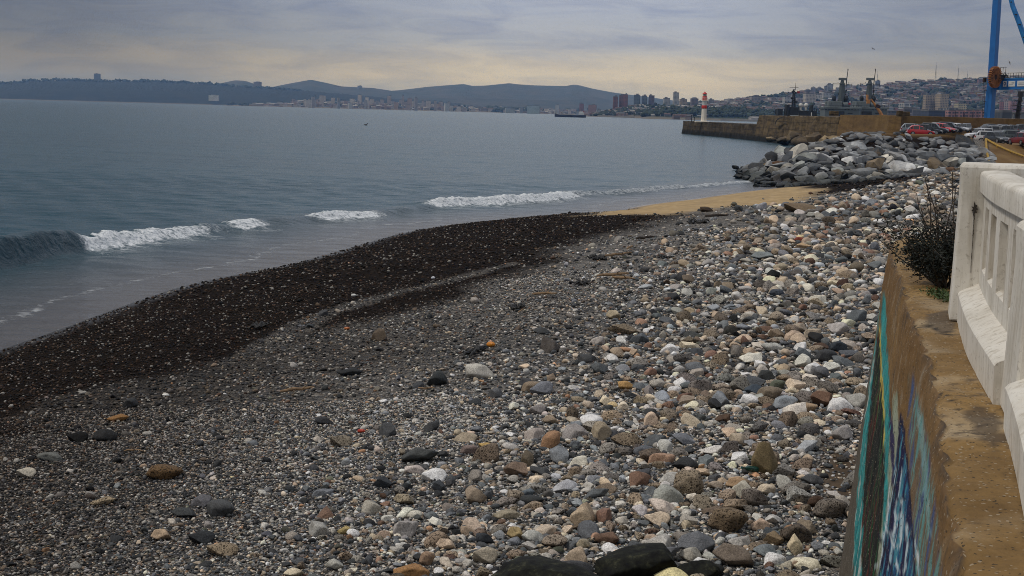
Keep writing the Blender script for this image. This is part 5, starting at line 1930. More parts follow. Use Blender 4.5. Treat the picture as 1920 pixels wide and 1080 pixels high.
for off_ in (-.3, .16):
    for k_ in range(30):
        a = 2 * math.pi * k_ / 30
        vs.append(rc + rt * math.cos(a) * RR * .92 + Vector((0, 0, math.sin(a) * RR * .92)) + reel_ax * off_)
md.add(vs, [tuple(range(30)), tuple(range(59, 29, -1))] + [(i, (i + 1) % 30, 30 + (i + 1) % 30, 30 + i) for i in range(30)])
reel = wpar(md.build('cable_reel', M_RUSTD, None), crane, cl)
sp_o = m.build('spokes', M_RUST, None); sp_o.parent = reel; sp_o.matrix_parent_inverse = Matrix.Translation(Vector(cl)).inverted() if False else Matrix.Identity(4)
reel.matrix_parent_inverse = Matrix.Translation(Vector(cl)).inverted()
# platform, stairs and handrails
m = MB()
def seg3(a, b_, r_=.05): m.tube([a, b_], r_, 5)
zt = b0.z + hz
for px in list(range(1874, 1935, 5)):
    p = on_beam(px, hz); h = 1.15 if px > 1886 else 2.4
    seg3(p, p + Vector((0, 0, h)))
for pxa, pxb, z in ((1874, 1886, 1.2), (1874, 1886, 2.4), (1886, 1935, .6), (1886, 1935, 1.15)):
    seg3(on_beam(pxa, hz + z), on_beam(pxb, hz + z), .045)
wpar(m.build('handrail', M_BLACKM, None), crane, cl)
m = MB()
p = on_beam(1879, hz + .75); m.box(tuple(p), (1.9, 1.2, .14), .2)
p = on_beam(1877, hz + .3); m.box(tuple(p), (1.2, 1.2, 1.0), .2)
m.tube([on_beam(1882, hz + 1.3), on_beam(1893, hz)], .10, 5); m.tube([on_beam(1879, hz + 1.0), on_beam(1890, hz)], .10, 5)
for f in np.linspace(0, 1, 7): 
    q = on_beam(1879 + 11 * f, hz + 1.05 * (1 - f)); m.box(tuple(q + Vector((.1, 0, .1))), (.28, .5, .06), .2)
wpar(m.build('platform', M_BLACKM, None), crane, cl)
m = MB()
for dx in (-.18, .18):
    m.tube([cw3(1843.5, 222, 299) + Vector((dx, 0, 0)), cw3(1845.5, 152, 299) + Vector((dx, 0, 0))], .035, 5)
for f in np.linspace(0, 1, 26):
    c = cw3(1843.5, 222, 299).lerp(cw3(1845.5, 152, 299), f); m.tube([c + Vector((-.18, 0, 0)), c + Vector((.18, 0, 0))], .022, 4)
for f in (.15, .45, .75, .95):
    c = cw3(1843.5, 222, 299).lerp(cw3(1845.5, 152, 299), f); m.tube([c, c + Vector((.9, .6, 0))], .05, 4)
wpar(m.build('ladder', M_BLACKM, None), crane, cl)
m = MB(); m.box(tuple(cw3(1846, 150, 298.5)), (.55, .5, .9), .4, bev=.05)
wpar(m.build('lamp_box', M_RUSTD, None), crane, cl)
# diagonal tie in the upper corner
m = MB()
m.tube([cw3(1889, -28, 296), cw3(1899, 12, 295), cw3(1910, 40, 294), cw3(1929, 95, 293), cw3(1950, 150, 292)], .52, 8)
wpar(m.build('brace', M_BLUE2, None, True), crane, cl)
m = MB()
for a, b_, c in ((1897, 4, 295.4), (1905, 27, 294.4), (1912, 46, 293.6), (1921, 70, 293)):
    m.box(tuple(cw3(a, b_, c - .5)), (.5, .3, .25), .5)
wpar(m.build('clamp', M_BLACKM, None), crane, cl)

# dark tower beside the crane
p0 = at(1907, 222, 286); p1 = at(1913.5, 181, 286)
m = MB()
uu = 286 / F
m.tube([p0 + Vector((0, 0, -1)), p0.lerp(p1, .5), p1], [4.9 * uu, 4.2 * uu, 3.4 * uu], 8)
m.box(tuple(p1 + Vector((0, 0, .5))), (8.5 * uu, .8, 1.1), .3, bev=.06)
for f in (.2, .4, .6, .8):
    c = p0.lerp(p1, f); m.box(tuple(c + Vector((-.3, -.3, 0))), (1.3, .9, .18), .3)
q = at(1898, 197, 286); m.tube([q + Vector((-.4, 0, 0)), p0.lerp(p1, .58)], .06, 5); m.tube([q + Vector((.2, 0, -.3)), q + Vector((.2, 0, .5))], .04, 4)
tag(m.build('fender_tower', M_BLACKM, None), 'black steel tower behind the ochre wall, under the sign panels of the crane', 'tower')

# ------------------------------------------------------------------ warships
def ship_mat(nm, c): return paint(nm, c, .6, .12, .25, dirt=(c[0] * .6, c[1] * .58, c[2] * .55))
M_NAVY = ship_mat('warship_grey', (.125, .145, .145))
M_NAVD = ship_mat('warship_dark', (.012, .015, .016))
M_NAVM = ship_mat('warship_mid', (.07, .085, .085))
M_NAVL = ship_mat('warship_light', (.15, .17, .175))


def frigate(px, d, k_, lab, yaw):
    """mast foot at the given picture column; k_ scales heights"""
    g = at(px, 225, d)
    um_ = d / F
    root = empty('warship', (g.x, g.y, 0), 0, lab, 'warship', 'grey warships moored behind the breakwater')
    def w(dx, py): return ((dx) * um_, 0.0, at(px + dx, py, d).z)   # local point from picture offsets
    cy, sy = math.cos(yaw), math.sin(yaw)
    # hull lies across the view, turned by yaw
    hl, hb = 52.0, 7.3
    secs = [(-hl, .75, 7.2), (-hl * .8, 1.0, 7.0), (0, 1.0, 7.2), (hl * .55, .9, 7.8), (hl * .85, .45, 9.0), (hl, .04, 9.8)]
    vs, fs = [], []
    for x, f, z in secs:
        for y, zz in ((-hb * f, z), (-hb * f * .8, .3), (0, -3), (hb * f * .8, .3), (hb * f, z)):
            vs.append((x * cy - y * sy, x * sy + y * cy, zz))
    for i in range(len(secs) - 1):
        for q in range(4): fs.append((i * 5 + q, i * 5 + q + 1, i * 5 + 6 + q, i * 5 + 5 + q))
        fs.append((i * 5 + 4, i * 5, i * 5 + 5, i * 5 + 9))
    fs.append((0, 1, 2, 3, 4))
    MB().add(vs, fs).build('hull', M_NAVY, root)
    m1, m2, m3 = MB(), MB(), MB()
    def bxp(mb_, dx0, dx1, py0, py1, dy=0.0, dep=9.0, tp_=1.0, bev=.15):
        a = w(dx0, py1); b_ = w(dx1, py0); c = w((dx0 + dx1) / 2, (py0 + py1) / 2)
        mb_.box((c[0], dy, c[2]), (abs(b_[0] - a[0]), dep, abs(b_[2] - a[2])), 0, 0, tp_, bev)
    bxp(m1, -34, 30, 203.5, 221, 0, 11)           # lower superstructure
    bxp(m1, -27, 0, 190, 204, 1, 9, .93)          # bridge block
    bxp(m1, -36, 33, 201.5, 203.6, -.3, 11.6)     # deck edge
    bxp(m2, -17, 2, 209, 217, -5.6, .6)           # dark bays
    for q in range(-34, 30, 6):
        if q not in (-16, -10, -4):
            mq = MB(); bxp(mq, q, q + 3.2, 203.8, 206, -5.75, .4, 1, .02); mq.build('window', M_NAVD, root)
    mq = MB(); bxp(mq, 8, 17, 211.6, 213, -5.6, .5, 1, .02); mq.build('vent', M_NAVD, root)
    m1.build('superstructure', M_NAVY, root, 30); m2.build('hangar_opening', M_NAVD, root)
    # rounded housings fore and aft of the mast
    mh = MB()
    a0_, a1_ = w(1.5, 197), w(15, 197)
    mh.tube([(a0_[0], -1.5, a0_[2]), (a0_[0] + .3, -1.5, a0_[2]), (a1_[0] - .5, -1.5, a1_[2]), (a1_[0], -1.5, a1_[2])], [4.2 * um_, 5.4 * um_, 5.4 * um_, 3.8 * um_], 14)
    mh.build('missile_housing', M_NAVY, root, True)
    for dx in (-14.5, 8.0):
        mt = MB()
        b_ = w(dx, 190); c_ = w(dx, 184)
        mt.lathe([(2.0 * um_, b_[2] - 1.2), (2.3 * um_, b_[2]), (3.9 * um_, c_[2] - .6), (4.0 * um_, c_[2]), (3.0 * um_, c_[2] + .9), (.6 * um_, c_[2] + 1.3)], 12, (b_[0], -1.0, 0))
        mt.build('fire_director', M_NAVD, root, True)
    # mast tower
    mm_ = MB()
    lv = [(204, 7.2), (190, 6.2), (170, 5.4), (158, 4.5), (157.5, 5.6), (156.5, 5.6), (156, 3.8), (152, 2.8), (150.5, 2.4)]
    vs, fs = [], []
    for py, hw in lv:
        p = w(0, py)
        for q in range(8):
            a = math.pi / 8 + q * math.pi / 4
            vs.append((hw * um_ * 1.05 * math.cos(a), hw * um_ * 1.05 * math.sin(a), p[2]))
    for i in range(len(lv) - 1):
        for q in range(8): fs.append((i * 8 + q, i * 8 + (q + 1) % 8, i * 8 + 8 + (q + 1) % 8, i * 8 + 8 + q))
    fs.append(tuple((len(lv) - 1) * 8 + q for q in range(8)))
    mm_.add(vs, fs)
    mst = mm_.build('mast', M_NAVM, root, 30)
    mr = MB(); bxp(mr, -7.2, 7.2, 146, 150.2, -.2, 1.1, 1, .1); mr.build('radar_antenna', M_NAVL, mst)
    md_ = MB()
    p_ = w(7.6, 190); q_ = w(9.2, 131)
    md_.tube([(p_[0], 0, w(6.5, 178)[2]), (w(7.4, 158)[0], 0, w(7.4, 158)[2]), (w(8.1, 146)[0], 0, w(8.1, 146)[2]), (q_[0], 0, q_[2])], [.26, .24, .22, .14], 6)
    md_.lathe([(.08, -.5), (.24, -.2), (.24, .35), (.05, .7)], 8, (q_[0], 0, q_[2]))
    z_ = w(0, 157.5)[2]
    md_.tube([(w(-17, 157)[0], 0, z_), (w(18, 157)[0], 0, z_)], .12, 5)
    for dx in (-17, -8, 12, 18): md_.tube([(dx * um_, 0, z_ + (-1.2 if abs(dx) > 15 else .9)), (dx * um_, 0, z_ + .35)], .13, 5)
    for dx, py in ((-5.5, 176), (6, 180), (8.5, 170)): md_.ball(w(dx, py), .42, 8)
    md_.build('yard', M_NAVD, mst)
    # whip aerials and rails along the deck edge
    mw_ = MB()
    for dx in (-31, -22, 20, 26, 33):
        a = w(dx, 203); b_ = w(dx + .5, 192)
        mw_.tube([(a[0], -4, a[2]), (b_[0], -4, b_[2])], .07, 4)
    for dx in range(-36, 34, 3):
        a = w(dx, 201.5); mw_.tube([(a[0], -5.6, a[2]), (a[0], -5.6, a[2] + 1.0)], .04, 4)
    a = w(-36, 201.5); b_ = w(33, 201.5); mw_.tube([(a[0], -5.6, a[2] + 1.0), (b_[0], -5.6, b_[2] + 1.0)], .04, 4)
    mw_.build('aerials', M_NAVD, root)
    return root


frigate(1627, 730, 1, 'grey warship behind the orange crane arm, with the taller pole mast', 1.30)
frigate(1575.5, 690, 1, 'grey warship flying a small red and white flag, moored in the middle', 1.30)
# smaller dark vessel with two white domes
dV = 640
g = at(1490, 225, dV); uv = dV / F
ves = empty('patrol_ship', (g.x, g.y, 0), 0, 'dark patrol ship with a lattice mast and two white domes', 'ship')
def wv(px, py, dy=0): p = at(px, py, dV); return Vector((p.x - g.x, dy, p.z))
secs = [(-16, .8, 6.6), (0, 1, 6.4), (14, .9, 6.8), (22, .1, 7.6)]
vs, fs = [], []
for x, f, z in secs:
    for y, zz in ((-4 * f, z), (-3.2 * f, .3), (0, -2), (3.2 * f, .3), (4 * f, z)): vs.append((x, y, zz))
for i in range(3):
    for q in range(4): fs.append((i * 5 + q, i * 5 + q + 1, i * 5 + 6 + q, i * 5 + 5 + q))
    fs.append((i * 5 + 4, i * 5, i * 5 + 5, i * 5 + 9))
fs.append((0, 1, 2, 3, 4))
MB().add(vs, fs).build('hull', M_NAVD, ves)
m = MB()
def bv_(mb_, x0, x1, y0, y1, dy=0, dep=5):
    a, b_ = wv(x0, y1), wv(x1, y0); mb_.box(((a.x + b_.x) / 2, dy, (a.z + b_.z) / 2), (b_.x - a.x, dep, b_.z - a.z), 0, bev=.1)
bv_(m, 1456, 1466, 204, 220); bv_(m, 1472, 1479, 196, 220); bv_(m, 1479, 1496, 201, 220); bv_(m, 1496, 1530, 208, 221); bv_(m, 1519, 1523, 197, 210); bv_(m, 1474, 1484, 191, 192)
for px in (1451, 1459, 1463, 1468, 1524, 1528, 1533): bv_(m, px, px + 1.8, 202 + (px % 3) * 1.5, 214, -2, .6)
m.build('superstructure', M_NAVD, ves)
m = MB()
a, b_, c, d_ = wv(1478, 218, -3), wv(1486, 208.5, -1), wv(1500, 208.5, -1), wv(1494, 218, -3)
m.add([a, b_, c, d_, a + Vector((0, .4, -.3)), b_ + Vector((0, .4, -.3)), c + Vector((0, .4, -.3)), d_ + Vector((0, .4, -.3))], [(0, 1, 2, 3), (7, 6, 5, 4), (0, 4, 5, 1), (1, 5, 6, 2), (2, 6, 7, 3), (3, 7, 4, 0)])
m.build('sloped_deck', M_NAVL, ves)
m = MB()
for dx in (-1.9, 1.9):
    m.tube([wv(1488 + dx * 1.4, 203, -1), wv(1489 + dx * .8, 167, 0)], .17, 5)
    m.tube([wv(1488 + dx * 1.4, 203, 1.2), wv(1489 + dx * .8, 167, 0)], .17, 5)
for i in range(8):
    y0_ = 201 - i * 4.2; s = 1 - i * .09
    m.tube([wv(1488.2 - 2.6 * s, y0_, -.8), wv(1488.6 + 2.6 * s, y0_ - 4, .4)], .11, 4); m.tube([wv(1488.6 + 2.6 * s, y0_, -.8), wv(1488.2 - 2.6 * s, y0_ - 4, .4)], .11, 4)
    m.box(tuple(wv(1488.4, y0_, 0)), (4.4 * s * uv, 1.2, .35), 0)
m.tube([wv(1491.5, 168), wv(1492.2, 155)], [.13, .08], 5); m.tube([wv(1480.5, 164), wv(1497, 164)], .08, 4)
m.tube([wv(1477.5, 178), wv(1477.6, 169)], .07, 4); m.box(tuple(wv(1478, 173)), (.5, .3, .4))
m.tube([wv(1478, 196), wv(1478.4, 218, -3)], .11, 5)
for x0, y0_, r_ in ((1486, 172, .5), (1492, 174, .45), (1485, 184, .6), (1493, 191, .7)): m.ball(wv(x0, y0_), r_, 8)
m.build('lattice_mast', M_NAVD, ves)
M_DOME = paint('dome_white', (.62, .60, .55), .5, .06, 1)
for px in (1501.2, 1511.6):
    m = MB(); c = wv(px, 197.5); m.ball(tuple(c), 4.2 * uv, 16, 0, 1.0, -.75); m.lathe([(2.2 * uv, -9 * uv), (2.2 * uv, -2.5 * uv)], 10, tuple(c))
    m.build('radar_dome', M_DOME, ves, True)
m = MB(); bv_(m, 1517, 1519, 211, 217, -4, .6); m.build('life_raft', M_DOME, ves)


def flag(px, py, d, wpx, hpx, rows, lab, pole=6):
    p = at(px, py, d); um_ = d / F
    root = empty('flag', (p.x, p.y, p.z), 0, lab, 'flag')
    m = MB(); m.tube([(0, 0, -pole * um_), (0, 0, (hpx + 1.5) * um_)], .06, 5); m.build('pole', M_BLACKM, root)
    for nm, mat, x0, x1, z0, z1 in rows:
        m = MB(); nx = 6; vs, fs = [], []
        for i in range(nx + 1):
            x = (x0 + (x1 - x0) * i / nx) * wpx * um_; y = .25 * math.sin(x * 1.4)
            vs += [(x, y, z0 * hpx * um_), (x, y, z1 * hpx * um_), (x, y + .03, z1 * hpx * um_), (x, y + .03, z0 * hpx * um_)]
        for i in range(nx):
            for q in range(4): fs.append((i * 4 + q, i * 4 + (q + 1) % 4, i * 4 + 4 + (q + 1) % 4, i * 4 + 4 + q))
        m.add(vs, fs); m.build(nm, mat, root)


M_FW = paint('flag_white', (.6, .58, .56), .8, .05); M_FR = paint('flag_red', (.42, .03, .03), .8, .1); M_FB = paint('flag_blue', (.02, .05, .25), .8, .1)
flag(1590.5, 196, 680, 4.5, 6.5, (('red_stripe', M_FR, 0, 1, 0, .5), ('white_stripe', M_FW, .36, 1, .5, 1), ('blue_canton', M_FB, 0, .355, .5, 1)), 'small red, white and blue flag on the middle warship')
flag(1494.5, 175, 638, 5, 4, (('red_stripe', M_FR, 0, 1, 0, 1),), 'small red flag on the lattice mast of the patrol ship', 2)
# orange dock crane arm
dO = 600
M_ORG = paint('crane_orange', (.46, .20, .05), .6, .2, .5)
go = at(1655, 222, dO)
arm = empty('dock_crane', (go.x, go.y, 4.4), 0, 'orange dock crane with its arm raised against the right hand warship', 'crane')
def wo(px, py, dy=0): p = at(px, py, dO); return Vector((p.x - go.x, dy, p.z - 4.4))
m = MB(); m.tube([wo(1656, 222), wo(1650, 210), wo(1639, 194)], [.75, .7, .5], 8); m.tube([wo(1639, 194), wo(1633, 186)], [.45, .35], 8)
for f in np.linspace(.1, .9, 6):
    m.tube([wo(1656, 222, -.7).lerp(wo(1639, 194, -.7), f), wo(1656, 222, .7).lerp(wo(1639, 194, .7), f)], .12, 4)
m.build('arm', M_ORG, arm, True)
m = MB(); m.box(tuple(wo(1628, 190.5)), (6 * dO / F, 1.5, 1.6), 0, bev=.1); m.box(tuple(wo(1626, 183)), (3.4 * dO / F, 1.2, 2.4), 0, bev=.1); m.build('cab', M_ORG, arm)
m = MB(); m.box(tuple(wo(1644, 199)), (6 * dO / F, 1.2, 1.5), 0, bev=.1); m.ball(tuple(wo(1648, 200)), .8, 8); m.build('winch', M_RUSTD, arm)
m = MB(); m.box(tuple(wo(1657, 222)), (2.2, 2.2, 3), 0, bev=.1); m.build('base', M_ORG, arm)

# cargo ship out in the bay
dC = 2150
gc = at(1069, 221, dC); uc = dC / F
cg = empty('cargo_ship', (gc.x, gc.y, 0), 0, 'dark hulled cargo ship with a white bridge crossing the bay', 'ship')
hl = 29 * uc
secs = [(-hl, .1, 5.4), (-hl * .88, .7, 4.5), (-hl * .7, 1, 3.6), (hl * .5, 1, 3.4), (hl * .62, 1, 3.8), (hl, .8, 3.8)]
vs, fs = [], []
for x, f, z in secs:
    for y, zz in ((-4.5 * f, z), (-4.2 * f, .2), (0, -2), (4.2 * f, .2), (4.5 * f, z)): vs.append((x, y, zz))
n5 = len(secs)
for i in range(n5 - 1):
    for q in range(4): fs.append((i * 5 + q + 1, i * 5 + q, i * 5 + 5 + q, i * 5 + 6 + q))
    fs.append((i * 5, i * 5 + 4, i * 5 + 9, i * 5 + 5))
fs.append(tuple((n5 - 1) * 5 + q for q in range(5))); fs.append((4, 3, 2, 1, 0))
MB().add(vs, fs).build('hull', paint('cargo_hull', (.02, .022, .045), .6, .2, .2), cg)
m = MB(); m.box((hl * .72, 0, 5.8), (hl * .34, 7, 4), 0, bev=.1); m.box((hl * .70, 0, 8.4), (hl * .22, 6, 1.6), 0, bev=.1); m.build('bridge', paint('cargo_white', (.6, .6, .58), .5, .08), cg)
m = MB(); m.box((hl * .86, 0, 8.6), (2.2, 2.2, 2.6), 0, bev=.1); m.build('funnel', paint('funnel_red', (.30, .07, .05), .6), cg)
m = MB()
for x, h in ((-hl * .88, 10), (-hl * .5, 7.6), (hl * .66, 12)): m.tube([(x, 0, 3.4), (x, 0, h)], .22, 5)
m.box((-hl * .15, 0, 4.0), (hl * 1.0, 6, 1.0), 0, bev=.1)
m.build('masts', paint('cargo_mast', (.35, .34, .32), .6), cg)
# ------------------------------------------------------------------ far shores and hills
def hillmat(name, green, earth, strip=True, scale=.012):
    t = NT(name)
    co = t.new('ShaderNodeNewGeometry').outputs['Position']
    n1_ = t.noise(scale, 8, .68, co); n2_ = t.noise(scale * 5, 6, .7, co)
    c = t.mix(t.ramp(n1_, [(.44, 0), (.60, 1)]), green, earth)
    c = t.mix(t.ramp(n2_, [(.50, 0), (.66, .75)]), c, tuple(k_ * .45 for k_ in green))
    if strip:
        sp_ = t.new('ShaderNodeSeparateXYZ'); t.ln(co, sp_.inputs[0])
        c = t.mix(t.ramp(t.math('MULTIPLY', sp_.outputs[2], .1), [(.22, 1), (.5, 0)]), c, (.17, .15, .12))
    t.col(c).set(rough=.95, spec=.1)
    return t.m


HILL = {}


def ridge(name, pts, dc, df, mat, rough=.06, foot=0.6, back=2500, step=2.5, ease=1.0, bumps=0.0):
    pts = np.array(pts, float)
    pxv = np.arange(pts[0, 0], pts[-1, 0] + .1, step)
    pyv = np.interp(pxv, pts[:, 0], pts[:, 1])
    kx = np.array([1, 2, 3, 2, 1.]); kx /= kx.sum()
    pyv = np.convolve(np.pad(pyv, 2, 'edge'), kx, 'valid')
    top_ = np.array([tuple(at(a, b_, dc)) for a, b_ in zip(pxv, pyv)])
    ux = top_[:, 0] / dc
    zc = np.maximum(top_[:, 2], foot + 1)
    tv = np.concatenate([np.linspace(0, 1, 34), [1.1, 1.3, 1.7, 2.0]])
    V_ = np.zeros((len(pxv), len(tv), 3))
    for k_, tt_ in enumerate(tv):
        if tt_ <= 1:
            dd_ = df + (dc - df) * tt_
            f = tt_ ** ease
        else:
            dd_ = dc + (tt_ - 1) * back
            f = 1 - ((tt_ - 1)) ** 1.5
        V_[:, k_, 0] = ux * dd_; V_[:, k_, 1] = dd_
        zz = foot + (zc - foot) * f
        nz_ = fbm2(V_[:, k_, 0] * 1.0, V_[:, k_, 1], dc * .045, 5, dc * .001)
        V_[:, k_, 2] = zz + (zc - foot) * rough * nz_ * 2.2 * math.sin(math.pi * min(tt_, 1)) ** .6 + bumps * rng.normal(size=len(pxv)) * (.35 < tt_ < 1.2)
    n_, m_ = V_.shape[:2]
    V_[:, 0, 2] = -2 if foot < 1 else foot - 6
    if foot < 1: V_[:, 1, 2] = np.maximum(V_[:, 1, 2], 1.0)
    o = np_mesh(name, V_.reshape(-1, 3), gridfaces(n_, m_, 0, False), mat, True, None, 4)
    tag(o, kind='structure')
    HILL[name + str(dc)] = (pxv, ux, V_, df, dc)
    return o


M_HDARK = hillmat('wooded_hill', (.016, .022, .014), (.034, .036, .026))
M_HFAR = hillmat('dry_hill', (.04, .05, .04), (.085, .075, .06), False, .006)
M_HCITY = hillmat('city_slope', (.05, .058, .04), (.13, .115, .10))
M_HRIGHT = hillmat('built_hillside', (.035, .042, .026), (.12, .098, .08), True, .02)
M_HCLIFF = hillmat('green_cliff', (.022, .036, .022), (.045, .055, .035), True, .03)
M_HPROM = hillmat('scrub_headland', (.05, .055, .035), (.17, .135, .095), True, .03)

ridge('hills', [(300, 176), (380, 166), (410, 157), (440, 150.5), (460, 151.5), (485, 160), (505, 164.5), (530, 159), (560, 153.5), (583, 149.5), (610, 155), (640, 162), (700, 165), (740, 171), (800, 177), (900, 188)], 10000, 8600, M_HFAR, .05)
ridge('hills', [(620, 182), (700, 172.5), (750, 169), (800, 163), (830, 160.5), (870, 157.5), (885, 161), (910, 160.5), (945, 157), (955, 155.8), (965, 157.5), (1000, 160), (1060, 161.5), (1075, 158.5), (1085, 159.5), (1110, 166), (1150, 173.5), (1200, 180), (1260, 188), (1330, 195), (1450, 205)], 11000, 6900, M_HFAR, .09, ease=1.15)
ridge('hills', [(-330, 161), (-100, 158), (0, 157), (45, 154.5), (58, 150.5), (75, 152.5), (130, 150), (160, 152), (200, 152.5), (300, 153.5), (390, 158), (420, 161), (480, 165), (520, 167.5), (600, 172.5), (660, 178), (720, 184), (800, 190), (900, 197), (1010, 206)], 8200, 6900, M_HDARK, .03, ease=.55, bumps=2.6)
ridge('far_shore', [(420, 205), (480, 198), (540, 194), (600, 189), (660, 191), (720, 194), (800, 198), (1000, 206), (1240, 211), (1330, 215)], 6700, 5700, M_HCITY, .05)
ridge('headland', [(1090, 218), (1125, 215), (1150, 208), (1180, 201.5), (1205, 199.5), (1225, 200), (1250, 203), (1290, 206), (1350, 212)], 3350, 2950, M_HPROM, .10, ease=.8, back=600)
ridge('hillside', [(1190, 214), (1240, 205), (1280, 199), (1340, 193.5), (1400, 188), (1440, 183), (1500, 175), (1560, 168), (1600, 165), (1650, 162), (1700, 156), (1740, 152.5), (1800, 151.5), (1850, 149.5), (1920, 147), (2050, 144), (2350, 152)], 3900, 2650, M_HRIGHT, .07, foot=4, ease=.9, back=1500, bumps=1.2)
ridge('green_cliff', [(1205, 214), (1235, 209), (1270, 206.5), (1300, 205), (1340, 207), (1380, 206), (1420, 209), (1470, 213), (1560, 217), (1700, 219)], 2680, 2480, M_HCLIFF, .08, ease=.6, back=300, bumps=1.0)
m = MB(); m.prism([P2(1120, 2920), P2(1420, 2380), P2(2300, 2380), P2(2300, 2700), P2(1120, 3000)], -3, 3.2)
tag(m.build('port_quay', paint('port_concrete', (.20, .19, .175), .9, .3, .02)), kind='structure')


def on_hill(key, px, t_):
    pxv, ux, V_, df, dc = HILL[key]
    tv = np.concatenate([np.linspace(0, 1, 34), [1.1, 1.3, 1.7, 2.0]])
    i = int(np.clip(np.searchsorted(pxv, px), 1, len(pxv) - 1))
    f = (px - pxv[i - 1]) / (pxv[i] - pxv[i - 1])
    a = [np.interp(t_, tv, V_[i - 1, :, k_]) * (1 - f) + np.interp(t_, tv, V_[i, :, k_]) * f for k_ in range(3)]
    return Vector(a)


# ------------------------------------------------------------------ buildings
WMATS = {}


def facade(c, cell=(3.4, 3.1), win=(.05, .06, .075)):
    key = (tuple(c), cell)
    if key in WMATS: return WMATS[key]
    t = NT('facade')
    tcn = t.new('ShaderNodeTexCoord')
    sp_ = t.new('ShaderNodeSeparateXYZ'); t.ln(tcn.outputs['Object'], sp_.inputs[0])
    cb_ = t.new('ShaderNodeCombineXYZ')
    t.ln(t.math('ADD', sp_.outputs[0], sp_.outputs[1]), cb_.inputs[0]); t.ln(sp_.outputs[2], cb_.inputs[1])
    br = t.new('ShaderNodeTexBrick'); br.offset = 0
    br.inputs['Scale'].default_value = 1; br.inputs['Brick Width'].default_value = cell[0]; br.inputs['Row Height'].default_value = cell[1]
    br.inputs['Mortar Size'].default_value = .80; br.inputs['Mortar Smooth'].default_value = .1
    br.inputs['Color1'].default_value = (1, 1, 1, 1); br.inputs['Color2'].default_value = (.75, .75, .75, 1); br.inputs['Mortar'].default_value = (0, 0, 0, 1)
    t.ln(cb_.outputs[0], br.inputs[0])
    cc_ = t.ramp(t.noise(.08, 5, .6, tcn.outputs['Object']), [(.3, tuple(k_ * .8 for k_ in c)), (.7, tuple(min(.8, k_ * 1.15) for k_ in c))])
    t.col(t.mix(br.outputs[0], cc_, win)).set(rough=.8, spec=.3)
    WMATS[key] = t.m
    return t.m


M_ROOFG = paint('roof_grey', (.14, .14, .14), .85, .3, .1)
BGRP = {}


def tower(px0, px1, pytop, pybase, d, c, lab, group=None, dome=False, depth=None, name='apartment_tower', roofbits=True, cell=(3.4, 3.1)):
    a, b_ = at(px0, pybase, d), at(px1, pybase, d)
    top_ = at((px0 + px1) / 2, pytop, d)
    wd = (b_ - a).length; z0 = (a.z + b_.z) / 2 - 6; h = top_.z - z0
    dep = depth or min(wd, 22)
    yaw = rng.uniform(-.25, .25)
    loc = Vector(((a.x + b_.x) / 2, d, z0))
    root = empty(name, loc, yaw, lab, 'building', group)
    cs = abs(math.cos(yaw)); w_ = max(3, (wd - dep * abs(math.sin(yaw)) * .6)) / cs
    m = MB(); m.box((0, 0, h / 2), (w_, dep, h)); m.build('wall', facade(c, cell), root)
    m = MB(); m.box((0, 0, h + .5), (w_ * 1.02, dep * 1.02, 1.0))
    if dome:
        m.lathe([(w_ * .46, h + 1), (w_ * .40, h + 2.5), (w_ * .25, h + 4), (.1, h + 4.6)], 12)
    elif roofbits:
        m.box((w_ * rng.uniform(-.2, .2), 0, h + 2.2), (w_ * rng.uniform(.25, .5), dep * .5, 2.6))
    m.build('roof', M_ROOFG, root)
    return root


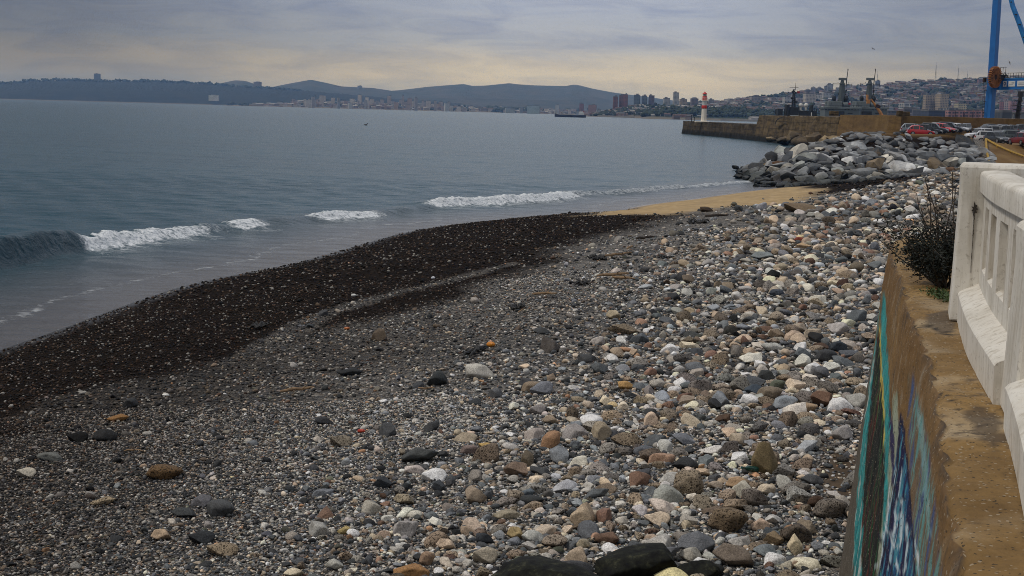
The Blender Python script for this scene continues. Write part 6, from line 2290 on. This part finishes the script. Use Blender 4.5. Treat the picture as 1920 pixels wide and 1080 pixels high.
for a in ((176.5, 188.5, 138.5, 153, 8150, (.17, .18, .20), 'lone grey tower block standing on the dark wooded plateau'),
          (392, 410, 178.5, 187, 6900, (.62, .60, .56), 'white block at the foot of the dark wooded plateau'),
          (670.5, 678.5, 161, 171, 9900, (.16, .15, .15), 'small dark tower on the far ridge, right of the rounded hill'),
          (628, 638, 161.5, 168, 9900, (.26, .22, .19), 'low tan block on the saddle of the far ridge'),
          (476, 490, 154, 164, 8300, (.17, .14, .13), 'brownish block on the plateau edge beside the rounded hill'),
          (988, 1011, 198, 212, 5300, (.42, .50, .50), 'pale glassy hotel block on the far shore near the cargo ship'),
          (947, 965, 203, 212, 5350, (.44, .45, .42), 'pale low block on the far shore beside dark trees'),
          (833, 842, 194, 209, 5700, (.60, .60, .58), 'white twin topped tower standing out on the far shore'),
          (1041, 1048, 196.5, 212, 4900, (.52, .52, .52), 'narrow white tower behind the cargo ship bow'),
          (1086, 1094, 194.5, 214, 4200, (.24, .10, .08), 'narrow brick red tower behind the cargo ship bridge'),
          (1103, 1118, 197, 213, 4400, (.30, .17, .13), 'reddish slab near the narrow brick red tower'),
          (1118, 1126, 206, 216, 3500, (.36, .40, .40), 'small pale green house block at the headland foot'),
          (1149, 1157.5, 181.5, 206, 3300, (.22, .105, .09), 'narrow red brick tower, seaward end of the headland row'),
          (1160.5, 1167, 179, 204, 3310, (.20, .11, .10), 'red brick tower with a grey flank on the headland'),
          (1167, 1176.5, 177.5, 204, 3330, (.23, .10, .085), 'tallest red brick tower of the headland row'),
          (1188, 1199.5, 178.5, 203, 3320, (.11, .145, .185), 'blue grey tower beside the red brick ones on the headland'),
          (1203, 1213, 180, 203, 3330, (.13, .17, .215), 'light blue tower in the middle of the headland row'),
          (1215.5, 1226.5, 179.5, 202, 3340, (.15, .12, .145), 'mauve blue tower, landward end of the headland row'),
          (1243.5, 1255, 184.5, 203, 3500, (.36, .36, .35), 'grey white slab with vertical stripes left of the tall pale tower'),
          (1261.5, 1271.5, 174, 203, 3550, (.44, .44, .42), 'tall pale tower highest on the skyline left of the lighthouse'),
          (1274, 1286.5, 186.5, 204, 3450, (.40, .33, .25), 'beige tower between the tall pale tower and the lighthouse'),
          (1294.5, 1308, 185.5, 205, 3400, (.20, .17, .18), 'grey brown domed block just left of the lighthouse'),
          (1328, 1338, 187, 200, 3600, (.22, .22, .23), 'dark grey block just right of the lighthouse'),
          (1405, 1422.5, 181, 198, 3350, (.30, .27, .25), 'broad tan grey slab on the hillside right of the thin mast'),
          (1422.5, 1433, 182.5, 197, 3380, (.24, .20, .19), 'brownish block attached to the broad tan slab'),
          (1443, 1453, 184.5, 196, 3300, (.44, .38, .36), 'pale pink block left of the patrol ship mast'),
          (1468, 1483, 182.5, 197, 3200, (.46, .45, .43), 'white ribbed slab just left of the patrol ship mast'),
          (1493, 1502, 184, 198, 3200, (.36, .33, .36), 'striped block right of the patrol ship mast'),
          (1506.5, 1527, 176, 196, 3250, (.50, .46, .40), 'broad cream slab with many columns of windows'),
          (1527, 1540, 177.5, 195, 3280, (.46, .46, .46), 'white slab beside the broad cream one'),
          (1541, 1556, 174.5, 194, 3300, (.44, .44, .44), 'white slab just left of the middle warship mast'),
          (1509, 1519, 169.5, 180, 3700, (.18, .18, .21), 'dark rounded roof block low on the ridge line'),
          (1519, 1529.5, 165.5, 178, 3720, (.20, .21, .25), 'left one of the twin blue grey domed blocks on the ridge'),
          (1531, 1540.5, 165.5, 178, 3720, (.19, .20, .24), 'right one of the twin blue grey domed blocks on the ridge'),
          (1545, 1550, 162, 175, 3750, (.26, .28, .32), 'low wing of the pale ridge tower by the warship mast'),
          (1550, 1560.5, 158.5, 174, 3750, (.30, .32, .36), 'pale ridge tower just left of the middle warship mast'),
          (1583, 1595, 160.5, 171, 3780, (.26, .27, .30), 'pale ridge block between the two warship masts'),
          (1610, 1620, 160, 169, 3780, (.28, .29, .31), 'small pale ridge block left of the taller warship mast'),
          (1641, 1649, 152, 166, 3800, (.20, .22, .27), 'blue grey ridge tower carrying a thin aerial'),
          (1656, 1663, 159.5, 167, 3800, (.16, .17, .19), 'dark low block on the ridge right of the aerial tower'),
          (1731, 1742, 178.5, 204, 2700, (.36, .29, .21), 'beige tower, first of the tall row below the hill crest'),
          (1743, 1753.5, 179, 204, 2710, (.33, .27, .20), 'beige tower, second of the tall row below the hill crest'),
          (1755.5, 1775, 176.5, 205, 2690, (.38, .31, .22), 'broad beige tower, widest of the tall row below the hill crest'),
          (1791, 1810, 194, 203, 2600, (.42, .37, .24), 'long yellowish hall on the lower hillside'),
          (1873, 1881, 191, 216, 2400, (.28, .13, .13), 'brick red tower between the crane leg and the black steel tower'),
          (1881, 1889, 190, 216, 2410, (.42, .36, .36), 'pale pink tower beside the brick red one near the crane'),
          (1890, 1903, 189.5, 216, 2420, (.36, .20, .19), 'red and white banded tower next to the black steel tower')):
    tower(*a[:7], dome=('domed' in a[6] or 'rounded roof' in a[6]))
for i, (a, b_) in enumerate(((1774, 1788), (1790, 1803.5), (1806, 1820), (1822, 1833), (1834, 1846))):
    tower(a, b_, 207.3, 220, 1300, (.36, .20, .19), ('first', 'second', 'third', 'fourth', 'fifth')[i] + ' pink apartment block above the ochre wall, counted from the left', 'pink apartment blocks behind the ochre wall', cell=(3.6, 2.9), roofbits=False)

# harbour sheds
for a in ((1869, 1892, 209.5, 221, 900, (.10, .10, .10), 'long dark shed roof between the crane leg and the steel tower'), (1690, 1716, 203, 220, 1500, (.20, .19, .20), 'long grey warehouse behind the red hatchback'), (1718, 1731, 207, 220, 1400, (.07, .08, .11), 'dark blue warehouse behind the cars'),
          (1733, 1772, 208.5, 221, 1350, (.06, .075, .12), 'long dark blue shed next to the pink blocks'), (1660, 1690, 209, 221, 1500, (.13, .12, .12), 'grey brown shed right of the orange dock crane'), (1900, 1935, 213, 222, 900, (.5, .5, .49), 'white shed at the picture edge behind the ochre wall'),
          (1765, 1790, 203.5, 208, 1900, (.5, .5, .48), 'flat white roofed hall above the pink blocks'), (1688, 1705, 193.5, 198, 2650, (.52, .51, .48), 'white roofed hall low on the hillside')):
    tower(*a[:7], name='warehouse', depth=25, roofbits=False, cell=(9, 5))

# apartment towers of the far city, in haze: too small to show more than their bulk
far_cols = [((.54, .48, .43), 'pale'), ((.42, .36, .34), 'mauve grey'), ((.46, .34, .28), 'reddish'), ((.62, .58, .53), 'whitish'), ((.34, .32, .32), 'grey')]
for i in range(118):
    px = 548 + (1085 - 548) * ((i + rng.uniform(.1, .9)) / 118) ** 1.12
    wpx = rng.uniform(4, 9)
    base_y = 184 + .0262 * px + 3.2
    if px < 640: h = rng.uniform(7, 24)
    elif px < 850: h = rng.uniform(8, 21) * (1.25 if rng.random() < .12 else .9)
    else: h = rng.uniform(4, 11)
    d = rng.uniform(5600, 6250)
    lift = rng.uniform(0, 7) if px < 760 else rng.uniform(0, 2)
    ci = int(rng.integers(0, 5))
    seg = 'behind the open bay' if px < 700 else ('left of the white twin topped tower' if px < 833 else 'left of the cargo ship')
    hn = 'tall' if h > 15 else ('mid height' if h > 9 else 'low')
    tower(px - wpx / 2, px + wpx / 2, base_y - h - lift * .4, base_y, d, far_cols[ci][0], f'{hn} {far_cols[ci][1]} apartment block, far shore, {seg}', 'apartment blocks of the far city', roofbits=h > 12)

# ------------------------------------------------------------------ houses on the hillside
HW = [((.40, .38, .36), 'white'), ((.26, .22, .18), 'cream'), ((.18, .135, .115), 'tan'), ((.16, .125, .13), 'mauve'), ((.19, .09, .075), 'brick red'), ((.13, .15, .17), 'blue grey'), ((.22, .16, .09), 'ochre')]
HR = [((.12, .07, .06), 'rust'), ((.14, .14, .145), 'grey'), ((.07, .065, .065), 'dark'), ((.30, .29, .28), 'pale')]
M_HW = [paint('house_wall', c, .85, .15, .2) for c, _ in HW]
M_HR = [paint('house_roof', c, .85, .2, .2) for c, _ in HR]
cand = []
for i in range(2300):
    px = rng.uniform(1255, 2010); t_ = rng.uniform(.10, .985)
    dens = fbm2(np.array([px / 18.0]), np.array([t_ * 14]), 3.0, 3, 2.0)[0]
    if dens < -.22: continue
    p = on_hill('hillside3900', px, t_)
    sx, sy = proj(np.array([tuple(p)]))
    cand.append((p, float(sx[0]), float(sy[0]), rng.uniform(8, 17), rng.uniform(6, 10), rng.uniform(3.5, 8.5), int(rng.choice(7, p=[.14, .18, .21, .20, .12, .09, .06])), int(rng.choice(4, p=[.36, .28, .26, .10])), rng.uniform(-.6, .6)))
for i in range(330):      # roofs along the top of the green cliff and the headland slope
    px = rng.uniform(1235, 1500); t_ = rng.uniform(.85, 1.25)
    p = on_hill('green_cliff2680', px, t_)
    sx, sy = proj(np.array([tuple(p)]))
    cand.append((p, float(sx[0]), float(sy[0]), rng.uniform(8, 15), 8, rng.uniform(3.5, 7), int(rng.integers(0, 7)), int(rng.integers(0, 4)), rng.uniform(-.6, .6)))


def house_geo(p, w_, dep, h, yaw):
    c_, s_ = math.cos(yaw), math.sin(yaw)
    pts = [(-w_ / 2, -dep / 2, -4), (w_ / 2, -dep / 2, -4), (w_ / 2, dep / 2, -4), (-w_ / 2, dep / 2, -4), (-w_ / 2, -dep / 2, h), (w_ / 2, -dep / 2, h), (w_ / 2, dep / 2, h), (-w_ / 2, dep / 2, h)]
    rp = [(-w_ * .54, -dep * .56, h - .1), (w_ * .54, -dep * .56, h - .1), (w_ * .54, dep * .56, h - .1), (-w_ * .54, dep * .56, h - .1), (-w_ * .54, 0, h + dep * .22), (w_ * .54, 0, h + dep * .22)]
    tr = lambda q: (p[0] + q[0] * c_ - q[1] * s_, p[1] + q[0] * s_ + q[1] * c_, p[2] + q[2])
    wf = [(0, 1, 5, 4), (1, 2, 6, 5), (2, 3, 7, 6), (3, 0, 4, 7), (4, 5, 6, 7)]
    rf = [(0, 1, 5, 4), (2, 3, 4, 5), (1, 2, 5), (3, 0, 4)]
    return [tr(q) for q in pts], wf, [tr(q) for q in rp], rf


sc_h = [(q[3] * q[5] / q[0].y ** 2 * (1 if 1255 < q[1] < 1915 and q[2] < 219 else 0), i) for i, q in enumerate(cand)]
ind = set(i for _, i in sorted(sc_h, reverse=True)[:260])
mass = MB()
for i, (p, sx, sy, w_, dep, h, wi, ri_, yaw) in enumerate(cand):
    if i in ind:
        wv_, wf, rv_, rf = house_geo((0, 0, 0), w_, dep, h, 0)
        root = empty('house', p, yaw)
        where = ('high up' if sy < 178 else ('midway up' if sy < 194 else 'low down'))
        who = ('left of the lighthouse' if sx < 1318 else ('right of the lighthouse' if sx < 1480 else ('behind the warship masts' if sx < 1640 else ('left of the beige towers' if sx < 1731 else ('left of the crane leg' if sx < 1850 else 'right of the crane leg')))))
        tag(root, f'{HW[wi][1]} house with {HR[ri_][1]} roof {where} the hillside {who}', 'house', 'houses on the hillside')
        m = MB().add(wv_, wf); m.build('wall', M_HW[wi], root)
        m = MB().add(rv_, rf); m.build('roof', M_HR[ri_], root)
    else:
        wv_, wf, rv_, rf = house_geo(p, w_, dep, h, yaw)
        mass.add(wv_, wf, wi); mass.add(rv_, rf, 7 + ri_)
tag(mass.build('houses', M_HW + M_HR), kind='stuff')
# low roofs scattered over the far shore
mass = MB()
for i in range(520):
    px = rng.uniform(470, 1235); t_ = rng.uniform(.05, .8)
    p = on_hill('far_shore6700', px, t_)
    wv_, wf, rv_, rf = house_geo(p, rng.uniform(12, 30), 12, rng.uniform(4, 12), rng.uniform(-.5, .5))
    mass.add(wv_, wf, int(rng.integers(0, 4))); mass.add(rv_, rf, 7 + int(rng.integers(0, 4)))
for i in range(260):
    px = rng.uniform(1095, 1290); t_ = rng.uniform(.05, .9)
    p = on_hill('headland3350', px, t_) if rng.random() < .45 else at(rng.uniform(1095, 1420), 222, rng.uniform(2450, 2900))
    if p.z < 0 or p.z > 60: continue
    if p.y < 2920: p.z = 3.2
    wv_, wf, rv_, rf = house_geo(p, rng.uniform(7, 20), 8, rng.uniform(3, 6), rng.uniform(-.5, .5))
    mass.add(wv_, wf, int(rng.integers(0, 6))); mass.add(rv_, rf, 7 + int(rng.integers(0, 4)))
tag(mass.build('far_houses', M_HW + M_HR), kind='stuff')

# ------------------------------------------------------------------ trees far off, read as one mass
M_WOOD = paint('woods_green', (.022, .036, .02), .9, .5, .05)
V0, T0 = ICO[1]
Vs, Ts = [], []
base_ = 0
def clump(p, r_):
    global base_
    for q in range(3):
        c = np.array(tuple(p)) + rng.normal(size=3) * r_ * np.array([.7, .7, .25]) + np.array([0, 0, r_ * .45])
        v = V0 * (1 + .3 * rng.normal(size=(len(V0), 1))) * np.array([1, 1, .85]) * r_ * rng.uniform(.4, .75)
        Vs.append(v + c); Ts.append(T0 + base_); base_ += len(v)
for i in range(1500):
    px = rng.uniform(1230, 2010); t_ = rng.uniform(.06, 1.0)
    if fbm2(np.array([px / 18.0]), np.array([t_ * 14]), 3.0, 3, 2.0)[0] < .05 or rng.random() < .12:
        clump(on_hill('hillside3900', px, t_), rng.uniform(5, 10))
for i in range(900):
    clump(on_hill('green_cliff2680', rng.uniform(1210, 1650), rng.uniform(.15, 1.05)), rng.uniform(4, 8))
for i in range(260):
    clump(on_hill('headland3350', rng.uniform(1110, 1300), rng.uniform(.1, 1.0)), rng.uniform(4, 8))
for i in range(420):
    clump(on_hill('hills8200', rng.uniform(-60, 560), rng.uniform(.93, 1.02)), rng.uniform(7, 13))
for i in range(260):
    clump(on_hill('far_shore6700', rng.uniform(430, 1230), rng.uniform(.05, 1.0)), rng.uniform(7, 14))
for i in range(60):
    clump(on_hill('far_shore6700', rng.uniform(915, 985), rng.uniform(.02, .4)), rng.uniform(10, 18))
tag(np_mesh('woods', np.concatenate(Vs), np.concatenate(Ts), M_WOOD, False), kind='stuff')

# ------------------------------------------------------------------ aerial masts on the crest
M_MASTG = paint('mast_grey', (.10, .10, .11), .7)
for px, pt, pb2, r_, lab in ((1753.5, 122, 153, 1.3, 'tall thin lattice mast on the hill crest, tallest of three'), (1796, 128, 152, 1.5, 'lattice mast on the hill crest, middle of three'), (1813, 138, 152, .9, 'short thin mast on the hill crest, nearest the crane'), (1411, 178, 190, .8, 'thin mast standing up from the hillside left of the broad tan slab'), (1644.5, 139, 152, .6, 'thin aerial on top of the blue grey ridge tower')):
    p0 = at(px, pb2, 3880); p1 = at(px + .6, pt, 3880)
    m = MB(); h = p1.z - p0.z + 8
    for sx, sy in ((-1, -1), (1, -1), (0, 1.2)):
        m.tube([(sx * r_ * 1.6, sy * r_ * 1.6, -8), (sx * r_ * .25, sy * r_ * .25, h - 8)], .28, 4)
    for f in np.linspace(.03, .95, 12):
        s = r_ * (1.6 + (.25 - 1.6) * f); z = -8 + h * f
        m.tube([(-s, -s, z), (s, -s, z), (0, s * 1.2, z), (-s, -s, z)], .16, 3)
    m.tube([(0, 0, h - 9), (0, 0, h)], .2, 4)
    tag(m.build('aerial_mast', M_MASTG, None, False, tuple(p0)), lab, 'mast')

# ------------------------------------------------------------------ gulls
M_GULL = paint('gull_grey', (.16, .16, .17), .8)
def gull(px, py, d, span, roll, lab):
    p = at(px, py, d)
    m = MB(); s = span / 2
    body = [(-.42, .0, .02), (-.28, .07, 0), (0, .10, .03), (.2, .08, .05), (.3, .05, .07), (.38, .015, .06)]
    m.tube([(x * s * 1.1, 0, z * s) for x, r_, z in body], [max(.012, r_ * s) for x, r_, z in body], 8)
    for sg_ in (-1, 1):
        top_ = [(.12, .06, .06), (.20, .5, .26), (.06, 1.0, .10), (-.06, .52, .24), (-.14, .06, .05)]
        vs = [(x * s, sg_ * y * s, z * s) for x, y, z in top_] + [(x * s, sg_ * y * s, z * s - .015) for x, y, z in top_]
        m.add(vs, [(0, 1, 3, 4), (1, 2, 3), (5, 9, 8, 6), (6, 8, 7), (0, 4, 9, 5), (0, 5, 6, 1), (1, 6, 7, 2), (2, 7, 8, 3), (3, 8, 9, 4)])
    m.add([(-.40 * s, -.10 * s, .02 * s), (-.40 * s, .10 * s, .02 * s), (-.2 * s, 0, .03 * s), (-.3 * s, 0, -.01 * s)], [(0, 1, 2), (0, 3, 1), (1, 3, 2), (0, 2, 3)])
    o = m.build('gull', M_GULL, None, False, tuple(p)); o.rotation_euler = (roll, .1, 2.4)
    return tag(o, lab, 'bird')
gull(1637.5, 92, 150, .75, .25, 'gull gliding above the warships')
gull(1893, 118, 150, .6, .9, 'gull banking beside the crane leg')
p = onz(686, 235, 0)
m = MB(); m.ball((0, 0, .12), .3, 10, 0, .55); m.ball((.34, 0, .38), .12, 8); m.tube([(.22, 0, .15), (.3, 0, .4)], [.08, .06], 6); m.tube([(.42, 0, .38), (.56, 0, .36)], [.04, .015], 5); m.tube([(-.25, 0, .15), (-.46, 0, .22)], [.12, .02], 6)
o = m.build('seabird', M_BLACKM, None, True, (p.x, p.y, 0)); o.scale = (1.6, 1.6, 1.6); tag(o, 'small dark seabird floating far out on the bay', 'bird')

# ------------------------------------------------------------------ driftwood and litter
M_DRIFT = paint('driftwood', (.25, .16, .085), .85, .35, 14)
M_DRIFTD = paint('dark_driftwood', (.045, .032, .022), .9, .4, 14)
def stick(px, py, lpx, ang, r_, mat, lab, name='driftwood', grp='driftwood sticks'):
    g = ground(px, py)
    ln_ = lpx * g.y / F
    a = R(ang)
    pts = []
    for f in np.linspace(-.5, .5, 6):
        x = g.x + math.cos(a) * ln_ * f; y = g.y + math.sin(a) * ln_ * f * 2.2
        pts.append(Vector((x + rng.normal() * ln_ * .03, y, lz1(x, y) + r_ * 2.2 + .02 + rng.uniform(0, .03))))
    m = MB(); m.tube(pts, [r_ * k_ for k_ in (.7, 1, 1.05, .95, .8, .4)], 7)
    q = pts[3]; m.tube([q, q + Vector((rng.normal() * .08, rng.normal() * .1, .08))], [r_ * .6, r_ * .2], 5)
    return tag(m.build(name, mat, None, True), lab, 'driftwood', grp)
stick(556, 739, 62, 12, .028, M_DRIFT, 'broken orange brown plank lying on dark shingle', 'plank')
for a in ((1160, 484, 60, 25, .045, M_DRIFT, 'long pale stick farthest up the driftwood patch'), (1150, 523, 62, 8, .045, M_DRIFT, 'reddish brown stick, longest in the driftwood patch'), (1168, 529, 44, -14, .04, M_DRIFT, 'short brown stick crossing under the longest one'), (1180, 470, 34, 60, .04, M_DRIFT, 'bent orange stick standing out of the driftwood patch'),
          (1022, 558, 44, -4, .035, M_DRIFT, 'thin brown stick alone on the mid gravel'), (976, 588, 26, 70, .02, M_DRIFT, 'pale thin bent stick beside the black kelp'), (800, 734, 34, -5, .014, M_DRIFT, 'thin yellow stalk below the white speckled boulder'), (250, 852, 40, -8, .012, M_DRIFT, 'thin yellow stalk in dark shingle'), (1345, 410, 50, 6, .06, M_DRIFTD, 'dark branch at the sand edge'),
          (1210, 452, 40, 20, .05, M_DRIFTD, 'dark stick between sand and cobbles')):
    stick(*a)
M_KELP = paint('dried_kelp', (.012, .011, .009), .6, .3, 10)
def kelp(px, py, wpx, lab):
    g = ground(px, py); wd = wpx * g.y / F
    m = MB()
    for i in range(9):
        a = rng.uniform(0, 6.28); pts = [Vector((g.x, g.y, 0)) + Vector((rng.normal() * wd * .15, rng.normal() * wd * .3, 0))]
        for q in range(4):
            a += rng.normal() * .6; pts.append(pts[-1] + Vector((math.cos(a), math.sin(a) * 1.6, 0)) * wd * .14)
        pts = [Vector((p.x, p.y, lz1(p.x, p.y) + .03 + rng.uniform(0, .5) * wd * .3)) for p in pts]
        m.tube(pts, [wd * .05, wd * .09, wd * .08, wd * .06, wd * .02], 6)
    return tag(m.build('kelp', M_KELP, None, True), lab, 'kelp', 'dried kelp clumps')
for a in ((1123, 487, 36, 'black kelp clump beside the long pale stick'), (968, 580, 34, 'black kelp clump with a pale bent stick'), (1092, 533, 30, 'low black kelp clump left of the reddish stick'), (1245, 484, 24, 'small black kelp clump near the flat blue grey slab'), (1310, 418, 34, 'dark kelp strand at the sand edge'), (890, 662, 40, 'thin dark kelp strand near the orange float'), (480, 616, 36, 'low brown kelp clump on the wet shingle')):
    kelp(*a)
def litter(px, py, wpx, hr, c, name, lab, cat, rough=.4):
    g = ground(px, py); wd = wpx * g.y / F / 2
    mt_ = paint(name + '_plastic', c, rough, .15, 8)
    m = MB(); m.lathe([(.25, -.9), (.75, -.75), (1.0, -.2), (.98, .3), (.7, .8), (.3, .95), (.28, 1.15)], 14)
    o = m.build(name, mt_, None, True, (g.x, g.y, g.z + wd * hr * .8)); o.scale = (wd * hr, wd * hr, wd); o.rotation_euler = (1.4, .3, rng.uniform(.6, 1.2))
    return tag(o, lab, cat)
litter(920, 650, 20, .55, (.60, .22, .02), 'float', 'bright orange plastic float on the upper gravel', 'float')
litter(1160, 1043, 24, .6, (.55, .05, .012), 'float', 'red orange plastic scrap above the wet black rocks', 'float')
litter(650, 618, 12, .5, (.45, .13, .03), 'float', 'small orange scrap in the wet dark shingle', 'litter')
litter(663, 556, 12, .5, (.6, .6, .58), 'bottle', 'white plastic bottle on the wet shingle', 'bottle')
litter(842, 625, 9, .5, (.55, .42, .28), 'bottle', 'pale upright plastic tube on the grey gravel', 'bottle')
litter(812, 523, 9, .6, (.65, .66, .7), 'bottle', 'white scrap half way up the wet shingle', 'bottle')
litter(677, 811, 18, .45, (.42, .04, .015), 'litter', 'red plastic scrap right of the small black boulder', 'litter')
litter(1364, 622, 12, .6, (.50, .08, .03), 'litter', 'tiny red scrap among the cobbles', 'litter')
litter(1040, 1010, 16, .5, (.36, .03, .015), 'litter', 'dark red scrap below the yellow tan block', 'litter')
g = ground(1433, 889)
m = MB(); m.lathe([(.035, 0), (.04, .02), (.04, .16), (.033, .20), (.014, .235), (.013, .29), (.017, .295), (.017, .31)], 16)
t = NT('green_glass'); t.col((.02, .10, .075)).set(rough=.06, trans=.35, ior=1.45)
o = m.build('glass_bottle', t.m, None, True, (g.x - .1, g.y, g.z + .06)); o.rotation_euler = (1.35, 0, -.9)
tag(o, 'green glass bottle lying at the foot of the upright olive slab', 'bottle')

# ------------------------------------------------------------------ the air
m = MB(); m.box((0, 7400, 131), (27000, 15000, 286))
t = NT('haze_air'); t.n.remove(t.bsdf)
pv_ = t.new('ShaderNodeVolumePrincipled')
pv_.inputs['Color'].default_value = (.27, .50, 1.0, 1)
pv_.inputs['Absorption Color'].default_value = (1, 1, 1, 1)
pv_.inputs['Density'].default_value = 7.4e-5
pv_.inputs['Anisotropy'].default_value = 0.0
t.ln(pv_.outputs[0], t.n['Material Output'].inputs['Volume'])
tag(m.build('haze', t.m), kind='stuff')
